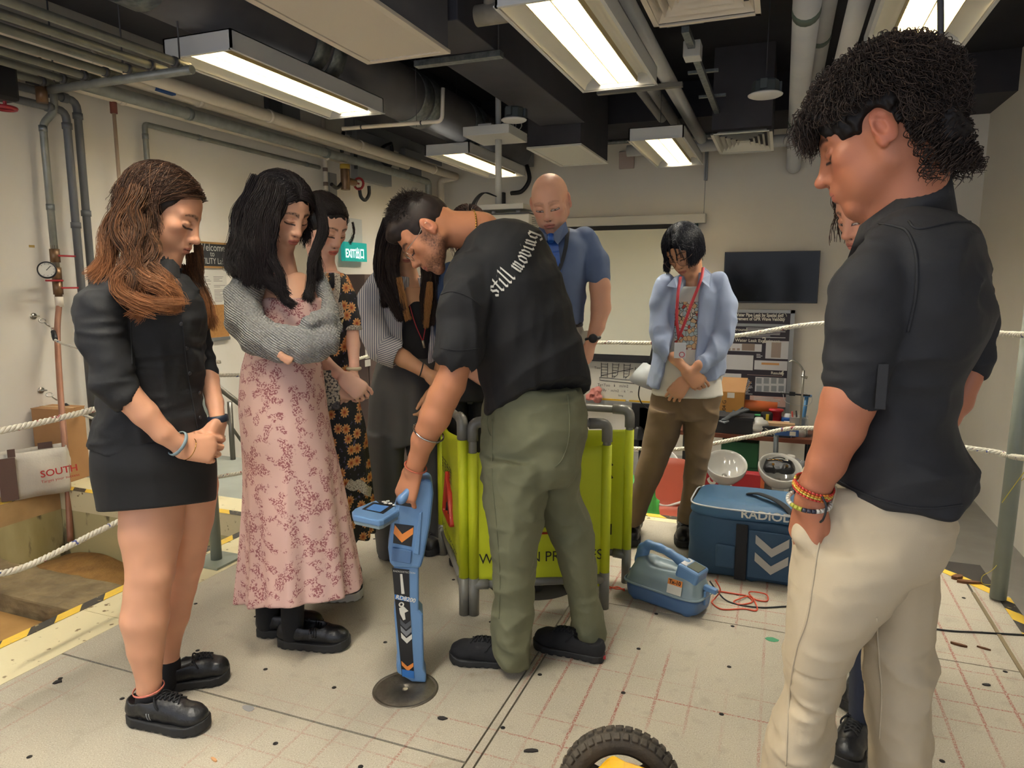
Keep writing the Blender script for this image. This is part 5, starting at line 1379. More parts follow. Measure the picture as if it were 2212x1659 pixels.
def woman_pink():
 F = Fig(630,1390,'person','woman with long black wavy hair in grey knit and pink floral dress, arms crossed'); L = F.L
 sk = '#d3a184'
 M = place_head(F,(.56,-.66,-.50),(646,507),(0,.108,-.031),.02,1.03)
 neck = [(xf(M,[(0,-.03,-.055)])[0],L(612,600,.05),.050,.053)]
 parts = [head_part(M,sk,neck,sculpt=dict(nose=.8,browr=.7,asian=.6,jaw=.95),paint=dict(lip='#b8655c',brow='#2a1f1c',brow_w=1.25,eye='down',blush=.3))]
 R = Rec(F); R.pl([(588,588,655,.08,.05),(606,568,676,.13,.05),(645,558,697,.19,.035),(700,550,700,.23,.03),(780,540,690,.22,.03)],.03)
 R.pc([(630,1150,-.01,30),(632,1360,-.03,18)],.01); R.pc([(585,1150,.08,28),(580,1335,.10,18)],.01)
 for k,(a,b) in enumerate([(606,765),(612,771),(619,776),(626,780)]): R.pc([(a+8,b-10,-.20,6),(a,b,-.225,5),(a-4,b+5,-.225,4.4)],.004)
 parts.append(skin_part(R,sk,.004,1)); body_mesh(F,parts,skin_m)
 # dress: bodice and skirt in one garment
 R = Rec(F); R.pl([(642,560,704,.24,.03),(670,552,707,.25,.03),(720,545,700,.26,.02),(760,530,694,.28,.02),(800,520,697,.31,.02),(860,515,704,.35,.02),(930,519,716,.39,.02),(1000,524,730,.42,.03),(1100,525,750,.46,.04),(1200,522,770,.49,.05),(1260,519,780,.51,.05),(1345,515,795,.54,.05)],.01)
 c0 = L(650,1250,.05)
 def flare(x,y,z):
  a = np.arctan2(y-.04,x-.02); q = np.clip((.85-z)/.75,0,1)**1.6
  return (.020*np.sin(a*9+1.2)+.010*np.sin(a*17+z*2))*q
 R.fn(flare); R.folds(.004,9,(1.4,1.4,.35),3)
 a,b = L(520,1324,-.05),L(780,1245,.2); R.plane((a+b)/2,(-(b-a)[2]*0-.0,-.28,-1)); R.plane(a*.5+b*.5,unit((.11*1.6,-.1,-1)))
 R.pl([(1180,548,740,.42,.05),(1345,540,770,.47,.05)],.01,'s')
 R.pc([(600,560,-.08,30),(640,612,-.10,32),(668,622,-.08,26)],.01,'s')
 dr = R.mesh('dress',pinkf,.0055,1)
 # knit cardigan with crossed sleeves
 R = Rec(F); R.pc([(588,575,.03,26),(545,602,-.01,34),(524,640,-.05,37),(527,690,-.09,40),(560,728,-.13,42),(610,742,-.17,40),(660,742,-.19,38),(705,732,-.18,34)],.015)
 R.pc([(672,560,.06,9),(690,600,.02,14),(704,650,-.03,20),(712,700,-.09,27),(706,740,-.15,30)],.012); R.pc([(706,690,-.14,24),(668,697,-.20,20)],.012)
 R.pc([(715,735,-.16,24),(690,762,-.19,18),(650,771,-.20,15),(626,772,-.19,13)],.012)
 R.pl([(592,506,560,.18,.06),(650,500,575,.26,.06),(720,512,600,.28,.06),(752,528,690,.30,.05),(768,535,680,.29,.05)],.01)
 R.pl([(590,560,672,.16,-.03),(650,575,694,.2,-.06),(700,590,690,.2,-.09)],.008,'s')
 R.folds(.007,11,(.7,1,1.3),2,rot=[(.8,0,-.6),(0,1,0),(.6,0,.8)]); R.folds(.004,24,(.6,1,1.4),5,rot=[(.8,0,-.6),(0,1,0),(.6,0,.8)])
 cg = R.mesh('cardigan',knit,.005,1)
 na,nb = xf(M,[(0,-.03,-.055)])[0],L(612,600,.05); nd = unit(nb-na); cu = unit(np.cross(nd,(0,1,0))); cv = np.cross(nd,cu)
 MB().tube(arc(na+nd*.052,.0515,0,2*math.pi,28,u=cu,v=cv)[:-1],.0055,8,closed=True).build('choker',black_skirt,F.root)
 for (x,t_,y_) in ((632,-.02,1368),(577,.10,1345)):
  R = Rec(F); R.pc([(x,1290,t_,27),(x,y_,t_,25)],.01); R.mesh('sock',blk_knit,.004,1)
 def strap(up,X,V,Q,Lh):
  B = BVHTree.FromPolygons(V.tolist(),Q.tolist()); pts = []
  for a_ in np.linspace(-1.35,1.35,14):
   o = Vector((.2*math.sin(a_),Lh*.50,.05+.2*math.cos(a_))); h = B.ray_cast(o,(Vector((0,Lh*.50,.045))-o).normalized())
   if h[0]: pts.append((h[0].x*1.04,h[0].y,h[0].z+.002))
  if len(pts) > 3: MB().tube(X(np.array(pts)),.004,8,flat=1,).tube(X(np.array(pts)+[0,.010,0]),.004,8).tube(X(np.array(pts)+[0,.020,-.001]),.004,8).build('strap',blk_leather,up)
  q = X(np.array([[.040,Lh*.52,.062]]))[0]; MB().cbox(tuple(q),(.022,.012,.020)).build('buckle',btn_m,up,.002)
 shoe(F,floorL(F,603,1393),floorL(F,757,1398),.098,'maryjane',blk_leather,blk_sole,.0028,.060,sole_h=.036,extra=strap)
 shoe(F,floorL(F,556,1372),floorL(F,700,1362),.098,'maryjane',blk_leather,blk_sole,.0028,.060,sole_h=.036,extra=strap)
 rs = np.random.RandomState(21); K = 22; m = hair_mat('hair_gloss','#1b1515','#2a2020',.3)
 hp = [cap_hair_part(M,lambda S: hairline_std(S,.058,.084,-.05),.003,1.06,'#171213')]
 St = fall_hair(M,F,rs,2300,lambda ph,r: r.uniform(.05,.12),K,part_x=.012,ph_rng=(1.0,2*math.pi-1.0),th_end=1.7,grow=1.09,wave=(.004,8),spread=.008)
 V,Q = strand_mesh(St,np.linspace(.0010,.0007,K)); hp.append((V,Q,strand_cols(len(St),K,'#120e0f','#332a2b',rs)))
 g = []
 def gd(pts,rr): g.append(([L(*p) for p in pts],[F.m(600,r) for r in rr]))
 gd([(575,395,.03),(545,450,.02),(530,510,.0),(512,560,-.04),(520,595,-.08)],(34,34,30,26,12)); gd([(590,400,-.03),(560,460,-.06),(545,520,-.08),(535,575,-.10),(528,608,-.11)],(30,30,28,24,12))
 gd([(600,410,-.06),(582,470,-.10),(572,530,-.12),(578,590,-.13),(598,625,-.14),(612,640,-.15)],(26,26,24,20,14,7)); gd([(600,430,-.09),(588,490,-.12),(588,550,-.13),(600,600,-.15),(616,640,-.16),(632,655,-.16)],(10,11,11,10,7,3))
 gd([(555,420,.05),(520,480,.04),(505,540,.02),(497,585,-.02)],(28,26,22,10)); gd([(570,440,-.05),(548,510,-.09),(552,570,-.12),(560,612,-.13)],(26,26,22,10))
 gd([(682,420,.04),(695,470,.02),(690,530,.0),(668,580,-.03),(676,625,-.06),(668,650,-.07)],(9,11,12,10,7,3)); gd([(688,440,.05),(698,500,.04),(684,560,.01),(684,600,-.02)],(7,9,9,4))
 St = guide_strands(g,4300,rs,.005,(.011,6),K=K); V,Q = strand_mesh(St,np.linspace(.0011,.0005,K)); hp.append((V,Q,strand_cols(len(St),K,'#120e0f','#2f2727',rs)))
 hair_obj('hair',hp,m,F.root)
 return F
F2 = woman_pink()
# ---------------------------------------------------------------- 3: woman in black dress with orange daisies
daisy = mat('daisy_fabric','#17161b',.7); g = G(daisy); co = g.co(); s_ = g.sep(co)
uv = g.comb(g.math('MULTIPLY',s_[0],21),g.math('MULTIPLY',s_[2],17),g.math('MULTIPLY',s_[1],3))
vn = g.n('TexVoronoi',voronoi_dimensions='2D'); g.l(uv,vn.inputs[0]); vn.inputs['Scale'].default_value = 1; vn.inputs['Randomness'].default_value = .75
df = g.n('VectorMath',operation='SUBTRACT'); g.l(uv,df.inputs[0]); g.l(vn.outputs['Position'],df.inputs[1]); d_ = g.sep(df.outputs[0])
an = g.math('ARCTAN2',d_[1],d_[0]); pet = g.math('ADD',g.math('MULTIPLY',g.math('ABSOLUTE',g.math('COSINE',g.math('MULTIPLY',an,5))),.16),.22)
dd = vn.outputs['Distance']; fl = g.math('LESS_THAN',dd,pet); ce = g.math('LESS_THAN',dd,.09)
lf = g.ss(g.noise(g.co(loc=(2,2,2)),60,2),.62,.66)
c1 = g.mix(g.math('MULTIPLY',lf,.7),'#15141a','#6a5f86'); c2 = g.mix(g.ss(dd,.1,.3),'#c0763a','#d9a067'); g.color(g.mix(ce,g.mix(fl,c1,c2),'#9c3f22'))
lacew = mat('lace_white','#c9bfae',.85); g = G(lacew); co = g.co(); v = g.vor(co,260); g.color(g.mix(g.ss(v,.55,.7),'#cdc4b4','#7d6f66')); g.bump(v,.5,.002)
def woman_daisy():
 F = Fig(728,1292,'person','young woman with tied-back black hair in a black dress with orange daisies, hands folded'); L = F.L
 sk = '#d9ab94'
 M = place_head(F,(.56,-.66,-.50),(730,532),(0,.108,-.031),.02,1.03)
 neck = [(xf(M,[(0,-.03,-.055)])[0],L(708,612,.04),.046,.052)]
 parts = [head_part(M,sk,neck,sculpt=dict(nose=.8,browr=.7,asian=1.0,jaw=.98),paint=dict(lip='#c25b55',brow='#3a2c28',brow_w=.8,eye='down',blush=.6))]
 R = Rec(F); R.pl([(585,680,735,.10,.02),(612,662,742,.16,.02),(660,655,745,.2,.02),(760,660,745,.18,.02)],.03)
 # her left arm (picture right) and her right arm crossing in front
 R.pc([(752,640,.0,14),(758,695,-.03,15),(763,745,-.07,14.5),(765,790,-.12,10.5),(762,815,-.15,10)],.008)
 hand(R,L(762,815,-.155),(-.45,-.25,-.85),(.5,-.8,.1),1,.95,curl=(.55,.6,.65,.7),spread=.05,thumb=(.2,.3))
 R.pc([(668,700,-.06,19),(676,760,-.10,19),(700,785,-.15,18),(728,806,-.19,14),(744,818,-.21,11)],.008)
 hand(R,L(744,819,-.215),(.72,.2,-.62),(.3,-.9,.3),-1,.97,curl=(.35,.5,.6,.65),spread=.08,thumb=(.35,.3))
 R.pc([(690,1100,0,26),(700,1270,0,16)],.01); R.pc([(745,1100,.05,26),(745,1250,.08,16)],.01)
 parts.append(skin_part(R,sk,.0038,1)); body_mesh(F,parts,skin_m)
 R = Rec(F); R.pc([(738,606,.02,17),(750,645,.0,19),(757,688,-.03,20),(759,700,-.035,20)],.01); R.pc([(684,606,.02,18),(668,645,-.02,20),(668,700,-.06,22)],.01)
 R.cuff(759,700,-.035,3,30,-.02,18,.1)
 R.pl([(590,690,738,.12,.02),(612,668,752,.2,.02),(660,662,757,.24,.01),(720,660,757,.24,.01),(780,655,762,.25,.02),(850,645,774,.29,.02),(950,635,793,.36,.03),(1050,630,803,.40,.04),(1150,628,808,.43,.04)],.01)
 R.pc([(705,570,-.09,16),(712,600,-.10,12),(722,650,-.11,4)],.006,'s')
 R.fn(lambda x,y,z: (.012*np.sin(np.arctan2(y-.03,x)*11))*np.clip((.8-z)/.7,0,1)); R.folds(.004,12,(1.2,1.2,.4),2)
 R.pl([(1080,660,780,.3,.04),(1160,655,785,.34,.04)],.004,'s')
 dr = R.mesh('dress',daisy,.005,1); S = Surf([dr])
 drape_line(F,S,[(722,572),(728,600),(727,630),(722,660)],.003,'lace_trim',lacew,.004,.024); drape_line(F,S,[(700,590),(706,615),(714,640),(724,668)],.003,'lace_trim',lacew,.004,.022)
 drape_line(F,S,[(724,655),(728,672),(731,688)],.003,'lace_trim',lacew,.0045,.05)
 pearl = mat('pearl','#cfc3b5',.25,coat=.5)
 for a,b in ((708,619),(720,632),(725,649)):
  h = onto(F,S,a,b,.007)
  if h: MB().lathe([(0,-.007),(.005,-.005),(.007,0),(.005,.005),(0,.007)],tuple(h[0]),12).build('pearl_button',pearl,F.root)
 MB().lathe([(.034,.018),(.038,-.004),(.043,-.022),(.040,-.022),(.033,.0)],tuple(L(759,700,-.035)),28).build('lace_cuff',lacew,F.root)
 drape_line(F,S,[(750,1042),(762,1050),(775,1046),(788,1058),(800,1064)],.003,'lace_hem_trim',lacew,.004,.04); 
 # watch strap
 MB().tube(arc(L(764,796,-.125),.0245,0,2*math.pi,20,u=(1,0,0),v=(0,1,0))[:-1],.007,8,closed=True).build('watch_strap',mat('strap_cream','#c9bd9a',.6),F.root)
 MB().tube(catmull([L(706,590,-.05),L(703,600,-.075),L(709,608,-.085),L(715,600,-.075)],6),.0012,6).build('necklace',mat('gold','#b98d45',.25,1.0),F.root)
 for hx,tx,hy in (((672,1298),(786,1288),0),((690,1268),(782,1252),0)):
  shoe(F,floorL(F,*hx),floorL(F,*tx),.095,'sneaker',mat('black_mesh','#17171a',.85,bump=(300,.2)),mat('white_sole','#c9c4b8',.6),.0032,.07,lace=lace_m,sole_h=.038)
 rs = np.random.RandomState(31); K = 20; m = hair_mat('hair_gloss','#1b1515','#2a2020',.3)
 hp = [cap_hair_part(M,lambda S_: hairline_std(S_,.062,.084,-.05),.003,1.06,'#1b1616',extra=lambda S_: S_.ell((0,-.12,.0),(.05,.04,.05),.02))]
 n = 1500; St = np.zeros((n,K,3)); 
 for i in range(n):      # combed back from the forehead to the knot at the nape
  ph = rs.uniform(-1.5,1.5); th = rs.uniform(.60,.92); q0 = skull_pt(th+.25*abs(ph),ph,1.0); q1 = np.array([rs.normal(0,.02),-.125,rs.normal(-.0,.02)])
  c_ = np.array([0,-.012,.032]); sc_ = np.array([.0775,.0985,.0835]); u0 = unit((q0-c_)/sc_); u1 = unit((q1-c_)/sc_); om = math.acos(np.clip(u0 @ u1,-1,1)); f = np.linspace(0,1,K)
  u = (np.sin((1-f)*om)[:,None]*u0+np.sin(f*om)[:,None]*u1)/max(math.sin(om),.01); St[i] = c_+u*sc_*(1.03+.05*np.sin(f*3.1))[:,None]*rs.uniform(.99,1.05)
 St = np.stack([xf(M,s) for s in St])+np.cumsum(rs.randn(n,K,3)*.0005,axis=1); V,Q = strand_mesh(St,np.linspace(.0009,.0009,K)); hp.append((V,Q,strand_cols(n,K,'#151011','#3a2f2c',rs)))
 g = [([L(762,480,.03),L(764,500,.03),L(758,525,.02)],[.004,.003,.001]),([L(686,490,-.05),L(690,520,-.06),L(683,560,-.07)],[.006,.005,.002])]
 St = guide_strands(g,60,rs,.004,(.004,8),K=K); V,Q = strand_mesh(St,.0006); hp.append((V,Q,strand_cols(len(St),K,'#151011','#3a2f2c',rs)))
 hair_obj('hair',hp,m,F.root); return F
F3 = woman_daisy()
snake = mat('snakeskin','#a79c86',.5); g = G(snake); co = g.co(); v = g.vor(co,120,'Distance','F1'); n_ = g.noise(co,18,2)
g.color(g.mix(g.ss(v,.5,.65),g.mix(g.ss(n_,.5,.56),'#b3a991','#4b4741'),'#2b2825')); g.bump(v,.4,.002)
pz = F3.B+F3.r*F3.L(718,845,-.2)[0]+F3.f*(-.17); 
t = thing('handbag','snakeskin-patterned handbag hanging at the hip of the daisy dress','bag',(pz[0],pz[1],F3.L(718,885,-.18)[2]),math.atan2(F3.r[1],F3.r[0]))
hh = F3.L(718,800,-.18)[2]-F3.L(718,885,-.18)[2]
MB().box((-.062,-.03,0),(.028,.02,hh)).build('bag_body',snake,t,.006); MB().box((-.064,-.036,hh*.5),(.030,-.028,hh+.004)).build('flap',snake,t,.004)
wl = F3.L(741,690,-.14); mb = MB().tube([(-.04,0,hh),(.0,-.012,hh+.08),(wl[0]-F3.L(718,845,-.2)[0],.03,wl[2]-F3.L(718,885,-.18)[2])],.004,6); mb.build('strap',mat('strap_tan','#b39a6c',.5),t)
# ---------------------------------------------------------------- 4: woman in striped shirt
stripe = mat('striped_cotton','#c9c6c4',.75); g = G(stripe); a_ = g.n('VertexColor'); a_.layer_name = 'Col'; sp = g.n('SeparateColor'); g.l(a_.outputs[0],sp.inputs[0])
g.color(g.mix(g.ss(g.math('SINE',g.math('MULTIPLY',sp.outputs[0],690)),.15,.6),'#cbc8c5','#5a5f74')); g.bump(g.noise(g.co(),400,2),.08,.002)
greyt = mat('grey_trousers','#4b4a48',.8,var=('#413f3e',6,.5),bump=(500,.08))
def woman_stripe():
 F = Fig(878,1195,'person','woman with long dark hair with blond tips in striped shirt and wide grey trousers'); L = F.L; sk = '#cc9a76'
 M = place_head(F,(.28,-.82,-.50),(874,578),(0,.082,-.112),.04,1.0)
 neck = [(xf(M,[(0,-.03,-.055)])[0],L(893,640,.05),.048,.054)]
 parts = [head_part(M,sk,neck,h=.0025,sculpt=dict(nose=.85,browr=.7,asian=.5),paint=dict(lip='#b3675a',brow='#2a1f1c',eye='down'))]
 R = Rec(F); R.pl([(620,860,930,.14,.04),(655,840,950,.2,.04),(760,845,950,.2,.04)],.03)
 R.pc([(806,700,-.06,20),(838,752,-.12,20),(872,775,-.17,19),(912,800,-.20,13.5),(930,812,-.21,11)],.008)
 hand(R,L(930,813,-.21),(.75,.1,-.6),(.2,-.9,.3),-1,.95,curl=(.5,.6,.6,.7),thumb=(.3,.3)); R.pc([(965,740,.0,18),(955,800,-.08,17),(937,845,-.16,12)],.008)
 hand(R,L(937,847,-.16),(-.3,-.2,-.9),(.5,-.8,.1),1,.95,curl=(.5,.6,.6,.7),thumb=(.2,.3))
 parts.append(skin_part(R,sk,.0045,1)); body_mesh(F,parts,skin_m)
 tk = mat('black_top','#17171a',.85); R = Rec(F); R.pl([(648,862,935,.20,.04),(690,850,945,.235,.04),(780,852,945,.24,.04)],.01); R.pc([(893,620,-.1,22),(893,645,-.12,20)],.006,'s'); R.mesh('top',tk,.005,1)
 R = Rec(F); R.pc([(822,606,.02,24),(800,650,-.02,29),(800,700,-.06,31),(822,745,-.12,31),(848,763,-.15,29)],.012); R.pc([(826,750,-.12,34),(850,763,-.15,32)],.002)
 R.cuff(848,763,-.15,20,12,-.01,27,.10)
 R.pc([(952,606,.03,24),(968,660,.0,28),(966,720,-.03,28)],.012)
 R.pl([(598,855,925,.14,.05),(618,815,962,.21,.05),(660,800,968,.26,.05),(740,815,962,.27,.05),(790,822,955,.28,.05)],.01)
 R.pl([(580,872,925,.3,-.12),(640,868,932,.3,-.12),(700,868,934,.3,-.12),(810,862,925,.3,-.12)],.004,'s')
 R.folds(.005,13,(1.2,1.2,.6),1)
 shd = L(822,606,.02); elb = L(822,745,-.12); ax = unit(elb-shd)
 def pt(V):
  u = V[:,0].copy(); px = V-shd; al = px @ ax; side = np.cross(ax,(0,1,0)); us = px @ side; rad = np.linalg.norm(px-np.outer(al,ax),axis=1)
  m = (V[:,0] < L(836,650,0)[0]) & (V[:,2] < L(800,612,0)[2]); w = L(846,760,-.15); dd = np.linalg.norm(V-w,axis=1); u = np.where(m,us+.3,u)
  m2 = dd < .075; u = np.where(m2,(V-w) @ unit((.35,0,-.9))*1.0+.7,u); return np.stack([u+1,u*0,u*0],1)
 R.mesh('shirt',stripe,.0045,1,paint=pt)
 R = Rec(F); R.pl([(768,822,950,.24,.03),(800,808,955,.28,.03),(870,795,962,.32,.03),(950,792,965,.33,.03)],.01)
 R.pl([(930,790,880,.26,.0),(1000,794,872,.25,.0),(1100,802,868,.24,.0),(1192,812,872,.24,.0)],.02); R.pl([(930,870,966,.26,.08),(1000,880,962,.25,.1),(1100,890,955,.23,.12),(1170,895,952,.22,.12)],.02)
 R.fn(lambda x,y,z: .005*np.sin(x*70)*np.clip((1.0-z)/.2,0,1)); R.folds(.005,8,(1.3,1.3,.35),3); R.mesh('trousers',greyt,.006,1)
 shoe(F,floorL(F,822,1200),floorL(F,880,1212),.10,'boot',blk_leather,blk_sole,.0035,.09,sole_h=.035); shoe(F,floorL(F,890,1182),floorL(F,948,1200),.10,'boot',blk_leather,blk_sole,.0035,.09,lace=lace_m,sole_h=.035)
 rl = mat('lanyard_red','#b3323c',.6); mb = MB(); mb.tube(catmull([L(885,660,-.09),L(897,700,-.11),L(912,735,-.11)],6),.008,6,flat=.3).tube(catmull([L(925,662,-.09),L(920,700,-.11),L(914,735,-.11)],6),.008,6,flat=.3).build('lanyard',rl,F.root)
 MB().tube([L(913,735,-.115),L(916,752,-.115)],.006,8).build('clip',hookm,F.root)
 MB().tube(arc(L(910,799,-.20),.031,0,2*math.pi,20,u=(.3,0,1),v=(0,1,0))[:-1],.003,6,closed=True).build('hair_tie',blk,F.root)
 rs = np.random.RandomState(41); K = 20; hp = [cap_hair_part(M,lambda S_: hairline_std(S_,.060,.084,-.05),.003,1.06,'#1d1716')]
 St = fall_hair(M,F,rs,1100,lambda ph,r: r.uniform(.03,.10),K,ph_rng=(1.0,2*math.pi-1.0),th_end=1.7,grow=1.08,wave=(.003,8),spread=.008)
 V,Q = strand_mesh(St,.0010); hp.append((V,Q,strand_cols(len(St),K,'#161112','#3a2c27',rs)))
 g = []; g2 = []
 def gd(pts,rr,q=None): (g if q is None else g2).append(([L(*p) for p in pts],[F.m(880,r) for r in rr]))
 gd([(850,480,.02),(830,540,-.0),(828,600,-.04),(845,650,-.09),(868,690,-.13)],(24,22,20,16,7)); gd([(838,500,.04),(822,560,.02),(824,620,-.03),(835,660,-.08)],(16,16,14,5)); gd([(862,500,-.03),(848,560,-.06),(858,620,-.10),(875,670,-.13)],(14,16,14,6))
 gd([(915,490,.02),(930,550,.0),(936,610,-.03),(938,660,-.08),(930,700,-.11)],(20,22,20,16,7)); gd([(920,540,-.02),(922,600,-.06),(918,650,-.10),(915,690,-.13)],(12,15,13,5))
 gd([(862,600,-.11),(872,650,-.13),(884,690,-.14)],(6,8,4),1); gd([(928,610,-.10),(925,660,-.125),(917,705,-.14)],(6,9,4),1)
 St = guide_strands(g,2400,rs,.004,(.004,5),K=K); V,Q = strand_mesh(St,np.linspace(.0011,.0006,K)); hp.append((V,Q,strand_cols(len(St),K,'#161112','#3a2c27',rs)))
 St = guide_strands(g2,350,rs,.004,(.004,5),K=K); V,Q = strand_mesh(St,np.linspace(.0010,.0006,K)); hp.append((V,Q,strand_cols(len(St),K,'#8a5f38','#b98952',rs)))
 hair_obj('hair',hp,hair_mat('hair_gloss','#1b1515','#2a2020',.3),F.root); return F
F4 = woman_stripe()
# ---------------------------------------------------------------- 5: bending man with the locator
olive = mat('olive_twill','#69694f',.8,var=('#5d5e45',5,.5),bump=(500,.08)); tee_m = mat('black_tee','#131315',.85,bump=(450,.07))
def glyph(ch):
 """blackletter strokes as pen polylines in a unit cell (x 0..w, y 0..1 x-height)"""
 d = dict(s=([[(.5,.85),(.3,1),(.1,.8),(.15,.6),(.45,.42),(.5,.2),(.28,0),(.05,.18)]],.62),
             t=([[(.22,1.35),(.22,.15),(.38,0),(.5,.15)],[(.02,.95),(.45,.95)]],.58),i=([[(.05,.85),(.18,1),(.2,.9),(.2,.12),(.32,0),(.42,.12)],[(.16,1.3),(.24,1.38)]],.48),
             l=([[(.05,1.5),(.18,1.65),(.2,1.5),(.2,.12),(.32,0),(.42,.12)]],.48),m=([[(.03,.88),(.14,1),(.16,.1),(.24,0)],[(.16,.8),(.36,1),(.42,.9),(.42,.1),(.5,0)],[(.42,.8),(.62,1),(.68,.9),(.68,.12),(.78,0),(.88,.12)]],.98),
             n=([[(.03,.88),(.14,1),(.16,.1),(.24,0)],[(.16,.8),(.36,1),(.42,.9),(.42,.12),(.52,0),(.62,.12)]],.72),o=([[(.12,.8),(.3,1),(.5,.8),(.5,.2),(.3,0),(.12,.2),(.12,.8)]],.66),
             v=([[(.03,1.1),(.14,.95),(.16,.2),(.34,0),(.52,.2),(.52,.8),(.38,1)]],.68),g=([[(.5,.85),(.28,1),(.12,.8),(.12,.25),(.28,.08),(.5,.25)],[(.5,1),(.5,-.25),(.3,-.45),(.1,-.3)]],.68))
 return d.get(ch,([],.45))
def pen_text(s,nib=.15,ang=.7):
 """-> list of quads (4x2) for a string written with a slanted broad pen"""
 x0 = 0; out = []; d = np.array([math.cos(ang),math.sin(ang)])*nib/2
 for ch in s:
  st,w = glyph(ch)
  for P in st:
   P = np.array(P)+[x0,0]
   for a,b in zip(P[:-1],P[1:]):
    e = (b-a)/np.linalg.norm(b-a)*nib*.12; a2,b2 = a-e,b+e
    for k in range(3):
     p,q = a2+(b2-a2)*k/3,a2+(b2-a2)*(k+1)/3; out.append([p-d,q-d,q+d,p+d])
  x0 += w
 return np.array(out),x0
def man_bending():
 F = Fig(1145,1432,'person','bending man in black T-shirt and olive trousers holding the blue locator'); L = F.L; sk = '#b57a58'
 M = place_head(F,(-.60,-.16,-.80),(925,488),(-.078,-.008,.0),-.02,1.0,up=(-.80,0,.60))
 nb = L(1030,500,.02)
 neck = [(xf(M,[(0,-.045,-.035)])[0],nb,.056,.066)]
 parts = [head_part(M,sk,neck,h=.0018,sculpt=dict(nose=1.1,browr=1.2,jaw=1.06),paint=dict(lip='#9c5a4c',brow='#1f1714',brow_w=1.5,eye='down',blush=.15,stubble=('#3d2c24',.75)))]
 R = Rec(F); R.pc([(1000,700,-.20,32),(992,770,-.21,31),(972,830,-.21,33),(957,858,-.205,33),(940,900,-.20,33),(915,950,-.18,26),(903,990,-.16,20),(893,1018,-.15,20)],.012)
 tips = []
 hand(R,L(893,1018,-.15),(-.30,.06,-.92),(-.42,-.72,.42),1,1.08,curl=(.45,.5,.5,.5),spread=.06,thumb=(.15,.35),tips=tips)
 R.pc([(1085,560,.16,36),(1030,700,.20,30),(985,800,.20,26),(968,860,.17,22)],.012)
 R.pc([(1040,500,.02,40),(1090,560,.02,60),(1150,800,.02,60)],.02)
 parts.append(skin_part(R,sk,.0036,1)); body_mesh(F,parts,skin_m)
 # T-shirt
 R = Rec(F)
 R.pc([(1018,590,-.13,50),(1002,660,-.19,52),(992,725,-.205,51),(991,760,-.21,52)],.02); R.cuff(991,764,-.21,-4,30,0,47,.12)
 R.pc([(1050,560,.15,46),(1030,640,.20,44),(1010,700,.21,42)],.02)
 R.pl([(470,1062,1122,.14,.02),(488,1022,1155,.26,.02),(520,985,1180,.36,.02),(570,968,1203,.40,.01),(630,962,1222,.40,0),(700,975,1245,.37,0),(760,1003,1266,.35,0),(800,1034,1280,.34,0),(840,1044,1278,.33,0),(890,1046,1272,.32,0)],.02)
 R.pc([(1000,492,.02,42),(1022,500,.02,42)],.004,'s')
 a = L(1046,892,-.15); b = L(1283,805,-.1); nn = unit((-(b-a)[2],0.15,(b-a)[0])); R.plane((a+b)/2,-nn)
 R.folds(.013,6,(.5,1,1.3),1,rot=[(.8,0,.6),(0,1,0),(-.6,0,.8)]); R.folds(.006,14,(1.2,1,.5),4)
 ts = R.mesh('t_shirt',tee_m,.005,1); S = Surf([ts])
 drape_line(F,S,[(945,640),(975,630),(1010,640),(1042,662)],.0018,'sleeve_seam',tee_m,.001); drape_line(F,S,[(950,752),(990,757),(1036,752)],.0015,'hem_seam',tee_m,.001)
 mb = MB(); cn = unit(L(1040,500,.02)-xf(M,[(0,-.04,-.05)])[0])
 # lettering along an arc over the upper back
 Q4,w = pen_text('still moving',.21,.72); P = Q4.reshape(-1,2); u = P[:,0]/w
 ctl = catmull([(1072,642,0),(1112,602,0),(1144,556,0),(1164,504,0)],16); dl = np.r_[0,np.cumsum(np.linalg.norm(np.diff(ctl[:,:2],axis=0),axis=1))]; q = u*dl[-1]
 cx_ = np.interp(q,dl,ctl[:,0]); cy_ = np.interp(q,dl,ctl[:,1]); tg = np.gradient(ctl[:,:2],axis=0); tx_ = np.interp(q,dl,tg[:,0]); ty_ = np.interp(q,dl,tg[:,1]); nl = np.hypot(tx_,ty_); tx_,ty_ = tx_/nl,ty_/nl
 hpx = 25.0*(1-.16*u); X2 = cx_+ty_*P[:,1]*hpx; Y2 = cy_-tx_*P[:,1]*hpx
 stick_on(F,S,list(zip(X2,Y2)),[tuple(range(i,i+4)) for i in range(0,len(P),4)],'lettering',mat('print_white','#cfccc0',.7),.0022)
 # trousers
 R = Rec(F)
 R.pl([(835,1052,1258,.25,.01),(880,1043,1266,.28,.01),(940,1038,1268,.30,.01),(1000,1036,1258,.30,.01),(1040,1036,1235,.28,.01)],.015)
 R.pl([(980,1037,1190,.26,-.04),(1060,1041,1182,.25,-.05),(1130,1054,1174,.22,-.06),(1200,1060,1158,.20,-.06),(1300,1063,1155,.17,-.06),(1380,1062,1148,.16,-.06),(1437,1076,1143,.15,-.05)],.01)
 R.pl([(985,1130,1254,.24,.10),(1060,1140,1252,.23,.11),(1110,1165,1270,.21,.11),(1200,1203,1291,.19,.11),(1280,1220,1298,.17,.12),(1340,1231,1306,.16,.12),(1380,1235,1311,.16,.12)],.01)
 R.folds(.007,9,(.9,.9,.9),2,rot=[(.75,0,.65),(0,1,0),(-.65,0,.75)],warp=1.0); R.folds(.0045,19,(.7,.8,1.2),5,warp=.8)
 R.pl([(1405,1086,1134,.12,-.05),(1450,1086,1134,.12,-.05)],.003,'s'); R.pl([(1350,1243,1300,.12,.12),(1395,1243,1300,.12,.12)],.003,'s')
 tr = R.mesh('trousers',olive,.005,1); S2 = Surf([tr])
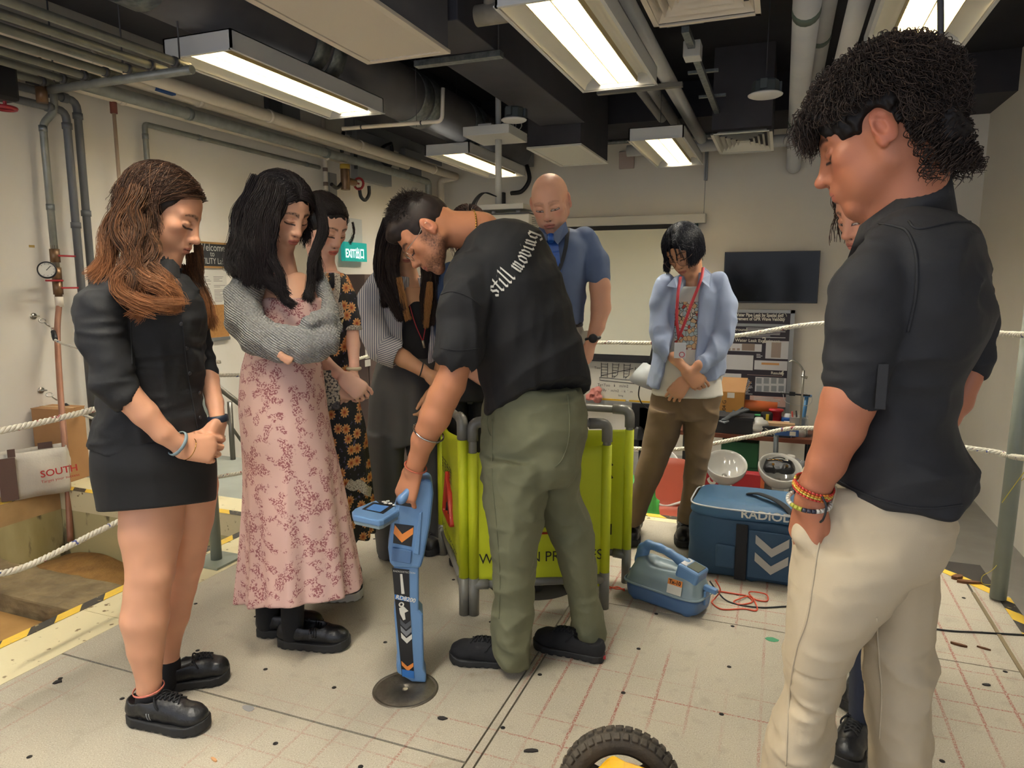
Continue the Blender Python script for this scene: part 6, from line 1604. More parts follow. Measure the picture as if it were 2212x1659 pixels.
 drape_line(F,S2,[(1063,905),(1064,960),(1064,1040),(1074,1150),(1080,1250),(1078,1340)],.0016,'side_seam',olive,.001); drape_line(F,S2,[(1055,892),(1052,915),(1058,938),(1064,944)],.0022,'pocket_edge',olive,.001)
 drape_line(F,S2,[(1226,850),(1230,900),(1228,950),(1215,990),(1198,1010)],.0018,'seat_seam',olive,.001)
 for (x,y,t_,r) in ((1112,1400,-.05,24),(1268,1350,.12,24)):
  R = Rec(F); R.pc([(x,y-25,t_,r),(x,y+20,t_,r)],.01); R.mesh('sock',mat('white_sock','#c9c1b5',.9),.004,1)
 def redtab(up,X,V,Q,Lh): MB().cbox(tuple(X(np.array([[0,-.001,.018]]))[0]),(.012,.012,.010)).build('heel_tab',redh,up,.001)
 cv = mat('black_canvas','#17171a',.9,bump=(500,.1))
 shoe(F,floorL(F,1130,1442),floorL(F,972,1424),.102,'sneaker',cv,blk_sole,.003,.072,lace=lace_m,sole_h=.030,extra=redtab); shoe(F,floorL(F,1304,1430),floorL(F,1154,1393),.102,'sneaker',cv,blk_sole,.003,.072,lace=lace_m,sole_h=.030,extra=redtab)
 # bangle, cord, chain, glasses
 def ring(c,d,r,th,m,name,n=26,u0=(0,1,.1)):
  d = unit(d); u = unit(np.cross(d,u0)); v = np.cross(d,u); return MB().tube(arc(c,r,0,2*math.pi,n,u=u,v=v)[:-1],th,8,closed=True).build(name,m,F.root)
 ring(L(926,934,-.185),L(903,990,-.16)-L(940,900,-.20)+np.array([.0,0,.01]),.050,.003,mat('silver','#b3b0aa',.2,1.0),'bangle')
 ring(L(898,1008,-.153),L(893,1018,-.15)-L(908,975,-.17),.036,.0028,mat('cord_orange','#a8563c',.7),'wrist_cord')
 gold = mat('gold','#b98d45',.25,1.0); na,nbb = xf(M,[(0,-.045,-.035)])[0],nb; nd = unit(nbb-na); c0 = na+nd*.088; cu = unit(np.cross(nd,(0,1,0))); cv_ = np.cross(nd,cu)
 mb = MB()
 for k in range(46):
  a_ = 2*math.pi*k/46; p = c0+(cu*math.cos(a_)+cv_*math.sin(a_))*.0675; tt = -cu*math.sin(a_)+cv_*math.cos(a_); mb.tube([p-tt*.0055,p+tt*.0055],.0028,6)
 mb.build('neck_chain',gold,F.root)
 glass_frames(F,M,mat('frame_silver','#a79f8f',.25,1.0),.024,.0009)
 # hair: short sides, longer swept top
 rs = np.random.RandomState(51)
 def hl(S): S.ell((0,.108,-.03),(.078,.060,.100),.005,'s'); S.ell((0,.045,-.09),(.09,.075,.085),.006,'s'); S.F = np.maximum(S.F,(-.055-S.ax[2])[None,None,:]).astype(np.float32); [S.ell((sg*.08,-.005,-.002),(.02,.022,.034),.003,'s') for sg in (-1,1)]
 def vol(S): S.ell((0,.012,.078),(.060,.082,.048),.02); S.ell((0,.066,.080),(.048,.032,.030),.02); S.fn(lambda x,y,z: np.clip((z-.05)/.04,0,1)*.006*NZ[1](x*45,y*30,z*45))
 hp = [cap_hair_part(M,hl,.0022,1.012,'#2a201b',.0016,extra=vol)]
 n,K = 5200,7; St = np.zeros((n,K,3)); 
 for i in range(n):
  ph = rs.uniform(-3.14,3.14); th = abs(rs.normal(0,.75)) % 1.45
  if abs(ph) < 1.0 and th > .98: th *= .7
  p = skull_pt(th,ph,1.0+.17*np.clip((1.1-th)/.7,0,1)); nn = unit((p-np.array([0,-.012,.03]))/np.array([.0775,.0985,.0835])**2); top = np.clip((1.2-th)/.6,0,1); ln = .005+.014*top*rs.uniform(.5,1.1)
  fw = unit(np.array([.6*rs.randn(),.6+.5*rs.randn(),.5*rs.randn()])); q = np.linspace(0,1,K)[:,None]; St[i] = p+ln*(nn*(q*.5-.25*q*q)*(.35+.65*top)+fw*q**1.4*(.4+.8*top))
 St = np.stack([xf(M,s) for s in St]); V,Q = strand_mesh(St,np.linspace(.0008,.0005,K)); hp.append((V,Q,strand_cols(n,K,'#17110f','#3a2e29',rs)))
 hair_obj('hair',hp,hair_m,F.root)
 return F,tips
def glass_frames(F,M,m,r=.023,th=.0009,sep=.033,y=.103,temple=True,drop=-.002,arm=.078):
 g = MB()
 for sg in (-1,1):
  P = [xf(M,[(sg*sep+r*1.05*math.cos(a),y-.004*abs(math.cos(a)) if sg*math.cos(a) > 0 else y,drop+r*.92*math.sin(a))])[0] for a in np.linspace(0,2*math.pi,25)[:-1]]; g.tube(P,th,6,closed=True)
  if temple: g.tube(catmull(xf(M,[(sg*(sep+r*1.05),y-.004,drop+.010),(sg*(sep+r*1.05+.014),y-.014,drop+.011),(sg*arm,.030,drop+.010),(sg*(arm+.004),-.006,drop+.016),(sg*(arm+.002),-.022,drop-.006)]),5),th*1.1,6)
 g.tube(xf(M,[(-.0105,y+.001,drop+.004),(0,y+.006,drop+.008),(.0105,y+.001,drop+.004)]),th,6); return g.build('glasses',m,F.root)
F5,TIPS = man_bending()
# ---------------------------------------------------------------- 6: bald man
blueshirt = mat('blue_shirt','#566685',.75,var=('#4a5876',7,.5),bump=(500,.06)); chino = mat('light_chino','#a9a597',.8,bump=(400,.06))
def man_bald():
 F = Fig(1200,1200,'person','bald man in a blue-grey short-sleeved shirt with a bright blue tie',D=3.10); L = F.L; sk = '#cf9c80'
 M = place_head(F,(-.14,-.90,-.42),(1183,473),(0,.108,-.031),.02,1.06,up=(-.10,0,1))
 neck = [(xf(M,[(0,-.03,-.055)])[0],L(1195,545,.06),.056,.062)]
 parts = [head_part(M,sk,neck,h=.002,sculpt=dict(nose=1.0,browr=1.1,jaw=1.04),paint=dict(lip='#b06a5c',brow='#8a6650',brow_w=1.0,dark_brow=.45,eye='open',gaze=(0,-.001),blush=.5,stubble=('#8a6f62',.2)))]
 R = Rec(F); R.pc([(1290,570,.0,20),(1296,620,-.01,22),(1298,665,-.01,21),(1290,705,-.03,16),(1277,738,-.05,13)],.01)
 hand(R,L(1277,740,-.05),(-.2,.1,-1),(.9,-.4,0),1,1.0,curl=.5); R.pc([(1120,560,0,20),(1115,640,-.05,20),(1140,650,-.14,15),(1165,640,-.17,12)],.01)
 hand(R,L(1165,639,-.17),(.75,.1,.4),(0,-.8,-.3),-1,.95,curl=(.8,.9,.9,1)); R.pl([(540,1150,1240,.2,.04),(690,1140,1240,.2,.04)],.02)
 parts.append(skin_part(R,sk,.0045,1)); body_mesh(F,parts,skin_m)
 R = Rec(F); R.pc([(1262,520,.03,28),(1284,565,.01,30),(1291,600,.0,26)],.015); R.cuff(1291,603,0,4,30,0,24,.1); R.pc([(1130,525,.03,30),(1115,600,.0,28)],.015)
 R.pl([(492,1160,1228,.12,.05),(506,1135,1262,.22,.05),(540,1122,1282,.28,.04),(600,1122,1273,.29,.03),(660,1126,1263,.28,.03),(702,1128,1258,.28,.03)],.01)
 R.pc([(1187,470,-.06,26),(1187,500,-.06,20)],.005,'s'); R.folds(.007,12,(1.2,1,.7),2); sh = R.mesh('shirt',blueshirt,.005,1); S = Surf([sh])
 V_ = MB()
 for pts in (([(1160,492,-.05),(1188,512,-.13),(1172,530,-.13),(1152,505,-.08)]),([(1222,478,-.03),(1189,510,-.13),(1205,528,-.14),(1228,500,-.07)])):
  P = [L(*p) for p in pts]; V_.add(P+[p+np.array([0,.006,0]) for p in P],[(0,1,2,3),(7,6,5,4),(0,4,5,1),(1,5,6,2),(2,6,7,3),(3,7,4,0)])
 V_.build('collar',blueshirt,F.root)
 drape_line(F,S,[(1190,514),(1192,540),(1196,580),(1201,625),(1204,690)],.003,'tie',mat('tie_blue','#1c50a0',.4),.006,.062); MB().tube([L(1189,508,-.125),L(1190,522,-.14)],[.016,.012],10).build('tie_knot',MATS['tie_blue'],F.root)
 lm = mat('lanyard_black','#1b1c20',.6); drape_line(F,S,[(1226,495),(1222,530),(1212,570),(1196,610),(1192,640)],.003,'lanyard',lm,.008,.016); drape_line(F,S,[(1158,500),(1160,540),(1172,600),(1190,640)],.003,'lanyard',lm,.008,.016)
 R = Rec(F); R.pl([(698,1130,1256,.27,.03),(745,1126,1266,.29,.03),(800,1128,1268,.30,.03)],.01); R.pl([(790,1128,1200,.26,.02),(950,1132,1190,.2,.02),(1150,1140,1188,.17,.02)],.01); R.pl([(790,1196,1266,.26,.04),(950,1206,1262,.2,.05),(1150,1212,1258,.17,.06)],.01)
 R.pc([(1268,735,-.02,20),(1262,765,-.02,16)],.01); R.folds(.005,10,(1,1,.6),4); R.mesh('trousers',chino,.006,1)
 MB().tube(arc(L(1193,702,.03),.001,0,1,3),.001).build('belt_loop',black_skirt,F.root); 
 R = Rec(F); R.pl([(694,1126,1260,.285,.03),(706,1126,1260,.287,.03)],.01); R.mesh('belt',blk_leather,.006,1)
 MB().tube(arc(L(1280,731,-.045),.030,0,2*math.pi,20,u=(1,0,.15),v=(0,1,0))[:-1],.008,8,closed=True).lathe([(0,.012),(.017,.012),(.020,.006),(.020,0)],tuple(L(1281,731,-.085)),20,M=Matrix.Rotation(math.pi/2,4,'X')).build('watch',blk,F.root)
 shoe(F,floorL(F,1150,1212)*0+L(1160,900,.05)*[1,1,0],L(1150,900,-.22)*[1,1,0],.1,'sneaker',blk_leather,blk_sole,.004,.07); shoe(F,L(1238,900,.08)*[1,1,0],L(1245,900,-.18)*[1,1,0],.1,'sneaker',blk_leather,blk_sole,.004,.07)
 return F
F6 = man_bald()
# ---------------------------------------------------------------- 6b: person mostly hidden behind the bending man
def person_hidden():
 F = Fig(1015,1180,'person','person almost hidden behind the bending man, only brown hair and denim shoulder visible',D=3.35); L = F.L; sk = '#c4917a'; denim = mat('denim','#34486a',.85,bump=(300,.15))
 M = place_head(F,(.1,-.85,-.5),(1012,505),(0,0,0),.03,1.0)
 parts = [head_part(M,sk,[(xf(M,[(0,-.03,-.055)])[0],L(1012,610,.05),.05,.055)],h=.003,sculpt={},paint=dict(eye='down'))]; R = Rec(F); R.pl([(590,985,1040,.15,.04),(700,970,1050,.2,.04)],.02)
 R.pc([(960,690,-.02,18),(975,770,-.08,16),(1015,800,-.16,12)],.01); hand(R,L(1015,801,-.16),(.8,0,-.4),(0,-.9,.3),-1,.95); parts.append(skin_part(R,sk,.006,1)); body_mesh(F,parts,skin_m)
 R = Rec(F); R.pc([(975,590,.03,24),(958,640,.0,24),(960,720,-.03,22)],.012); R.pc([(1050,590,.03,24),(1066,640,.0,24),(1066,720,-.03,22)],.012)
 R.pl([(568,985,1040,.14,.05),(590,960,1065,.2,.05),(660,958,1068,.26,.05),(790,962,1062,.26,.05)],.01); R.mesh('denim_jacket',denim,.006,1)
 R = Rec(F); R.pl([(780,962,1062,.25,.04),(860,958,1068,.28,.04)],.01); R.pl([(850,960,1012,.24,.03),(1160,975,1008,.16,.03)],.01); R.pl([(850,1012,1066,.24,.05),(1160,1018,1052,.16,.05)],.01); R.mesh('trousers',black_cot,.007,1)
 for x in (990,1036): shoe(F,L(x,900,.06)*[1,1,0],L(x,900,-.2)*[1,1,0],.095,'sneaker',blk_leather,blk_sole,.004,.07)
 rs = np.random.RandomState(61); K = 16; hp = [cap_hair_part(M,lambda S_: hairline_std(S_),.004,1.05,'#2c211c')]
 St = fall_hair(M,F,rs,1300,lambda ph,r: r.uniform(.02,.08),K,ph_rng=(1,2*math.pi-1),th_end=1.7,grow=1.08,wave=(.005,9),spread=.015,wob=.004); V,Q = strand_mesh(St,.0009); hp.append((V,Q,strand_cols(len(St),K,'#2a1f1b','#6a4a3e',rs)))
 hair_obj('hair',hp,hair_m,F.root)
 # phone charm strap hanging over the trousers
 c = L(1036,800,-.35)
person_hidden()
# ---------------------------------------------------------------- 7: person in glasses and light blue shirt
oxford = mat('oxford_blue','#98a5bd',.8,var=('#8795b0',6,.5),bump=(500,.06)); whitetee = mat('white_tee','#cbc7bb',.85); khaki = mat('khaki_twill','#6f5a40',.85,var=('#61503a',6,.6),bump=(400,.08))
def person_glasses():
 F = Fig(1428,1172,'person','person with black bob'); L = F.L; sk = '#c08c6a'
 F.root['label'] = 'person with black bob and round glasses in light blue shirt and khaki trousers'
 M = place_head(F,(-.36,-.74,-.56),(1466,578),(0,.106,-.031),.02,1.0,up=(-.24,0,1))
 neck = [(xf(M,[(0,-.03,-.055)])[0],L(1500,640,.05),.048,.053)]
 parts = [head_part(M,sk,neck,h=.002,sculpt=dict(nose=.8,browr=.8,asian=1.0,jaw=.97),paint=dict(lip='#a8604f',brow='#2a1f1c',brow_w=.9,eye='down',blush=.2))]
 R = Rec(F); R.pl([(625,1470,1520,.14,.04),(660,1440,1550,.18,.04),(760,1440,1550,.18,.04)],.03)
 R.pc([(1455,772,-.13,13),(1478,795,-.17,10.5),(1484,802,-.18,10.5)],.008); hand(R,L(1484,803,-.18),(.72,.0,-.65),(.2,-.95,.25),-1,.93,curl=(.45,.7,.8,.9),thumb=(.35,.3),spread=.06)
 R.pc([(1510,790,-.16,13),(1488,815,-.17,10)],.008); hand(R,L(1481,823,-.17),(-.55,.0,-.8),(0,-.95,.3),1,.93,curl=(.5,.55,.6,.6),thumb=(.3,.3),spread=.12)
 parts.append(skin_part(R,sk,.0035,1)); body_mesh(F,parts,skin_m)
 R = Rec(F); R.pl([(618,1468,1525,.16,.04),(650,1445,1545,.22,.04),(730,1430,1550,.24,.04),(800,1420,1555,.26,.03),(852,1405,1562,.28,.03)],.01); R.pc([(1497,590,-.10,26),(1497,606,-.11,24)],.004,'s')
 a,b = L(1405,850,-.1),L(1560,838,0); R.plane(L(1480,862,-.1),(-.02,-.05,-1)); R.folds(.004,12,(1,1,.8),1); tee = R.mesh('t_shirt',whitetee,.0045,1)
 pr = mat('tee_print','#b8a89a',.8); g = G(pr); co = g.co(); v = g.vor(co,55,'Color'); vd = g.vor(co,55,'Distance','DISTANCE_TO_EDGE'); sp = g.n('SeparateColor'); g.l(v,sp.inputs[0]); c_ = g.mix(g.math('LESS_THAN',sp.outputs[0],.5),'#cfae83','#a9bcbc'); c_ = g.mix(g.math('LESS_THAN',sp.outputs[1],.35),c_,'#cfcbbe'); c_ = g.mix(g.math('LESS_THAN',sp.outputs[1],.15),c_,'#b5443a'); g.color(g.mix(g.math('LESS_THAN',vd,.05),c_,'#4a3f38'))
 S = Surf([tee]); n = 9; gx = np.linspace(1457,1512,n); gy = np.linspace(652,755,14); stick_on(F,S,[(x,y) for y in gy for x in gx],[(j*n+i,j*n+i+1,(j+1)*n+i+1,(j+1)*n+i) for j in range(13) for i in range(n-1)],'shirt_print',pr,.002)
 R = Rec(F)
 R.pc([(1440,615,.01,24),(1424,660,-.02,24),(1424,715,-.05,24),(1434,745,-.09,24),(1452,768,-.13,20),(1476,790,-.165,16)],.012); R.cuff(1474,789,-.163,20,18,-.02,14,.08,.002)
 R.pc([(1552,612,.01,25),(1568,660,-.02,25),(1566,720,-.06,24),(1545,760,-.10,22),(1515,790,-.15,16),(1496,808,-.17,14)],.012); R.cuff(1496,808,-.17,-14,13,0,12,.08,.002)
 R.pl([(590,1468,1532,.12,.05),(604,1445,1556,.2,.05),(640,1428,1572,.26,.05),(720,1416,1572,.28,.05),(790,1406,1568,.30,.04),(836,1396,1565,.30,.04)],.01)
 R.pl([(580,1478,1530,.3,-.12),(650,1462,1512,.34,-.12),(720,1452,1508,.36,-.12),(790,1436,1504,.36,-.12),(860,1412,1520,.36,-.14)],.004,'s')
 a,b = L(1398,832,-.1),L(1566,790,.0); R.plane(L(1565,812,0),unit((.30,-.05,-1))); R.folds(.008,12,(1.1,1,.8),3); sh = R.mesh('shirt',oxford,.0042,1); S2 = Surf([sh])
 V_ = MB()
 for pts in (([(1470,592,-.05),(1456,600,-.10),(1440,618,-.09),(1462,622,-.13)]),([(1520,575,-.03),(1538,592,-.05),(1534,622,-.09),(1512,604,-.12)])):
  P = [L(*p) for p in pts]; V_.add(P+[p+np.array([0,.006,0]) for p in P],[(0,1,2,3),(7,6,5,4),(0,4,5,1),(1,5,6,2),(2,6,7,3),(3,7,4,0)])
 V_.build('collar',oxford,F.root)
 rl = mat('lanyard_red','#b3323c',.6); MB().tube(catmull([L(1470,598,-.09),L(1464,640,-.14),L(1462,690,-.155),L(1466,728,-.16)],6),.008,6,flat=.3).tube(catmull([L(1519,578,-.04),L(1514,605,-.12),L(1496,650,-.145),L(1478,700,-.16),L(1466,728,-.16)],6),.008,6,flat=.3).build('lanyard',rl,F.root)
 MB().cbox(tuple(L(1469,757,-.165)),(.055,.003,.075)).build('badge',mat('badge_clear','#c2c4c4',.25),F.root,.001)
 mb = MB(); mb.tube(arc(L(1473,766,-.168),.012,0,2*math.pi,16,v=(0,0,1))[:-1],.0018,6,closed=True); mb.build('badge_logo',rl,F.root)
 R = Rec(F); R.pl([(838,1412,1560,.25,.03),(872,1404,1556,.28,.03),(900,1400,1550,.28,.03)],.01)
 R.pl([(880,1402,1482,.25,.0),(930,1392,1470,.22,-.01),(985,1382,1447,.20,-.02),(1040,1368,1424,.18,-.02),(1090,1356,1402,.17,-.02),(1128,1349,1392,.17,-.02)],.01); R.pl([(880,1470,1556,.25,.04),(930,1476,1545,.22,.04),(985,1479,1533,.20,.03),(1040,1475,1523,.18,.02),(1125,1464,1508,.16,.0)],.01)
 R.folds(.006,11,(.8,.8,1.1),5,warp=.9); R.mesh('trousers',khaki,.005,1)
 shoe(F,floorL(F,1358,1158),floorL(F,1392,1168),.10,'boot',blk_leather,blk_sole,.0035,.08,lace=lace_m,sole_h=.035) if False else None
 shoe(F,floorL(F,1372,1140),floorL(F,1362,1185),.10,'boot',blk_leather,blk_sole,.0035,.085,sole_h=.035); shoe(F,floorL(F,1480,1135),floorL(F,1478,1188),.10,'boot',blk_leather,blk_sole,.0035,.085,lace=lace_m,sole_h=.035)
 glass_frames(F,M,mat('frame_brown','#6b5142',.3,.8),.026,.0009,sep=.034,y=.106,drop=-.006)
 rs = np.random.RandomState(71); K = 20; hp = [cap_hair_part(M,lambda S_: hairline_std(S_,.056,.076,-.06),.003,1.07,'#141216')]
 St = fall_hair(M,F,rs,3000,lambda ph,r: .062+r.uniform(0,.02),K,part_x=.0,ph_rng=(.72,2*math.pi-.72),th_end=1.62,grow=1.12,wave=(.0,8),spread=.004,wob=.001); V,Q = strand_mesh(St,np.linspace(.0010,.0008,K)); hp.append((V,Q,strand_cols(len(St),K,'#0e0d11','#2a2a32',rs)))
 g = [(xf(M,[(x0,.01,.118),(x0*1.6,.075,.09),(x0*2.2,.104,.05),(x0*2.2+dx,.108,.015)]),[.010,.008,.007,.002]) for x0,dx in ((-.012,.01),(.004,0),(.014,0),(-.022,0),(.022,.006))]
 St = guide_strands(g,110,rs,.003,(.0,5),K=K); V,Q = strand_mesh(St,np.linspace(.0008,.0004,K)); hp.append((V,Q,strand_cols(len(St),K,'#0e0d11','#2a2a32',rs)))
 hair_obj('hair',hp,hair_mat('hair_gloss','#1b1515','#2a2020',.3),F.root); return F
F7 = person_glasses()
# ---------------------------------------------------------------- 8: tall young man with curly hair, close to the camera
cream_t = mat('cream_trousers','#b6a88e',.82,var=('#aa9b80',4,.4),bump=(380,.06)); char_shirt = mat('charcoal_shirt','#1b1b1e',.8,var=('#202023',7,.5),bump=(420,.07))
def man_curly():
 F = Fig(1880,1200,'person','tall man with dark curly hair in black shirt and cream trousers, hand in pocket',D=1.47); L = F.L; sk = '#a96c50'
 M = place_head(F,(-.93,.10,-.36),(1776,396),(0,.110,-.031),.0,1.06)
 neck = [(xf(M,[(0,-.035,-.045)])[0],L(1955,470,.02),.058,.066)]
 parts = [head_part(M,sk,neck,h=.0014,it=2,sculpt=dict(nose=1.5,browr=1.1,jaw=1.0),paint=dict(lip='#a85f50',brow='#2a1d18',brow_w=1.3,eye='down',blush=.45))]
 R = Rec(F); R.pc([(1850,790,-.14,56),(1832,870,-.15,61),(1815,925,-.15,55),(1785,1000,-.14,43),(1760,1050,-.13,35),(1748,1085,-.12,34)],.012)
 hand(R,L(1748,1085,-.12),(-.05,.15,-1),(-.75,-.65,0),-1,1.0,curl=(.25,.25,.25,.3),thumb=(.1,.2)); R.pc([(2098,810,.16,30),(2070,868,.15,32),(2045,905,.12,28),(2000,960,.10,24)],.012)
 R.pc([(1955,480,.02,60),(1960,900,.02,90)],.02)
 parts.append(skin_part(R,sk,.0035,2)); body_mesh(F,parts,skin_m)
 R = Rec(F)
 R.pc([(1915,545,-.10,66),(1880,620,-.14,78),(1868,700,-.15,76),(1856,770,-.15,67),(1848,830,-.15,61)],.012)
 R.pc([(1849,812,-.15,66),(1847,845,-.15,64)],.002); R.cuff(1847,843,-.15,-4,30,0,60,.12)
 R.pc([(2090,600,.14,52),(2108,700,.17,40),(2106,770,.17,34),(2102,800,.165,32)],.02); R.pc([(2105,772,.168,37),(2101,800,.165,36)],.002); R.cuff(2101,797,.165,-10,30,0,33,.12)
 R.pl([(452,1905,2040,.15,.02),(480,1875,2082,.26,.02),(530,1845,2128,.34,.02),(600,1838,2146,.36,.01),(680,1834,2146,.34,.01),(760,1832,2118,.31,.0),(830,1828,2078,.28,.0),(890,1815,2064,.27,.0),(950,1800,2088,.29,.0),(1010,1792,2116,.31,.0),(1060,1795,2134,.32,.0),(1125,1800,2130,.32,.0)],.012)
 # shirt tail: curved hem
 R.cap(L(1725,1230,-.3),L(1725,1230,.3),.205,.205,.006,'s') if False else None
 [R.plane((L(a,b,0)+L(c,d,0))/2,unit(((L(c,d,0)-L(a,b,0))[2],0,-(L(c,d,0)-L(a,b,0))[0])),k=.02) for a,b,c,d in ((1785,1026,1870,1062),(1860,1058,1960,1097),(1960,1098,2060,1112),(2055,1113,2110,1092),(2095,1098,2140,1058))]
 R.pc([(1895,440,-.02,52),(1900,400,-.02,60)],.004,'s')
 R.folds(.012,6,(.7,1,1.3),1,rot=[(.86,0,.5),(0,1,0),(-.5,0,.86)],warp=1.0); R.folds(.006,15,(.6,.8,1.3),4,warp=.8); sh = R.mesh('shirt',char_shirt,.0042,1); S = Surf([sh])
 # collar as a standing band with a fold
 c0 = L(1945,455,.02); n_ = unit(L(1955,470,.02)-xf(M,[(0,-.035,-.045)])[0]+np.array([0,0,-.15])); V = []; n = 40
 for k in range(n):
  a = 2*math.pi*k/n; r = .074; x,y = r*math.cos(a),r*.95*math.sin(a); up = .045+.012*math.cos(a); tilt = .42*x
  zz = tilt*.0; V += [(c0[0]+x*1.12,c0[1]+y*1.12,c0[2]-.035+x*.55),(c0[0]+x*.93,c0[1]+y*.93,c0[2]-.035+x*.55+up+.008),(c0[0]+x*.98,c0[1]+y*.98,c0[2]-.035+x*.55+up+.010),(c0[0]+x*1.22,c0[1]+y*1.22,c0[2]-.050+x*.55)]
 m_ = 4; mb = MB(); mb.add(V,[(k*m_+j,k*m_+(j+1) % m_,((k+1) % n)*m_+(j+1) % m_,((k+1) % n)*m_+j) for k in range(n) for j in range(m_) if abs((k+.5)/n-.5) > .07],True); mb.build('collar',char_shirt,F.root)
 drape_line(F,S,[(1962,478),(1985,495),(2060,480),(2120,482)],.0022,'yoke_seam',char_shirt,.001); drape_line(F,S,[(1880,480),(1935,490),(1962,505),(1980,560),(1978,640),(1960,720)],.0025,'armhole_seam',char_shirt,.001)
 MB().box((-.008,-.002,-.075),(.008,.002,0)).build('sleeve_tab',char_shirt,F.root,.001).location = onto(F,S,1905,785,.004)[0]
 drape_line(F,S,[(1800,1030),(1850,1058),(1920,1085),(2000,1098),(2080,1090)],.0018,'hem_seam',char_shirt,.001)
 # trousers
 R = Rec(F)
 R.pl([(1020,1735,2050,.26,.0),(1060,1722,2075,.29,.0),(1110,1716,2078,.31,.0),(1160,1712,2062,.32,.0),(1200,1708,2040,.31,.01)],.02)
 R.pl([(1150,1713,2010,.28,-.03),(1230,1702,1975,.26,-.05),(1310,1695,1915,.23,-.06),(1380,1686,1862,.21,-.06),(1425,1680,1842,.20,-.06),(1460,1688,1832,.20,-.06),(1540,1676,1812,.19,-.06),(1620,1655,1800,.19,-.06),(1720,1625,1792,.19,-.06),(1880,1600,1780,.2,-.05),(2010,1620,1770,.19,-.05)],.015)
 R.pl([(1150,1860,2062,.27,.11),(1250,1866,2034,.24,.12),(1330,1862,2030,.22,.12),(1420,1856,2027,.21,.12),(1500,1868,2020,.20,.12),(1600,1873,2013,.19,.12),(1740,1874,2003,.18,.12),(1900,1870,1990,.18,.12)],.015)
 R.pc([(1738,1120,-.10,22),(1745,1150,-.115,28),(1750,1190,-.10,18)],.04)
 b0 = L(1720,1420,-.1); R.folds(.009,6,(.7,1,1.2),3,rot=[(.8,0,-.6),(0,1,0),(.6,0,.8)],warp=1.1); R.folds(.006,14,(.6,.8,1.3),1,warp=1.0,hi=(3,3,.62)); R.folds(.003,20,(.6,.8,1.2),5)
 R.pc([(1742,1062,-.15,22),(1752,1118,-.16,16)],.01,'s')
 tr = R.mesh('trousers',cream_t,.0045,1); S2 = Surf([tr])
 drape_line(F,S2,[(1806,1052),(1800,1085),(1782,1122),(1776,1130)],.0022,'pocket_edge',cream_t,.001); drape_line(F,S2,[(1776,1125),(1765,1200),(1745,1330),(1722,1400),(1708,1480),(1700,1600),(1698,1655)],.0018,'side_seam',cream_t,.0008)
 drape_line(F,S2,[(1893,1330),(1900,1430),(1905,1500),(1900,1600)],.0018,'inseam',cream_t,.0008)
 # bracelets
 def beads(c,d,r,w,cols,name,n=30,rows=3):
  d = unit(d); u = unit(np.cross(d,(0,1,.1))); v = np.cross(d,u); ms = [mat('bead_'+q.strip('#'),q,.4) for q in cols]; mb = MB()
  for k in range(n):
   a = 2*math.pi*k/n
   for j in range(rows):
    z = (j-(rows-1)/2)*w/rows; ci = (j if name == 'beaded_bracelet' and k % 6 < 4 else (k//3+j)) % len(cols); p = c+(u*math.cos(a)+v*math.sin(a))*r+d*z; tt = -u*math.sin(a)+v*math.cos(a)
    mb.slot(ci).tube([p-tt*r*math.pi/n*.9,p+tt*r*math.pi/n*.9],w/rows*.48,6)
  return mb.build(name,ms,F.root)
 ax = L(1748,1085,-.12)-L(1785,1000,-.14)
 beads(L(1757,1052,-.13),ax,.0345,.017,['#b8342a','#c9772a','#c9b04a'],'beaded_bracelet',34,4); beads(L(1748,1082,-.122),ax+np.array([.02,0,0]),.0365,.009,['#cfcabd','#c9c4b8','#2a2b3a','#a3a03a'],'white_bead_bracelet',30,1)
 MB().tube(catmull([L(1776,1072,-.16),L(1785,1095,-.165),L(1779,1120,-.165),(L(1772,1128,-.16))],5),.0022,6).build('cord_end',blk,F.root)
 # shoes out of the frame, kept simple
 shoe(F,L(1735,1500,-.06)*[1,1,0]+np.array([.02,0,0]),L(1735,1500,-.06)*[1,1,0]+np.array([-.26,.02,0]),.10,'sneaker',mat('white_shoe','#c9c5bb',.6),mat('white_sole','#c9c4b8',.6),.004,.07)
 shoe(F,L(1935,1500,.12)*[1,1,0]+np.array([.03,0,0]),L(1935,1500,.12)*[1,1,0]+np.array([-.25,.02,0]),.10,'sneaker',MATS['white_shoe'],MATS['white_sole'],.004,.07)
 # curly hair
 rs = np.random.RandomState(81)
 def hl(S): S.ell((0,.112,-.034),(.082,.058,.094),.005,'s'); S.ell((0,.045,-.085),(.10,.100,.088),.006,'s'); S.F = np.maximum(S.F,(-.095-S.ax[2])[None,None,:]).astype(np.float32); [S.ell((sg*.086,-.002,-.006),(.030,.030,.042),.004,'s') for sg in (-1,1)]
 def vol(S):
  S.ell((0,.0,.066),(.082,.098,.058),.03); S.ell((0,.072,.072),(.054,.040,.028),.02); S.ell((0,-.072,.005),(.068,.042,.066),.03); S.ell((0,-.088,-.05),(.056,.026,.05),.03)
  S.fn(lambda x,y,z: .006*NZ[0](x*60,y*60,z*60)+.004*NZ[1](x*120,y*120,z*120))
 hp = [cap_hair_part(M,hl,.0024,1.03,'#17110f',.001,extra=vol)]
 n,K = 6500,20; P = np.zeros((n,K,3)); i = 0; t = np.linspace(0,1,K)
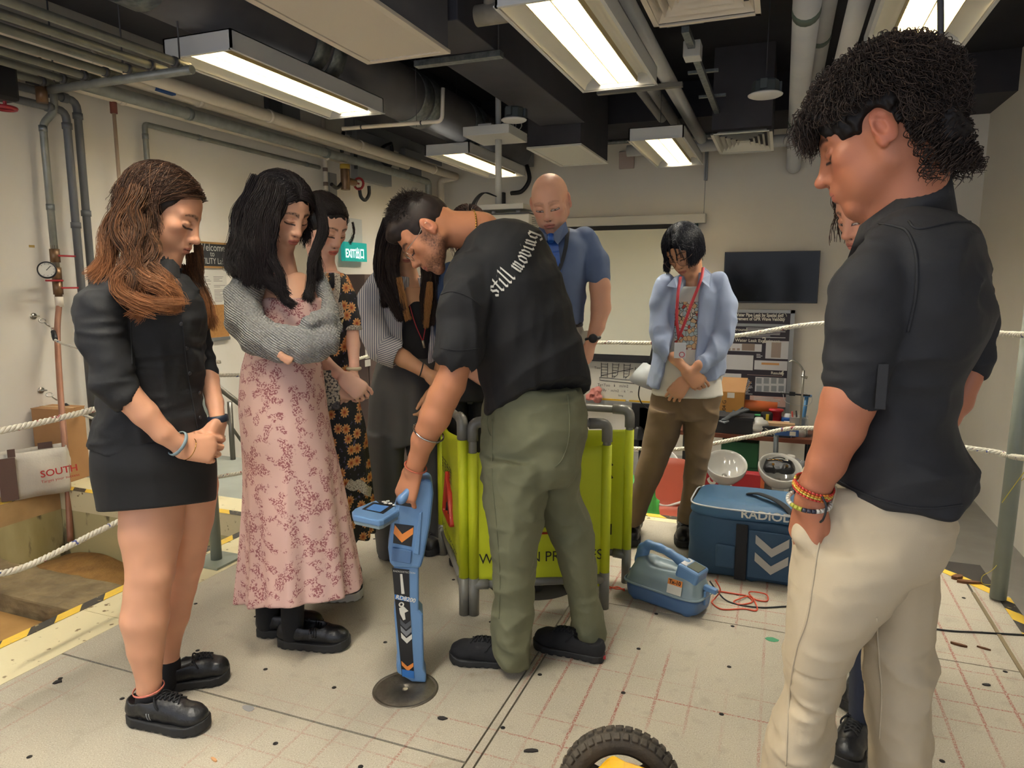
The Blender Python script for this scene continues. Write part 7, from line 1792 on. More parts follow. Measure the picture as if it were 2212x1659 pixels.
 while i < n:
  ph = rs.uniform(-math.pi,math.pi); th = math.acos(rs.uniform(-.62,1))
  if abs(ph) < .95 and th > 1.08: continue
  if .95 <= abs(ph) < 1.9 and th > 1.30: continue
  if 1.9 <= abs(ph) < 2.2 and th > 1.9: continue
  c = skull_pt(th,ph,1.0); nn = unit((c-np.array([0,-.012,.03]))/np.array([.0775,.0985,.0835])**2)
  g_ = 1.10+.22*max(0,math.cos(th))+.05*(math.cos(ph) < 0); c = np.array([0,-.012,.03])+(c-np.array([0,-.012,.03]))*g_
  fwd = unit(np.array([rs.normal(0,.4),math.cos(ph)*.8+.2,-.5])-nn*.0); fwd = unit(fwd-nn*(fwd @ nn)); sd = np.cross(nn,fwd)
  turns = rs.uniform(.5,1.5); r = rs.uniform(.005,.012); Ls = rs.uniform(.016,.040)*(1.15 if th < 1.2 else .8); a = t*turns*6.283+rs.uniform(0,6.28)
  P[i] = c+np.outer(t*Ls,fwd)+np.outer(np.cos(a)*r,fwd)+np.outer(np.sin(a)*r,nn if rs.rand() < .5 else sd)+np.outer(np.sin(t*3.14)*.004+rs.uniform(-.004,.006),nn)
  i += 1
 # fringe curls over the forehead
 m = 700; Pf = np.zeros((m,K,3))
 for j in range(m):
  x0 = rs.uniform(-.055,.055); c = np.array([x0,.088+rs.uniform(-.02,.012),.082+rs.uniform(-.012,.015)]); a = t*rs.uniform(.8,2.0)*6.283+rs.uniform(0,6); r = rs.uniform(.003,.007); Ls = rs.uniform(.02,.055)
  Pf[j] = c+np.outer(t*Ls,unit([rs.normal(0,.25),.55,-.55+rs.normal(0,.15)]))+np.outer(np.cos(a)*r*(.4+t),(1,0,0))+np.outer(np.sin(a)*r*(.4+t),(0,.5,.8))+np.outer(-t*t*.012,(0,0,1))
 m = 1700; Pn = np.zeros((m,K,3))
 for j in range(m):
  a0 = rs.uniform(-1.45,1.45); zz = rs.uniform(-.10,.045); c = np.array([.070*math.sin(a0)*(1+.6*min(0,zz)),-.030-.078*math.cos(a0),zz]); nn = unit(np.array([math.sin(a0),-math.cos(a0),.1])); a = t*rs.uniform(.6,1.5)*6.283+rs.uniform(0,6); r = rs.uniform(.003,.008)
  Pn[j] = c+np.outer(t*rs.uniform(.012,.026),unit([rs.normal(0,.5),rs.normal(0,.3),-1]))+np.outer(np.cos(a)*r,(math.cos(a0),math.sin(a0),0))+np.outer(np.sin(a)*r+.002+rs.uniform(0,.006),nn)
 St = np.concatenate([P,Pf,Pn]); St = np.stack([xf(M,s) for s in St]); V,Q = strand_mesh(St,np.interp(t,[0,.15,.7,1],[.0007,.0010,.0009,.0003])); hp.append((V,Q,strand_cols(len(St),K,'#120d0c','#4a3b32',rs)))
 hair_obj('hair',hp,hair_m,F.root); return F
F8 = man_curly()
def person_behind():
 F = Fig(1850,1600,'person','person hidden behind cream trousers, only a face edge and black sneakers visible'); L = F.L; sk = '#c98f74'
 M = place_head(F,(-.62,-.62,-.42),(1827,511),(0,.108,-.031),.06,1.0)
 parts = [head_part(M,sk,[(xf(M,[(0,-.03,-.055)])[0],L(1890,620,.1),.05,.055)],h=.0022,sculpt=dict(nose=.9,browr=.8),paint=dict(brow='#3a2c26',eye='open',lip='#b0665a'))]
 R = Rec(F); R.pl([(600,1850,1930,.12,.08),(640,1830,1950,.2,.08)],.02); R.pc([(1870,700,.0,24),(1880,830,-.02,20),(1900,900,-.06,16)],.01); hand(R,L(1900,905,-.06),(.3,0,-1),(0,-1,0),-1,.95); parts.append(skin_part(R,sk,.006,1)); body_mesh(F,parts,skin_m)
 R = Rec(F); R.pl([(600,1860,1930,.14,.1),(640,1838,1955,.26,.1),(760,1838,1955,.28,.1),(960,1842,1950,.28,.1)],.01); R.pc([(1862,640,.06,26),(1868,740,.0,26)],.01); R.mesh('shirt',black_cot,.006,1)
 nv = mat('navy_trousers','#1c2233',.85,bump=(300,.1)); R = Rec(F); R.pl([(940,1842,1950,.27,.1),(1040,1840,1955,.3,.1)],.01); R.pl([(1020,1842,1905,.26,.06),(1300,1838,1890,.2,.05),(1560,1832,1886,.17,.02)],.01); R.pl([(1020,1890,1955,.26,.14),(1300,1885,1935,.2,.16),(1480,1878,1925,.17,.18)],.01); R.mesh('trousers',nv,.006,1)
 shoe(F,floorL(F,1862,1585),floorL(F,1822,1668)*1.0,.098,'sneaker',blk_leather,blk_sole,.003,.082,lace=lace_m,sole_h=.03); shoe(F,floorL(F,1885,1475),floorL(F,1836,1545),.098,'sneaker',blk_leather,blk_sole,.003,.082,lace=lace_m,sole_h=.03)
 rs = np.random.RandomState(91); K = 16; hp = [cap_hair_part(M,lambda S_: hairline_std(S_),.004,1.05,'#2a1f1a')]; St = fall_hair(M,F,rs,900,lambda ph,r: r.uniform(.02,.1),K,ph_rng=(1,2*math.pi-1),th_end=1.6,grow=1.08,wave=(.004,9)); V,Q = strand_mesh(St,.0009); hp.append((V,Q,strand_cols(len(St),K,'#2a1f1b','#5a4236',rs))); hair_obj('hair',hp,hair_m,F.root)
person_behind()
# ================================================================== EQUIPMENT ON THE PLATFORM
dev_blue = mat('device_blue','#5f83ab',.38,bump=(120,.04)); dev_blue2 = mat('device_blue_dark','#4a6990',.4); dev_grey = mat('device_grey','#7e8f93',.4,bump=(120,.04)); dev_blk = mat('device_black','#15171d',.4); orange = mat('label_orange','#d8823a',.5); white_p = mat('print_white','#cfccc0',.7)
class Loc:
 """poster-like helper: shapes drawn on a figure-style plane"""
 def __init__(s,F): s.F = F
 def slab(s,px,t0,t1,name,m,parent=None,bevel=.0):
  P = [tuple(s.F.L(x,y,t0)) for x,y in px]; return MB().prism(P,(0,t1-t0,0)).build(name,m,parent or s.F.root,bevel,3)
D = Fig(888,1476,'cable_locator','blue handheld cable locator with a dark label strip standing on the steel plate','locator'); DL = Loc(D); L = D.L
DL.slab([(858,1455),(856,1440),(859,1430),(851,1322),(854,1314),(850,1225),(905,1225),(905,1318),(914,1328),(916,1448),(921,1460),(921,1476),(890,1474)],-.010,.075,'shaft',dev_blue,bevel=.008)
DL.slab([(842,1217),(838,1186),(846,1130),(858,1083),(880,1062),(906,1038),(918,1034),(934,1040),(937,1068),(930,1133),(916,1206),(909,1230),(850,1228)],-.018,.085,'head',dev_blue,bevel=.012)
DL.slab([(905,1110),(912,1106),(905,1200),(893,1196)],-.024,-.016,'side_rib',dev_blue,bevel=.003)
DL.slab([(848,1183),(890,1190),(887,1219),(845,1212)],-.026,-.016,'battery_cover',dev_blue2,bevel=.003)
DL.slab([(889,1096),(892,1086),(858,1078),(855,1090)],-.0185,-.01,'grip_recess',dev_blk)
pan = DL.slab([(852,1131),(894,1136),(889,1181),(849,1173)],-.0195,-.015,'front_label',dev_blk)
DL.slab([(853,1134),(869,1154),(893,1139),(892,1154),(868,1172),(850,1152)],-.0205,-.0195,'orange_chevron',orange,pan)
strip = DL.slab([(847,1227),(884,1231),(885,1300),(895,1466),(868,1460),(855,1320)],-.0115,-.008,'label_strip',dev_blk)
DL.slab([(864,1240),(869,1240),(874,1283),(867,1283)],-.0125,-.0115,'serial_sticker',white_p,strip)
DL.slab([(852,1284),(887,1292),(888,1301),(853,1294)],-.0128,-.0115,'blue_band',mat('band_blue','#2f6cb0',.5),strip)
DL.slab([(868,1446),(894,1450),(895,1466),(869,1461)],-.0128,-.0115,'blue_base_label',MATS['band_blue'],strip)
for k,(y,c) in enumerate(((1343,'#4a4d52'),(1358,'#777a7d'),(1373,'#cfccc0'))): DL.slab([(864+k,y-6),(876+k,y+6),(888+k,y-3),(888+k,y+7),(877+k,y+17),(865+k,y+5)],-.0125,-.0115,'chevron',mat('chev'+str(k),c,.5),strip)
DL.slab([(867,1428),(880,1440),(893,1432),(893,1440),(881,1450),(868,1437)],-.0125,-.0115,'orange_chevron',orange,strip)
DL.slab([(862,1314),(872,1310),(882,1320),(874,1324),(876,1338),(871,1340),(864,1326)],-.0125,-.0115,'figure_mark',white_p,strip); q = L(867,1306,-.012); MB().lathe([(0,-.001),(.009,0)],tuple(q),16,M=Matrix.Rotation(math.pi/2,4,'X')).build('figure_head_mark',white_p,strip)
text('RD8200',.020,L(854,1293,-.0132),L(887,1300,0)-L(854,1293,0),(0,-1,0),white_p,'label_text',strip,bold=.0005); text('RADIODETECTION',.0085,L(849,1235,-.0132),L(887,1239,0)-L(849,1235,0),(0,-1,0),white_p,'label_text',strip)
zt = 1.0
for _ in range(1): zt = L(815,1100,0)[2]
def Z(px,py,z):
 p = on_z(px,py,D.B[2]+z)-D.B; return np.array([p @ D.r,p @ D.f,z])
top = [Z(*p,zt) for p in [(760,1104),(766,1098),(800,1084),(812,1080),(848,1084),(862,1092),(865,1100),(829,1121),(818,1124),(762,1112)]]
mb = MB(); mb.prism([tuple(p) for p in top],(0,0,-.022)); du = mb.build('display_unit',dev_blue,D.root,.006,3); MB().prism([tuple(np.mean(top,0)+(p-np.mean(top,0))*.95-[0,0,.020]) for p in top],(0,0,-.014)).build('display_base',dev_grey,du,.005)
MB().prism([tuple(Z(*p,zt+.0005)) for p in [(782,1100),(806,1085),(852,1093),(828,1110)]],(0,0,.0008)).build('screen_bezel',dev_blk,du); MB().prism([tuple(Z(*p,zt+.0012)) for p in [(790,1100),(808,1089),(840,1094),(822,1106)]],(0,0,.0006)).build('screen',mat('lcd_blue','#4d7cb8',.15),du)
MB().prism([tuple(Z(*p,zt+.0005)) for p in [(812,1081),(848,1083),(862,1092),(852,1094),(820,1088)]],(0,0,.0008)).build('keypad',dev_blk,du)
for p in ((829,1084),(838,1083),(833,1087),(843,1088),(852,1091)): MB().lathe([(0,.003),(.006,.002),(.007,0)],tuple(Z(*p,zt+.001)),14).build('key',mat('key_white','#bdbcb4',.5),du)
R = Rec(D); R.chain([Z(856,1096,zt-.022),L(868,1078,-.03),L(886,1058,-.02),L(908,1048,.02)],.0135,.01); R.mesh('handle',dev_blue,.004,1)
# ---------------------------------------------------------------- yellow safety barrier
pvcg = mat('barrier_pvc','#77756c',.35,var=('#68665f',9,.4)); hiv = mat('barrier_fabric','#c3cc1c',.6,bump=(70,.1)); redp = mat('sign_red','#b3321f',.5); blackp2 = mat('sign_black','#1d1c16',.6)
B_ = thing('folding_barrier','folding barrier of grey plastic pipe with bright yellow warning panels around the bending man','barrier',(-1.1,2.75,0))
B_['label'] = 'folding barrier of grey plastic pipe with bright yellow warning panels'
def zat(X,Y,py):
 lo,hi = -1.,3.
 for _ in range(40):
  m = (lo+hi)/2; v = np.array([X,Y,m])-_C; y = CYP-FPX*(v @ _U)/(v @ _F)
  if y > py: lo = m
  else: hi = m
 return lo
def panel(a,b,ya,yb,fa,fb,ga,gb,mirror=False,below=0,bot=None):
 """a, b floor points; ya/yb photo rows of the top rail; fa/fb fabric top; ga/gb fabric bottom at each post"""
 a = np.array(a,float); b = np.array(b,float); O = np.array([-1.1,2.75,0]); za,zb = zat(*a,ya),zat(*b,yb); A = np.array([*a,0])-O; B = np.array([*b,0])-O; u = unit(B-A); r = .0165
 p = thing('panel_frame',None,None,(0,0,0)); p.parent = B_; del p
 bpy.data.objects.remove([o for o in B_.children if o.type == 'EMPTY'][-1])
 mb = MB(); up = np.array([0,0,1.]); mb.tube(round_path([A+up*.01,A+up*za,B+up*zb,B+up*.01],.05,6),r,14).tube([A+up*.13,B+up*.13],r,14)
 f = mb.build('panel_frame',pvcg,B_)
 mb = MB()
 for P_,z_,s in ((A,za,1),(B,zb,-1)): mb.tube(round_path([P_+up*(z_-.075),P_+up*z_,P_+up*z_+u*s*.075],.045,6),r*1.35,14).tube([P_,P_+up*.16],r*1.3,14).tube([P_+up*.13,P_+up*.13+u*s*.06],r*1.3,12)
 mb.build('pipe_elbow',pvcg,f)
 zfa,zfb,zga,zgb = zat(*a,fa),zat(*b,fb),zat(*a,ga),zat(*b,gb); nn = np.cross(u,up); n,m = 24,16; vs = []
 for j in range(m+1):
  for i in range(n+1):
   x = i/n; v = j/m; z = (zga*(1-x)+zgb*x)*(1-v)+(zfa*(1-x)+zfb*x)*v; q = A+(B-A)*x; e = math.sin(x*math.pi); vs.append(q+up*(z-.012*e*(1 if v > .5 else -.4))+nn*(.006*math.sin(9*x+4*v)*e+.003*math.sin(23*v)*e))
 mb = MB(); mb.add(vs,[(j*(n+1)+i,j*(n+1)+i+1,(j+1)*(n+1)+i+1,(j+1)*(n+1)+i) for j in range(m) for i in range(n)],True); fb_ = mb.build('warning_panel',hiv,B_); so = fb_.modifiers.new('s','SOLIDIFY'); so.thickness = .002
 mb = MB()
 for P_,z0,z1 in ((A,zga,zfa),(B,zgb,zfb)): mb.tube([P_+up*z0,P_+up*z1],r*1.25,14)
 mb.build('fabric_sleeve',hiv,fb_); w = np.linalg.norm(B-A); d = -nn if (nn @ (A+O-_C)) > 0 else nn
 def wr(s,size,x,z,m_,back=False,sx=1.0,**k):
  q = A+(B-A)*x+up*z; n_ = d*(-1 if back else 1); xd = u if (np.cross(up,n_) @ u) > 0 else -u; dd = d*.010*(1 if not back else 1)
  t_ = text(s,size,q+dd,xd,n_,m_,'panel_text',fb_,sx,**k)
  if back: pass
  return t_
 def tri(x,z,h):
  c = A+(B-A)*x+up*z+d*.010; mb = MB(); P = [c+up*h*.6,c-up*h*.4-u*h*.58,c-up*h*.4+u*h*.58]; mb.tube(round_path(P+[P[0]],.03),h*.06,8,flat=.25).build('triangle_sign',redp,fb_)
  R2 = MB(); R2.tube([c+up*h*.18,c-up*h*.05],h*.05,8,flat=.4).tube([c-up*h*.05,c-up*h*.25-u*h*.12],h*.045,8,flat=.4).tube([c-up*h*.05,c-up*h*.27+u*h*.08],h*.045,8,flat=.4).tube([c+up*h*.1,c-up*h*.02+u*h*.2],h*.03,8,flat=.4).build('digging_figure_sign',blackp2,fb_)
  R3 = MB(); R3.tube([c+up*h*.26,c+up*h*.30],h*.05,10,flat=.4).build('figure_head_sign',blackp2,fb_)
 return wr,tri,zfa,zga
a_,b_ = (-1.112,2.452),(-.628,2.70)
wr,tri,zf,zg = panel(a_,b_,912,914,978,961,1261,1267); wr('WORK IN PROGRESS',.062,.04,zat(-1.0,2.5,1216),blackp2,sx=.92); tri(.5,zat(-.9,2.56,1110),.20); wr('修路工程',.07,.25,zf-.14,blackp2)
c_,e_ = (-1.52,2.98),(-1.150,2.440)
wr,tri,zf,zg = panel(c_,e_,870,908,912,950,1158,1246); tri(.45,zat(-1.35,2.7,1085),.22); wr('前面危險',.085,.15,zf-.20,blackp2,sx=.9); wr('WORK IN PROGRESS',.055,.10,zg+.08,blackp2,sx=.9)
wr,tri,zf,zg = panel((-1.49,3.04),(-.595,2.985),864,886,920,928,1150,1204); wr('危險',.11,.93,zf-.16,blackp2,back=True); wr('DANGER',.075,.93,zg+.12,blackp2,back=True)
# dark manhole inside the barrier
o = MB().lathe([(0,.001),(.16,.001),(.165,.003),(.21,.003),(.215,0)],(-1.0,2.86,0),40).build('manhole',mat('manhole_dark','#2a2620',.9)); tag(o,'dark round manhole in the floor inside the yellow barrier','manhole')
# ---------------------------------------------------------------- transmitter
A0_,B0_,C0_ = on_z(1352,1290),on_z(1497,1341),on_z(1538,1302); uu = unit((B0_-A0_)*[1,1,0]); T_ = thing('signal_transmitter','grey and blue carry-handle signal transmitter with orange Tx-10 label','transmitter',(A0_+B0_)/2+np.array([-uu[1],uu[0],0])*.075,math.atan2(uu[1],uu[0]))
def rmesh(R,name,m,parent,h=.004): return R.mesh(name,m,h,1,parent=parent)
R = Rec(); R.loft([(.004,0,0,.150,.070),(.02,0,0,.166,.082),(.07,0,0,.172,.086),(.075,0,0,.172,.086)],pw=5); [R.cap((x,y,.0),(x,y,.02),.016,.018,.01) for x in (-.12,.12) for y in (-.055,.055)]; R.plane((0,0,.002),(0,0,-1)); tub = rmesh(R,'lower_tub',dev_blue2,T_)
R = Rec(); R.loft([(.073,0,0,.173,.087),(.082,0,0,.176,.090),(.092,0,0,.170,.085),(.12,.0,.0,.162,.075),(.15,.0,.005,.15,.058),(.17,-.002,.008,.14,.045),(.182,-.004,.01,.125,.035)],pw=4.5)
R.cap((-.045,-.02,.21),(.035,-.02,.21),.052,.046,.02,'s'); R.cap((-.05,.01,.19),(.035,.01,.185),.034,.034,.02,'s'); up_ = rmesh(R,'upper_shell',dev_grey,T_,.0035)
MB().tube([(x*.178,y*.093,.083) for x,y in [(math.copysign(abs(math.cos(a))**.4,math.cos(a)),math.copysign(abs(math.sin(a))**.4,math.sin(a))) for a in np.linspace(0,2*math.pi,60)[:-1]]],.005,8,closed=True).build('seal_rim',dev_grey,up_)
R = Rec(); R.chain([(-.135,.01,.16),(-.128,.01,.205),(-.105,.01,.228),(-.05,.01,.228),(.0,.01,.218),(.045,.01,.200),(.075,.01,.19)],[.026,.023,.019,.017,.017,.019,.024],.012); R.cap((-.138,.01,.15),(-.128,.01,.20),.030,.024,.01); rmesh(R,'carry_handle',dev_blue,T_,.0035)
Mt = Matrix.Translation((.108,.0,.172)) @ Matrix.Rotation(math.radians(14),4,'Y'); dsp = MB().box((-.048,-.05,-.045),(.050,.05,.026),Mt).build('display_pod',dev_blue,T_,.012,3)
MB().box((-.012,-.034,.0255),(.040,.034,.0285),Mt).build('screen',mat('lcd_grey','#62665a',.15),dsp); MB().box((-.042,-.034,.0255),(-.016,.034,.0285),Mt).build('keypad',white_metal,dsp,.002)
Ml = frame_m((.075,-.0835,.128),(1,0,0),(0,-1,.25)); MB().box((-.030,-.036,0),(.034,.024,.0015),Ml).build('white_label',white_p,up_); MB().box((-.030,.0,.0012),(.034,.024,.0022),Ml).build('orange_label',orange,up_); text('Tx-10',.022,Ml @ Vector((-.025,.005,.003)),(1,0,0),(0,-1,.25),dev_blk,'label_text',up_,bold=.0006)
MB().box((.150,-.012,.13),(.205,.012,.152),Matrix.Rotation(.12,4,'Y')).build('plug',dev_blue,T_,.004); MB().box((-.180,-.02,.05),(-.172,.02,.11)).build('latch',dev_blue,T_,.003); MB().box((.172,-.02,.05),(.182,.02,.11)).build('latch',dev_blue,T_,.003)
rc = mat('cable_red','#c44a2c',.45)
cz = lambda x,y,z=.004: on_z(x,y,z)
o = MB().tube(catmull([on_z(1545,1252,.11),cz(1556,1275,.06),cz(1545,1292),cz(1538,1302),cz(1560,1316),cz(1605,1315),cz(1635,1318),cz(1628,1295),cz(1618,1282),cz(1625,1278,.012),cz(1655,1284,.012),cz(1657,1298),cz(1635,1296),cz(1618,1288),cz(1598,1293,.012),cz(1585,1300),cz(1600,1306),cz(1625,1300),cz(1615,1288),cz(1590,1283),cz(1548,1276)],8),.0032,8).build('red_cable',rc); tag(o,'thin red cable coiled on the floor beside the transmitter','cable')
o = MB().tube(catmull([cz(1349,1276),cz(1335,1268),cz(1320,1270),cz(1303,1274)],6),.003,8).tube(catmull([cz(1349,1272),cz(1330,1272,.01),cz(1316,1267),cz(1303,1266)],6),.003,8).build('red_cable',rc); tag(o,'short red cable running from the transmitter under the yellow barrier','cable')
# ---------------------------------------------------------------- blue equipment bag
bagm = mat('bag_blue','#24435c',.6,var=('#1f3a52',5,.5),bump=(250,.12)); bagl = mat('bag_lid','#365a78',.6,bump=(250,.12)); web = mat('webbing_black','#17171a',.8,bump=(400,.2))
G_ = thing('equipment_bag','large blue equipment bag with black straps and two grey chevrons','bag',(.02,3.36,0),math.radians(-2)); hb = zat(-.349,3.184,1118)
R = Rec(); R.loft([(.003,.02,0,.385,.175),(.05,.02,0,.392,.185),(hb*.6,.02,0,.388,.183),(hb,.01,0,.375,.178),(hb+.02,.01,0,.365,.172)],pw=7); R.folds(.006,8,(1,1,1),2); bb = rmesh(R,'bag_body',bagm,G_,.006)
R = Rec(); R.loft([(hb+.012,.01,.0,.372,.178),(hb+.03,.01,.0,.376,.180),(hb+.055,.01,.0,.372,.176),(hb+.075,.01,.01,.350,.155),(hb+.082,.01,.01,.30,.12)],pw=6); R.folds(.005,6,(1,1,1),1); ld = rmesh(R,'lid',bagl,G_,.006)
sup = [(.01+.378*math.copysign(abs(math.cos(a))**.33,math.cos(a)),.18*math.copysign(abs(math.sin(a))**.33,math.sin(a)),hb+.06) for a in np.linspace(0,2*math.pi,80)[:-1]]
MB().tube(sup,.004,6,closed=True).build('piping',white_metal,ld)
for x in (-.125,.24):
 MB().box((x-.025,-.194,.01),(x+.025,-.186,hb)).build('vertical_strap',web,bb,.001)
MB().box((-.235,-.205,.06),(-.15,-.186,hb*.62)).build('side_pocket',bagm,bb,.012,3); MB().box((-.095,-.197,.03),(.13,-.187,hb-.02)).build('front_panel',bagm,bb,.004)
for z0 in (hb*.72,hb*.42):
 MB().prism([(-.065,-.199,z0),(.005,-.199,z0-.055),(.075,-.199,z0),(.075,-.199,z0+.04),(.005,-.199,z0-.015),(-.065,-.199,z0+.04)],(0,-.002,0)).build('reflective_chevron',mat('chevron_silver','#a39f97',.5),bb)
text('RADIODETECTION',.052,(-.135,-.183,hb+.030),(1,0,.02),(0,-1,.10),white_p,'bag_text',ld,sx=1.1,bold=.0012)
MB().tube(catmull([(-.12,.02,hb+.085),(-.06,-.02,hb+.10),(.04,-.12,hb+.09),(.12,-.20,hb+.02)],8),.018,8,flat=.25).tube(catmull([(.08,-.19,hb+.02),(.10,-.16,hb+.10),(.20,-.14,hb+.12),(.29,-.16,hb+.09),(.32,-.19,hb+.01)],8),.014,8).build('carry_strap',web,G_)
# ---------------------------------------------------------------- wheel of a cart at the bottom of the picture
wp = np.array([-.30,1.50,.145]); Wt = thing('knobbly_tyre_cart','knobbly air-filled cart wheel beside the yellow cart body','wheel',wp); tyrem = mat('tyre_rubber','#3b352c',.8,var=('#54493a',14,.7),bump=(90,.3)); hubm = mat('wheel_hub','#262019',.6)
Mw = Matrix.Rotation(math.radians(14),4,'Z') @ Matrix.Rotation(math.radians(80),4,'X')
prof = [(.098,-.022),(.115,-.030),(.132,-.027),(.142,-.014),(.145,0),(.142,.014),(.132,.027),(.115,.030),(.098,.022)]
MB().lathe(prof,n=72,M=Mw).build('tyre',tyrem,Wt); mb = MB()
for k in range(40):
 a = 2*math.pi*k/40
 for s,off in ((-1,0),(1,.5),(0,.25)):
  M2 = Mw @ Matrix.Rotation(a+off*2*math.pi/40,4,'Z'); r0 = .1455 if s == 0 else .137; M3 = M2 @ Matrix.Translation((r0,0,s*.0225)) @ Matrix.Rotation(-s*.65,4,'Y'); mb.cbox((0,0,0),(.010,.015,.017),M3)
mb.build('tread_block',tyrem,Wt,.002)
MB().lathe([(.099,-.018),(.094,-.020),(.088,-.010),(.086,0),(.088,.010),(.094,.020),(.099,.018)],n=60,M=Mw).build('rim',hubm,Wt); mb = MB().lathe([(0,-.03),(.03,-.03),(.03,.03),(0,.03)],n=24,M=Mw)
for k in range(3): mb.box((.02,-.022,-.006),(.092,.022,.006),Mw @ Matrix.Rotation(k*2.094+.6,4,'Z'))
mb.build('spoke_disc',hubm,Wt)
yb = thing('yellow_cart','bright yellow plastic cart body in front of the knobbly wheel','cart',(-.44,1.36,0)); ybm = mat('cart_yellow','#e0a912',.35); pk = on_z(1325,1626,.27)-np.array([-.44,1.36,0]); pe = on_z(1450,1672,.24)-np.array([-.44,1.36,0]); pl_ = on_z(1270,1675,.27)-np.array([-.44,1.36,0])
MB().prism([tuple(pl_),tuple(pk+[-.012,-.02,0]),tuple(pk),tuple(pk+[.03,-.012,-.002]),tuple(pe),tuple(pe+[-.05,-.28,0]),tuple(pl_+[-.04,-.25,0])],(0,0,-.12)).build('cart_shell',ybm,yb,.010,3); MB().box((-.10,-.26,.0),(-.04,-.06,.16)).build('cart_leg',hubm,yb,.01)
# ================================================================== LEFT SIDE
card = mat('cardboard','#a67c52',.85,var=('#966d45',5,.5),bump=(200,.06)); t = thing('cardboard_box','tall brown cardboard box standing against the wall behind the tote bag','box',(-4.47,3.12,0),math.radians(3))
MB().box((-.27,0,0),(.0,.17,.50)).build('box_body',card,t,.003); MB().box((-.272,-.002,.498),(.002,.083,.503)).box((-.272,.087,.498),(.002,.172,.503)).build('top_flap',card,t); MB().box((-.273,.07,.503),(.003,.10,.5045)).build('packing_tape',mat('packing_tape','#b8935f',.35),t)
t.location = (-4.46,3.20,0); t.rotation_euler.z = math.radians(8)
totem = mat('tote_white','#c3bcae',.75,bump=(90,.15)); toteb = mat('tote_brown','#5a443c',.75)
tt_ = thing('tote_bag','white tote bag with brown sides and red SOUTH writing beside the red bucket','bag',(-4.53,2.82,0),math.radians(62)); zt_ = zat(-4.40,2.95,966)
mb = MB(); A_ = [(-.02,-.12),(.33,-.12),(.34,.08),(-.03,.08)]; hh_ = [zt_-.01,zt_*.97,zt_-.02,zt_-.03]; n = 10; vs = []
for k in range(4):
 a,b = np.array(A_[k]),np.array(A_[(k+1) % 4])
 for i in range(n):
  f = i/n; p = a+(b-a)*f; nr = np.array([(b-a)[1],-(b-a)[0]]); nr = nr/np.linalg.norm(nr)
  for j in range(7): v = j/6; hz_ = hh_[k]*(1-f)+hh_[(k+1) % 4]*f; q = p+nr*(.012*math.sin(f*9+v*5)*math.sin(f*3.14)+.02*math.sin(v*3.14)*math.sin(f*3.14)); vs.append((q[0],q[1],v*hz_+.001))
N_ = 4*n; mb.add(vs,[(i*7+j,((i+1) % N_)*7+j,((i+1) % N_)*7+j+1,i*7+j+1) for i in range(N_) for j in range(6)],True); b2 = mb.build('bag_shell',totem,tt_); so = b2.modifiers.new('s','SOLIDIFY'); so.thickness = .003; MB().box((-.02,-.11,.001),(.33,.07,.004)).build('bag_base',totem,tt_)
MB().box((-.035,-.145,.01),(.055,-.134,zt_-.03)).build('side_band',toteb,tt_,.002); MB().box((.02,-.128,zt_-.03),(.06,-.122,zt_+.02)).box((.20,.07,zt_-.04),(.28,.076,zt_+.0)).build('handle_strap',toteb,tt_)
redt = mat('print_red','#b02a2a',.6); text('SOUTH',.062,(.175,-.160,zt_*.42),(1,0,.06),(0,-1,.0),redt,'bag_text',tt_,bold=.0008); text('Target your success',.026,(.175,-.160,zt_*.30),(1,0,.06),(0,-1,0),redt,'bag_text',tt_)
bk = thing('red_bucket','red plastic bucket standing on the tan ledge beside the tote bag','bucket',(-4.60,2.52,0)); MB().lathe([(0,.004),(.105,.004),(.11,0),(.135,.27),(.146,.27),(.146,.29),(.132,.29),(.128,.26),(.10,.01),(0,.01)],n=40).build('bucket_shell',mat('bucket_red','#b5241c',.35),bk); MB().tube(arc((0,0,.26),.147,-.1,-3.04,20,u=(.5,.86,0),v=(.2,-.1,.9)),.003,6).build('bail_handle',hookm,bk)
# left wall: chalkboard, notices, cork board, exit sign, cabinet
def wallrect(x0,y0,x1,y1,d,X=XL):
 a = on_x(x0,y0,X); b = on_x(x1,y1,X); return a,b
chalk = mat('chalk_black','#25272a',.8,var=('#33363a',9,.6)); woodf = mat('frame_wood','#9a7645',.6); paper = mat('paper_white','#d2cfc6',.8); inkm = mat('ink_grey','#6d6c6c',.8); cork = mat('cork','#a87a45',.9,var=('#946737',50,.8)); alum = mat('aluminium','#9a9c9c',.4,.6)
ya,yb_ = on_x(421,550,XL)[1],on_x(490,550,XL)[1]; z0,z1 = on_x(455,579,XL)[2],on_x(455,523,XL)[2]
cb = thing('chalkboard','small framed chalkboard with handwritten Welcome to UTILITY Lab on the wall','chalkboard',(XL,ya,z0)); cb['label'] = 'small wood-framed chalkboard with handwritten white welcome lettering on the wall'; w_,h_ = yb_-ya,z1-z0
MB().box((0,.01,.01),(.012,w_-.01,h_-.01)).build('slate',chalk,cb); MB().box((0,0,0),(.02,w_,.016)).box((0,0,h_-.016),(.02,w_,h_)).box((0,0,0),(.02,.016,h_)).box((0,w_-.016,0),(.02,w_,h_)).build('frame',woodf,cb)
ck = mat('chalk_white','#b9bab5',.9)
for s,y_,z_,sz in (('Welcome',.03,h_*.66,.092),('to',.16,h_*.45,.07),('UTILITY Lab',.02,h_*.16,.075)): text(s,sz,(.0135,y_,z_),(0,1,.0),(1,0,0),ck,'chalk_text',cb,sx=.85 if s[0] != 'U' else .78)
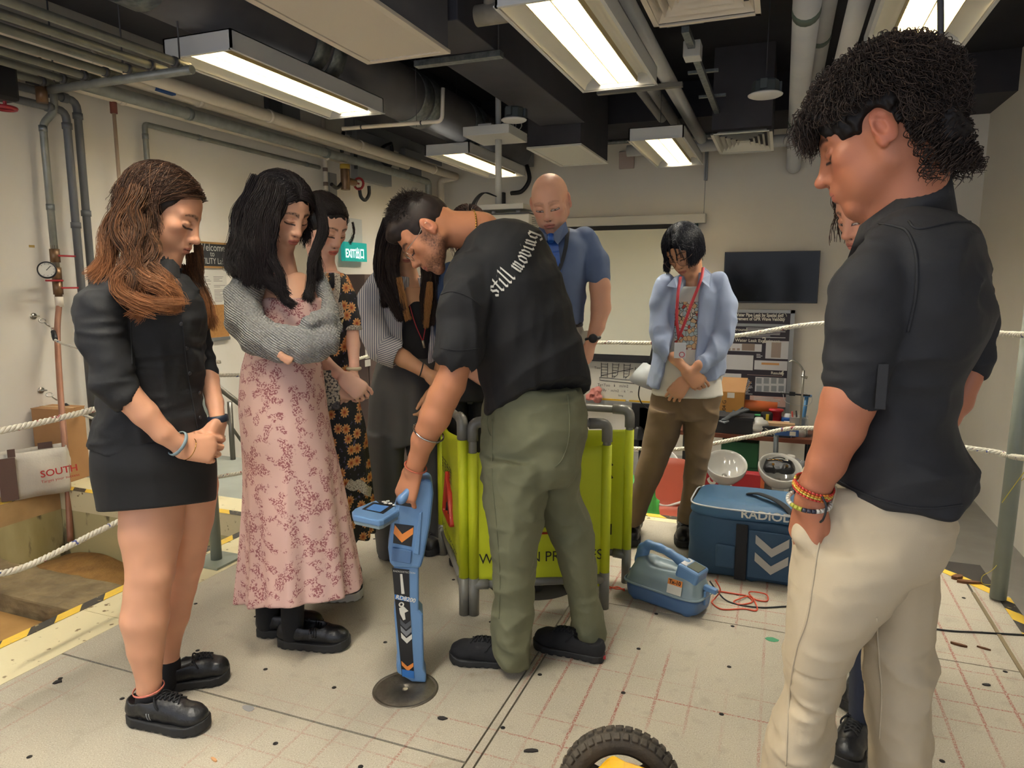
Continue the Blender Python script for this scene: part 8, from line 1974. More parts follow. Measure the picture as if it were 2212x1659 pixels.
def sheet(px0,px1,name,label,cat,m,d=.004,lines=0,X=XL,head=None):
 a = on_x(px0[0],px0[1],X); b = on_x(px1[0],px1[1],X); o = thing(name,label,cat,(X,a[1],b[2])); w = b[1]-a[1]; h = a[2]-b[2]; MB().box((0,0,0),(d,w,h)).build('sheet',m,o)
 if lines:
  mb = MB(); rs = np.random.RandomState(lines)
  for c in range(2):
   for i in range(lines):
    if rs.rand() < .12: continue
    mb.box((d,w*(.06+.48*c),h*(.80-i*.75/lines)),(d+.0006,w*(.06+.48*c)+w*.40*rs.uniform(.5,1),h*(.80-i*.75/lines)+h*.012))
  mb.build('printed_line',inkm,o)
 return o
sheet((424,582),(492,658),'notice','white printed notice sheet under the chalkboard','notice',paper,lines=18); o = sheet((424,660),(492,726),'cork_board','brown cork board under the printed notice','board',cork,.02)
w_ = on_x(492,726,XL)[1]-on_x(424,660,XL)[1]; MB().box((0,0,-.03),(.03,w_,0)).build('frame',alum,o)
sheet((62,529),(75,535),'masking_tape','small tan strip of masking tape on the wall by the gauge','tape',mat('masking','#b99a55',.8),.001)
a = on_x(731,522,XL); b = on_x(781,566,XL); es = thing('exit_sign','green EXIT sign with white Chinese characters hanging by the pipe wall','sign',(XL+.03,a[1],b[2])); w_,h_ = b[1]-a[1],a[2]-b[2]
MB().box((0,0,0),(.05,w_,h_)).build('sign_body',mat('exit_green','#1f9c90',.4,emit=('#149a92',.45)),es,.004); text('EXIT出口',h_*.62,(.052,w_*.03,h_*.2),(0,1,0),(1,0,0),mat('exit_white','#ffffff',.5,emit=('#e8fff8',.9)),'sign_text',es,sx=.98*w_/(h_*2.95) if True else 1,bold=.003); MB().box((-.03,.06,h_*.2),(0,w_-.06,h_*.8)).box((0,.02,h_),(.004,w_-.02,h_+.28)).build('bracket',mat('clear_board','#c9cccb',.3),es)
cab = mat('cabinet_brown','#5b4b47',.6); cbn = thing('tall_cabinet','tall dark brown cabinet behind the striped shirt by the wall','cabinet',(XL+.0,on_x(735,700,XL+.01)[1]-.1,ZG)); hc = on_x(760,592,XL+.4)[2]-ZG
MB().box((.01,0,0),(.42,1.7,hc)).build('body',cab,cbn,.004)
for k in range(2): MB().box((.42,.03+.84*k,.05),(.435,.83+.84*k,hc-.05)).build('door',cab,cbn,.003); MB().box((.435,.70+.20*k,hc*.5),(.455,.73+.20*k,hc*.5+.2)).build('handle',alum,cbn.children[-1])
sheet((788,735),(808,772),'notice','white notice stuck on the brown cabinet door','notice',paper,lines=5,X=XL+.44); sheet((788,778),(800,790),'small_notice','tiny white label below the notice on the brown cabinet','label',paper,X=XL+.44)
# stair rail behind the platform
rl_ = thing('stair_rail','round steel stair rail descending beside the rear steps','rail',(0,0,0)); st_ = mat('rail_steel','#6d6a62',.35,.8); P0,P1 = ud_ = None,None
def vd(px,py,d): r_ = ray(px,py); k = d/(r_ @ np.array([-math.sin(YAW),math.cos(YAW),0])); return _C+r_*k
a1,a2 = vd(466,832,5.2),vd(560,905,5.6); b1,b2 = vd(500,948,5.25),vd(560,998,5.55); sdir = unit(a2-a1)
MB().tube([a1-sdir*.15,a2+sdir*1.0],.021,14).build('handrail',st_,rl_); MB().tube([vd(488,905,5.2),vd(530,965,5.5),vd(530,965,5.5)+sdir*.8],.012,10).build('lower_bar',st_,rl_)
for p in (vd(496,868,5.22),): MB().tube([p,(p[0],p[1],-.05)],.02,12).build('rail_post',st_,rl_)
stp = MB()
for k in range(4): stp.box((-4.75,4.18+.28*k,ZG),(-2.45,4.46+.28*k,-.2-.2*k))
tagk(stp.build('floor_steps',greyf))
# ================================================================== BACK WALL AND LOWER FLOOR
yq = lambda a,b,Y=YB: on_y(a,b,Y)
scw = mat('screen_white','#d9d9c9',.8); frb = mat('screen_border','#1d1e23',.7)
t = thing('projection_screen','large white pull-down projection screen with black border on the far wall','screen',(-3.6,YB-.12,.30)); x1 = yq(1508,500,YB-.12)[0]+3.6; zt2 = yq(1510,482,YB-.12)[2]-.30
MB().box((0,0,0),(x1,.004,zt2)).build('screen_border',frb,t); MB().box((.07,-.003,.07),(x1-.07,.0,zt2-.06)).build('screen_surface',scw,t); MB().box((-.1,-.03,zt2),(x1+.09,.09,zt2+.12)).build('screen_case',pw,t,.01); text('BEAMEX',.035,(x1-.22,-.033,zt2+.045),(1,0,0),(0,-1,0),dev_blk,'case_mark',t) if False else None
p = yq(1527,345,YB-.06); MB().tube([(x1+.06,.03,zt2+.11),(x1+.06,.05,p[2]-.30)],.004,6).box((x1+.04,.06,p[2]-.55),(x1+.08,.12,p[2]-.15)).build('hanging_bracket',alum,t)
MB().box((.0,-.008,-.035),(x1,.012,.0)).build('bottom_bar',frb,t)
wb = mat('whiteboard','#d6d4ca',.3); t = thing('whiteboard','whiteboard with hand-drawn graphs and equations below the projection screen','whiteboard',(-3.4,YB-.036,yq(1300,862)[2])); w_ = yq(1413,800)[0]+3.4+.35; h_ = .62
MB().box((0,0,0),(w_,.03,h_)).build('board',wb,t); MB().box((0,-.06,-.05),(w_,.03,0)).build('pen_tray',alum,t); ink = MB(); xo,zo = yq(1292,838)[0]+3.4,.10
def ln(*p,r=.004): ink.tube([(xo+a,-.004,zo+b) for a,b in p],r,5)
for k in range(3):
 bx = .05+.16*k; ln((bx,.22),(bx,.42)); ln((bx+.09,.22),(bx+.09,.42)) if k == 0 else ln((bx+.02,.22),(bx+.07,.26),(bx+.09,.42))
 for j in range(5): ln((bx,.24+.04*j),(bx+.085-(0 if k == 0 else .04*(4-j)/4),.24+.04*j),r=.003)
ln((.03,.215),(.55,.19),(.55,.15),(.03,.175),(.03,.215)); ln((.05,.24),(.5,.36)); ln((.53,.22),(.53,.38)); ink.build('marker_drawing',inkd := mat('marker_ink','#35343c',.7),t)
for s,x,z,q in (('Ts<Too   δф m/m2',.0,.09,.055),('∂T/∂y ф m/m2  ∴ k ф m',.0,.02,.05),('(Ts-Too)',.64,.28,.055),('h = -k ∂T/∂y',.58,.37,.05),('Too',-.05,.33,.05),('long',.30,-.04,.04)): text(s,q,(xo+x,-.004,zo+z),(1,0,0),(0,-1,0),inkd,'marker_text',t)
for k,(x,w2) in enumerate(((xo+.08,.33),(xo+.46,.30))): o = MB().box((0,-.05,0),(w2,-.02,.02)).build('yellow_ruler',mat('ruler_yellow','#c9a02a',.5)); o.location = (x-3.4,YB-.03,yq(1300,862)[2]+.001); tag(o,['yellow ruler on the whiteboard tray, beside the pink plastic bag','yellow ruler on the whiteboard tray, beside the lamp shade'][k],'ruler','yellow rulers on the whiteboard tray')
t = thing('television','black wall-mounted television switched off beside the projection screen','television',(yq(1567,546)[0],YB-.10,yq(1765,655)[2])); w_,h_ = yq(1772,542)[0]-yq(1567,546)[0],yq(1772,542)[2]-yq(1765,655)[2]
MB().box((0,0,0),(w_,.05,h_)).build('bezel',mat('tv_black','#0c0c0f',.3),t,.004); MB().box((.012,-.001,.02),(w_-.012,.002,h_-.012)).build('display',mat('tv_glass','#08090b',.12,spec=.25),t); MB().box((w_*.3,.05,h_*.2),(w_*.7,.098,h_*.8)).build('wall_mount',blk,t)
# poster board
mag = mat('poster_dark','#2f2935',.6); pwht = mat('poster_white','#c9c9cc',.6); ppk = mat('poster_pink','#c9a69c',.6); pgr = mat('poster_grey','#8f949a',.6)
t = thing('poster_board','aluminium-framed research poster board below the television','poster',(-1.35,YB-.10,yq(1700,885,YB-.1)[2])); x1 = yq(1716,700,YB-.1)[0]+1.35; hp_ = yq(1700,670,YB-.1)[2]-yq(1700,885,YB-.1)[2]
MB().box((0,.01,0),(x1,.05,hp_)).build('backing',pgr,t); MB().box((x1-.05,-.01,-.35),(x1,.05,hp_)).box((0,-.01,hp_-.04),(x1,.05,hp_)).build('frame',alum,t); px = lambda a,b: (yq(a,b,YB-.1)[0]+1.35,yq(a,b,YB-.1)[2]-yq(1700,885,YB-.1)[2])
def rect(a,b,c,d,m,nm,dy=.0): x0_,z1_ = px(a,b); x1_,z0_ = px(c,d); return MB().box((x0_,-.002-dy,z0_),(x1_,.01,z1_)).build(nm,m,t)
rect(1520,673,1704,880,mag,'poster_sheet'); rect(1520,697,1704,707,pgr,'logo_strip',.001); rect(1655,736,1702,776,pwht,'diagram_block',.001); rect(1520,740,1645,760,pwht,'photo_block',.001); rect(1520,764,1626,800,pwht,'diagram_block',.001); rect(1630,778,1700,801,pwht,'diagram_block',.001); rect(1520,804,1600,836,pwht,'graph_block',.001); rect(1632,814,1697,849,pwht,'results_block',.001); rect(1620,854,1697,880,ppk,'summary_block',.001); rect(1614,809,1690,813,ppk,'result_header',.001)
for i in range(4):
 for j in range(2): rect(1634+16*i,816+17*j,1645+16*i,829+17*j,pgr,'radargram',.002)
rect(1667,739,1686,773,mat('poster_brown','#9c8c84',.6),'radargram',.002); rect(1603,742,1630,758,mat('poster_photo','#8d7d72',.6),'experiment_photo',.002); rect(1645,783,1683,789,mat('poster_orange','#c9925a',.6),'pipe_drawing',.002)
for i,x in enumerate((1572,1582,1592)): rect(x,752,x+6,757,MATS['poster_brown'],'thumbnail_photo',.002)
tw = lambda s,a,b,q,**k: text(s,q,(px(a,b)[0],-.006,px(a,b)[1]),(1,0,0),(0,-1,0),white_p,'poster_text',t,**k)
tw('Water Pipe Leak by Spatial and',1587,683,.058,bold=.002,sx=.80); tw('Measurement of GPR Wave Velocity',1571,691,.058,bold=.002,sx=.80); tw('Background',1568,714,.055,bold=.001); tw('The Water Leak Experiment',1570,737,.055,bold=.001); tw('2',1646,740,.10,bold=.002); tw('Results',1665,808,.05,bold=.001); tw('4',1685,811,.09,bold=.002)
mb = MB(); rs = np.random.RandomState(4)
for (a,b,c,n_) in ((1612,709,86,7),(1606,818,20,8),(1606,838,20,5),(1628,858,60,5),(1634,766,16,3)):
 for i in range(n_): x0_,z_ = px(a,b+3.2*i); mb.box((x0_,-.0045,z_),(x0_+rs.uniform(.5,1)*(px(a+c,b)[0]-px(a,b)[0]),-.003,z_+.008))
mb.build('poster_small_text',pwht,t); mb = MB(); x0_,z_ = px(1690,684); mb.tube(arc((x0_,-.004,z_),.05,0,5.2,20),.004,6).tube(arc((x0_,-.004,z_),.028,1,6,16),.003,6).build('poster_logo',white_p,t)
text('Results',.01,(x1-.3,0,-.3),(1,0,0),(0,-1,0),white_p,'poster_text',t) if False else None
# workbench and what stands on it
TB = -.30; wbm = mat('bench_top','#6e3c26',.5,var=('#5a2f1c',5,.5,(1,5,5))); t = thing('workbench','red-brown workbench with dark metal legs below the poster','table',(-1.0,7.84,TB)); MB().box((0,0,-.05),(1.42,.72,0)).build('bench_top',wbm,t,.003)
for x in (.04,1.34):
 for y in (.04,.64): MB().box((x,y,ZG-TB),(x+.05,y+.05,-.05)).build('leg',blk,t)
MB().box((-.35,-.01,-.049),(.0,.7,-.001)).build('side_leaf',wbm,t)
def onb(px_,py_,Y): p_ = on_y(px_,py_,Y); return (p_[0],Y,TB)
def put(name,cat,label,pxx,Y,builders,group=None):
 o = thing(name,label,cat,onb(pxx,900,Y),0,group)
 for nm,m,mbb,bv in builders: mbb.build(nm,m,o,bv)
 return o
C_ = lambda *c: MB().cbox(*c)
put('black_box','box','long black box on the bench under the work gloves',1575,8.0,[('box_body',mat('box_black','#202126',.6),MB().box((-.26,-.14,0),(.26,.14,.17)),.004),('box_lid',MATS['box_black'],MB().box((-.265,-.145,.15),(.265,.145,.19)),.003)])
gl = mat('glove_grey','#3a3d40',.8); R = Rec(); R.ell((0,0,.0),(.055,.07,.025)); [R.cap((.03*math.cos(a),.05,0),(.075*math.cos(a),.13+.02*math.sin(a),.01),.016,.012) for a in (.3,1.0,1.6,2.3)]; R.cap((-.03,0,0),(-.09,.05,0),.017,.013); R.cap((0,-.04,0),(-.03,-.11,-.03),.04,.045,fl=.4,n=(0,0,1)); g1 = thing('work_glove','grey rubber work glove with pale cuff lying over the black box','glove',(onb(1587,900,7.9)[0],7.88,TB+.22)); R.mesh('glove_body',gl,.005,1,parent=g1); g1.rotation_euler = (.3,0,-.9); MB().box((-.09,-.16,-.05),(.02,-.10,-.035)).build('glove_cuff',pgr,g1)
put('carton','box','open tan carton with handwriting in front of the poster',1580,8.42,[('carton_body',mat('carton_tan','#b07f3f',.8),MB().box((-.14,-.12,0),(.14,.12,.40)),.003),('flap',card,MB().prism([(-.14,-.12,.40),(.14,-.12,.40),(.16,.08,.54),(-.12,.08,.54)],(0,.004,.004)),0),('side_flap',card,MB().prism([(.14,-.12,.40),(.14,.12,.40),(.20,.12,.50),(.19,-.10,.52)],(.003,0,0)),0),('label',paper,MB().box((-.05,-.124,.33),(.03,-.121,.39)),0)])
text('1004 G',.06,(onb(1580,900,8.42)[0]-.06,8.297,TB+.12),(0,0,1),(0,-1,0),dev_blk,'carton_writing',None); cw = bpy.data.objects['carton_writing']; cx = bpy.data.objects['carton']; cw.parent = cx; cw.matrix_parent_inverse = Matrix.Translation(cx.location).inverted()
put('orange_case','case','long rounded orange case behind the bench clutter',1630,8.42,[('case_body',mat('case_orange','#c9693a',.45),MB().tube([(-.30,0,.24),(.24,0,.22)],.07,20),0),('case_stand',blk,MB().box((-.2,-.05,0),(.2,.05,.18)),.004)])
put('smoke_detector','detector','round white detector standing on a clear base on the bench',1640,7.95,[('detector_head',pw,MB().lathe([(0,.19),(.04,.185),(.05,.165),(.09,.15),(.105,.12),(.10,.10),(.108,.085),(.10,.05),(.07,.04),(0,.04)],n=32),0),('detector_base',white_metal,MB().box((-.10,-.07,0),(.10,.07,.04)),.004)])
put('red_spool','spool','red plastic spool at the back of the bench',1676,8.3,[('spool',mat('spool_red','#a61f2a',.4),MB().lathe([(0,.23),(.08,.23),(.08,.21),(.06,.20),(.06,.03),(.08,.02),(.08,0),(0,0)],n=28),0)])
put('blue_jug','jug','small blue plastic jug beside the red spool',1700,8.3,[('jug_body',mat('jug_blue','#2d62b3',.4),MB().box((-.06,-.06,0),(.06,.06,.15)),.02),('jug_lid',pwht,MB().lathe([(0,.19),(.035,.185),(.05,.15)],n=20),0)])
put('yellow_tape_measure','tool','black and yellow tape measure standing between the detector and the red spool',1657,8.15,[('case',blk,MB().box((-.07,-.04,0),(.06,.04,.22)),.03),('yellow_band',mat('tool_yellow','#c9b92a',.5),MB().box((-.012,-.046,.01),(.02,-.038,.20)),.004)])
put('paper_box','box','flat white carton with blue end label on the bench',1686,7.95,[('box_body',pwht,MB().box((-.16,-.08,.0),(.12,.10,.10)),.004),('blue_end',mat('label_blue','#2e5590',.6),MB().box((-.05,-.10,.02),(.19,-.082,.09)),.003),('barcode',white_p,MB().box((.10,-.104,.03),(.16,-.101,.075)),0)])
put('wooden_slab','board','thin wooden slab lying on the white carton',1686,8.0,[('slab',mat('pine','#b39370',.7),MB().box((-.17,-.06,.102),(.15,.08,.135)),.003)])
put('stripe_box','box','black box with white stripes on the bench front edge',1680,7.87,[('box_body',MATS['box_black'],MB().box((-.15,-.015,.0),(.14,.035,.11)),.002),('white_stripe',white_p,MB().prism([(-.13,-.017,.09),(-.11,-.017,.09),(.0,-.017,.02),(-.02,-.017,.02)],(0,-.001,0)).prism([(-.13,-.017,.07),(-.12,-.017,.07),(-.04,-.017,.02),(-.06,-.017,.02)],(0,-.001,0)),0)])
put('clear_box','box','clear plastic pen box with pens at the bench end',1725,8.1,[('box_body',mat('clear_plastic','#b9bdbd',.15,alpha=.55),MB().box((-.09,-.08,0),(.10,.08,.20)),.004),('pen',mat('pen_red','#a3382c',.5),MB().tube([(-.04,-.05,.02),(-.07,-.06,.26)],.009,8),0),('pen',blk,MB().tube([(.0,-.05,.02),(-.03,-.06,.27)],.009,8),0),('syringe',mat('syringe_blue','#4d86b8',.4),MB().tube([(.04,0,.05),(.07,0,.42)],.02,10).box((.03,-.03,.42),(.12,.03,.44)),0)])
lab = thing('lab_stand','slim steel clamp stand with a bent arm at the bench end','stand',onb(1730,900,8.0)); MB().tube([(0,0,.06),(0,0,.72)],.012,10).build('rod',hookm,lab); MB().tube(catmull([(0,0,.70),(-.03,0,.76),(-.10,0,.82),(-.15,0,.80)],6),.010,8).tube([(-.02,0,.66),(.04,0,.64)],.014).build('bent_arm',hookm,lab); MB().tube([(-.22,0,.46),(.08,0,.45)],.009,8).box((-.13,-.02,.44),(-.07,.02,.48)).build('clamp',blk,lab); MB().lathe([(0,0),(.06,0),(.065,.10),(.05,.105),(0,.105)],n=24).build('white_pot',pw,lab); MB().tube(catmull([(-.20,0,.48),(-.15,0,.36),(.05,0,.34),(.1,0,.42),(.02,0,.48)],6),.003,6).build('wire',white_metal,lab)
for k,(a,Y,c,s) in enumerate(((1540,8.2,'#a7a294',(.12,.1,.10)),(1557,8.3,'#4e8f8c',(.1,.1,.16)),(1612,8.25,'#5d7f3a',(.08,.06,.06)),(1622,8.1,'#3a3a3c',(.12,.1,.07)),(1605,7.95,'#b8b6ae',(.07,.06,.09)),(1618,7.93,'#7d8b93',(.06,.06,.06)),(1635,8.3,'#24262a',(.16,.08,.14)),(1700,8.1,'#4c6a8c',(.05,.05,.12)))):
 L_ = ['pale grey','teal','olive green','charcoal','white cube-like','slate','black upright','steel blue'][k]; o = put('parts_tub','tub',L_+' small tub among the bench clutter',a,Y,[('tub',mat('tub%d' % k,c,.5),MB().box((-s[0]/2,-s[1]/2,0),(s[0]/2,s[1]/2,s[2])),.006),('tub_lid',mat('lid%d' % k,['#888888','#333a3a','#a8c23c','#c94f3a','#777777','#555555','#3a8a55','#dddddd'][k],.5),MB().box((-s[0]/2-.004,-s[1]/2-.004,s[2]),(s[0]/2+.004,s[1]/2+.004,s[2]+.014)),.004)])
# green crate under the bench, cream cabinet
o = MB().box((-.55,8.0,-.72),(-.15,8.4,-.42)).box((-.57,7.98,-.74),(-.13,8.42,-.70)).build('green_crate',mat('crate_green','#1f5a37',.6),None,.01); tag(o,'dark green crate under the workbench','crate'); mb = MB().box((-.60,7.95,ZG),(-.1,8.45,-.745)).build('grey_bin',pgr,None,.01); tag(mb,'grey storage bin carrying the green crate under the workbench','bin')
cc = thing('cream_cabinet','cream metal cabinet at the end of the workbench','cabinet',(.50,7.9,ZG)); MB().box((0,0,0),(.75,.6,.78)).build('body',mat('cabinet_cream','#b5ae9a',.5),cc,.006); MB().box((.02,-.012,.03),(.73,0,.75)).build('door',MATS['cabinet_cream'],cc,.004); MB().box((.05,-.03,.5),(.07,-.012,.65)).build('handle',alum,cc)
# pedestal basins
cer = mat('ceramic','#b3b2ac',.12,spec=.6)
def basin(x,y,r,label,ry=.85):
 t = thing('pedestal_basin',label,'basin',(x,y,ZG),0,'pedestal basins'); H = .79
 MB().lathe([(r,H),(r*1.01,H-.012),(r*.97,H-.05),(r*.78,H-.11),(r*.45,H-.15),(r*.3,H-.17),(.0,H-.17)],n=48).lathe([(r,H),(r*.93,H+.002),(r*.90,H-.02),(r*.72,H-.08),(r*.35,H-.12),(.02,H-.13),(0,H-.13)],n=48).build('bowl',cer,t)
 MB().lathe([(r*.33,H-.155),(r*.27,H-.22),(r*.22,H-.40),(r*.25,H-.62),(r*.36,0.01),(r*.38,0)],n=36).build('pedestal',cer,t); MB().lathe([(0,.0),(.022,0),(.022,-.004)],(0,0,H-.124),16).build('drain',hookm,t)
 for o in t.children:
  if o.name.startswith(('bowl','drain')): o.matrix_local = Matrix.Translation((0,0,H-.1)) @ Matrix.Rotation(math.radians(17),4,'X') @ Matrix.Rotation(math.radians(6),4,'Y') @ Matrix.Diagonal((1,1.3,1,1)) @ Matrix.Translation((0,0,-H+.1))
basin(-.386,6.22,.178,'pedestal wash basin in the middle of the three, empty and shiny'); basin(.055,6.26,.180,'pedestal wash basin carrying the black handbag'); basin(-.95,6.08,.172,'pedestal wash basin partly behind the khaki trousers')
# handbag
hb_ = thing('handbag','small black leather handbag with gold fittings lying in the basin','bag',(.055,6.24,ZG+.735),.1); R = Rec(); R.loft([(0,0,0,.115,.07),(.04,0,0,.128,.075),(.09,.0,0,.11,.045),(.115,-.01,0,.09,.02)],pw=3); R.folds(.008,16,(1,1,1),2); R.mesh('bag_body',mat('bag_leather','#121318',.3,bump=(90,.2)),.005,1,parent=hb_)
gold = mat('gold','#b98d45',.25,1.0); MB().tube(arc((0,-.075,.08),.055,3.2,6.2,14,v=(0,-.25,.9)),.006,8).tube(arc((.0,.04,.09),.06,.1,3.0,14,v=(0,.1,.5)),.005,8).build('bag_handle',blk_leather,hb_)
MB().tube([(-.10,-.02,.105),(-.02,-.03,.118),(.06,-.03,.09),(.10,0,.10)],.003,6).build('gold_zip',gold,hb_); MB().cbox((-.055,-.072,.085),(.018,.006,.02)).build('gold_ring',gold,hb_); MB().cbox((.055,-.072,.075),(.018,.006,.02)).build('gold_ring',gold,hb_); MB().box((.03,-.02,.09),(.07,.0,.115)).build('white_tissue',white_p,hb_,.003)
# orange shell chair
orc = mat('chair_orange','#a8503a',.5); ch = thing('shell_chair','orange-red plastic shell chair with metal legs on the lower floor','chair',(-.80,5.60,ZG),math.radians(10)); n = 14; vs = []
for j in range(n+1):
 v = j/n
 for i in range(n+1):
  u = i/n*2-1
  if v < .5: y = -.22+v*.80; z = .45-.03*math.sin(v*6.28)+.03*u*u
  else: w_ = (v-.5)*2; y = .18+.10*w_; z = .45+.02+.40*w_-.02*math.sin(w_*3)
  wd = .22*(1-.35*max(0,(v-.88)/.12)**2)*(1-.18*math.exp(-((v-.52)/.07)**2)); vs.append((u*wd,y-(.05*u*u if v > .5 else 0),z))
mb = MB(); mb.add(vs,[(j*(n+1)+i,j*(n+1)+i+1,(j+1)*(n+1)+i+1,(j+1)*(n+1)+i) for j in range(n) for i in range(n)],True); o = mb.build('seat_shell',orc,ch); so = o.modifiers.new('s','SOLIDIFY'); so.thickness = .012; MB().tube(catmull([(-.17,.165,.53),(0,.19,.47),(.17,.165,.53)],8),.012,8).build('white_trim',pw,ch)
for x in (-.17,.17):
 for y in (-.17,.15): MB().tube([(x*.8,y*.8,.43),(x*1.15,y*1.25,.005)],.011,8).build('leg',hookm,ch)
o2 = copy_tree(ch); o2.location = (-.27,5.35,ZG-.0); o2.rotation_euler.z = math.radians(165); o2['label'] = 'second orange shell chair mostly hidden behind the blue bag'; ch['group'] = o2['group'] = 'orange shell chairs'
# boxes and clutter behind the basins
redb = thing('red_case','red and orange flat case with large white letters behind the middle basin','case',(-.62,6.75,ZG)); MB().box((0,0,.15),(.56,.12,.56)).build('case_body',mat('case_red','#a3242c',.5),redb,.01); MB().box((0,-.004,.15),(.56,.12,.25)).box((.525,-.004,.15),(.56,.12,.56)).build('orange_edge',mat('case_orange','#c9693a',.45),redb); text('STD',.20,(.03,-.006,.47),(.72,0,-.69),(0,-1,0),white_p,'case_text',redb,bold=.004); MB().box((-.02,-.02,0),(.66,.14,.15)).build('grey_base',pgr,redb,.01)
sg = thing('storage_crate','grey slotted crate with tools beside the red case','crate',(.02,6.62,ZG)); MB().box((0,0,0),(.10,.3,.35)).box((0,0,0),(.30,.02,.35)).box((.28,0,0),(.30,.3,.35)).box((0,.28,0),(.3,.3,.35)).build('crate_walls',pgr,sg,.006); MB().tube([(.06,.1,.1),(.14,.1,.78)],.035,14).build('white_tube',pw,sg); MB().tube([(.02,.15,.3),(.0,.12,.95)],.022,10).build('grey_handle',mat('tool_grey','#4d5357',.4,.5),sg)
sp_ = thing('speaker_carton','silver carton leaning behind the handbag basin','carton',(.18,6.85,ZG)); MB().box((0,0,0),(.48,.2,.55)).build('carton_body',mat('carton_silver','#8f8f90',.5),sp_,.004); MB().box((.20,-.004,.33),(.24,0,.40)).build('black_mark',blk,sp_)
for k,(x,z,w2,h2,c,lb) in enumerate(((.36,.40,.14,.09,'#c9c9c4','white rounded adapter box on the equipment pile behind the basins'),(.36,.30,.15,.09,'#1d1d20','black equipment box under the white adapter'),(.38,.16,.12,.09,'#232326','small black case low in the pile behind the basins'),(.62,.28,.2,.14,'#3a3532','dark brown box at the side of the equipment pile'),(.62,.02,.25,.22,'#1f1f22','large black case at the bottom of the equipment pile'))):
 o = thing('equipment_box',lb,'box',(x,6.70,ZG+z)); MB().box((0,0,0),(w2,.12,h2)).build('box_body',mat('eq%d' % k,c,.5),o,.015); MB().box((w2*.42,-.003,h2*.35),(w2*.5,0,h2*.65)).build('front_mark',mat('eqm','#55565a',.5),o)
eqs = MB().box((.34,6.68,ZG),(.90,6.84,ZG+.015)).box((.34,6.68,ZG+.14),(.58,6.84,ZG+.155)).box((.34,6.68,ZG+.28),(.58,6.84,ZG+.295)).box((.60,6.68,ZG+.25),(.9,6.84,ZG+.275)).box((.335,6.68,ZG),(.345,6.84,ZG+.5)).box((.58,6.68,ZG),(.60,6.84,ZG+.5)).build('wire_shelf',alum); tag(eqs,'low metal shelf holding the equipment boxes behind the basins','shelf')
clr = mat('clear_wrap','#9a9c9e',.1,alpha=.45); R = Rec(); [R.ell((random.uniform(-.18,.18),random.uniform(-.05,.05),random.uniform(-.04,.05)),random.uniform(.05,.08)) for _ in range(10)]; R.folds(.02,16,(1,1,1),1); pb_ = thing('plastic_bags','crumpled clear plastic bags piled behind the handbag basin','bag',(.32,6.95,ZG+.62)); R.mesh('bag_film',clr,.008,1,parent=pb_)
# desk lamp, green bag, black box, pink bag, black curtain at the whiteboard
dl = thing('desk_lamp','grey-white desk lamp shade hanging in front of the whiteboard','lamp',(yq(1392,820,8.3)[0],8.3,yq(1392,820,8.3)[2]-.02)); MB().lathe([(.05,.22),(.10,.20),(.15,.08),(.185,-.04),(.182,-.04),(.145,.07),(.05,.19)],n=36,M=Matrix.Rotation(.35,4,'Y')).build('lamp_shade',mat('shade_grey','#a9adac',.4),dl); MB().tube([(.06,0,.2),(.15,0,.75)],.02,8).tube([(.10,.03,.2),(.19,.03,.75)],.01,8).tube(catmull([(-.05,0,-.02),(-.06,0,-.2),(.05,0,-.33),(.3,0,-.34)],6),.008,8).build('lamp_arm',blk,dl)
dl2 = thing('lamp_clamp_board','black board with a small black caged lamp below the whiteboard','board',(yq(1378,900,8.6)[0]-.08,8.6,ZG)); zc_ = yq(1378,880,8.6)[2]-ZG; MB().box((0,0,zc_-.55),(.30,.02,zc_+.05)).box((.1,0,0),(.2,.02,zc_)).build('board',mat('board_black','#1a1b1f',.8),dl2); MB().lathe([(.03,.0),(.05,-.02),(.13,-.14),(.125,-.15)],(.12,-.12,zc_-.22),8,smooth=False).build('small_lamp',blk,dl2)
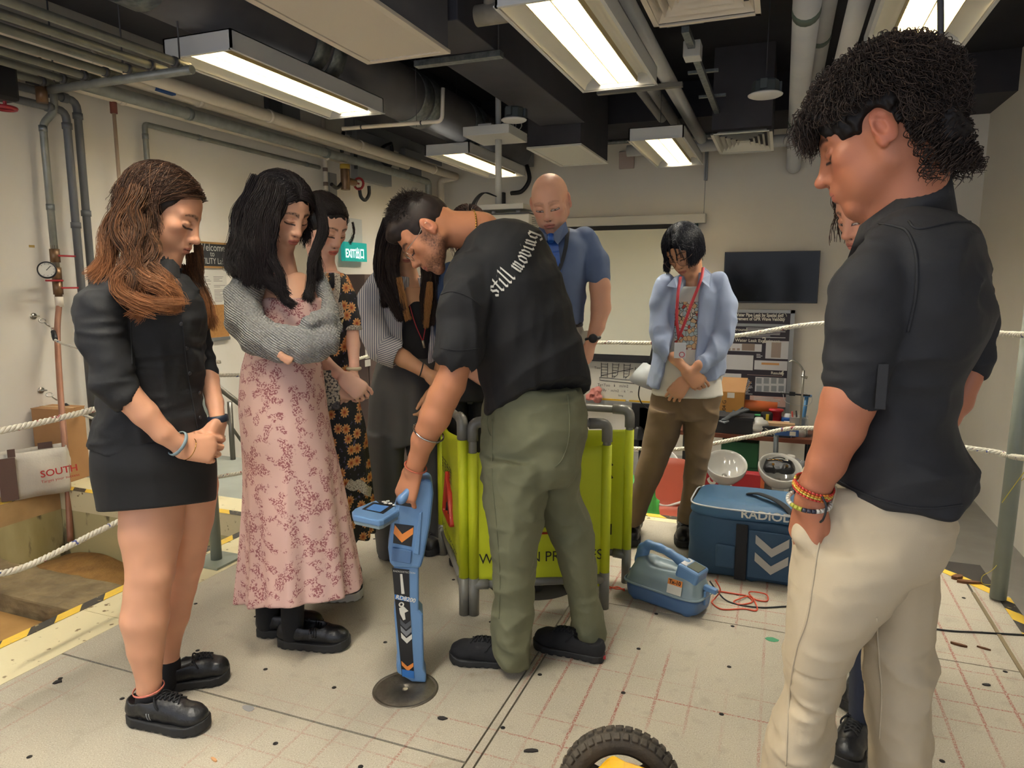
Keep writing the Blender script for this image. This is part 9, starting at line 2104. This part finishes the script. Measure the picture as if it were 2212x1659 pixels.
gb = thing('sports_bag','green and black shopping bag with white letters standing behind the barrier','bag',(yq(1368,1000,5.0)[0]-.12,5.0,-.62)); gb.location.z = ZG
R = Rec(); R.loft([(0,.12,0,.20,.13),(.3,.12,0,.22,.14),(.62,.12,0,.20,.12),(.70,.12,0,.17,.09)],pw=4); R.folds(.012,9,(1,1,1),1); bs_ = R.mesh('bag_lower',mat('bag_black','#17181b',.6),.008,1,parent=gb); R = Rec(); R.loft([(.60,.12,0,.205,.125),(.75,.11,0,.20,.12),(.92,.08,0,.13,.08)],pw=3); R.folds(.02,9,(1,1,1),2); R.mesh('bag_upper',mat('bag_green','#3f8f3a',.5),.008,1,parent=gb)
text('U',.20,(.05,-.135,.70),(1,0,0),(0,-1,0),white_p,'bag_letter',gb,bold=.006); text('SPORTS',.07,(.0,-.142,.63),(1,0,.05),(0,-1,0),white_p,'bag_text',gb,bold=.002); text('VITAL 1,400 ml',.05,(-.02,-.148,.45),(1,0,0),(0,-1,0),white_p,'bag_text',gb)
pkb = thing('pink_plastic_bag','crumpled pink plastic bag on the whiteboard tray','bag',(yq(1285,855,YB-.1)[0],YB-.12,yq(1285,858,YB-.1)[2])); R = Rec(); [R.ell((x,0,z),s) for x,z,s in ((-.06,0,.06),(.04,.0,.07),(.0,.07,.06),(.05,.11,.04))]; R.folds(.03,14,(1,1,1),2); R.mesh('bag_film',mat('bag_pink','#c98078',.4),.007,1,parent=pkb)
otb = MB().box((-1.35,4.45,ZG),(-1.02,4.8,-.33)).build('tan_box',mat('tan_bright','#c98f55',.7),None,.006); tag(otb,'plain tan box on the lower floor beside the green bag','box')
# upright tube bundle by the side wall
bx = thing('packed_poles','black and blue wrapped poles leaning at the side wall behind the corner post','poles',(1.42,4.3,ZG)); [MB().tube([(.06*k,.05*k,0),(.06*k+.05,.04*k,1.55-.15*k)],.035,10).build('wrapped_pole',[blk,mat('pole_blue','#2c3c56',.5),mat('pole_white','#b9bab8',.5)][k],bx) for k in range(3)]
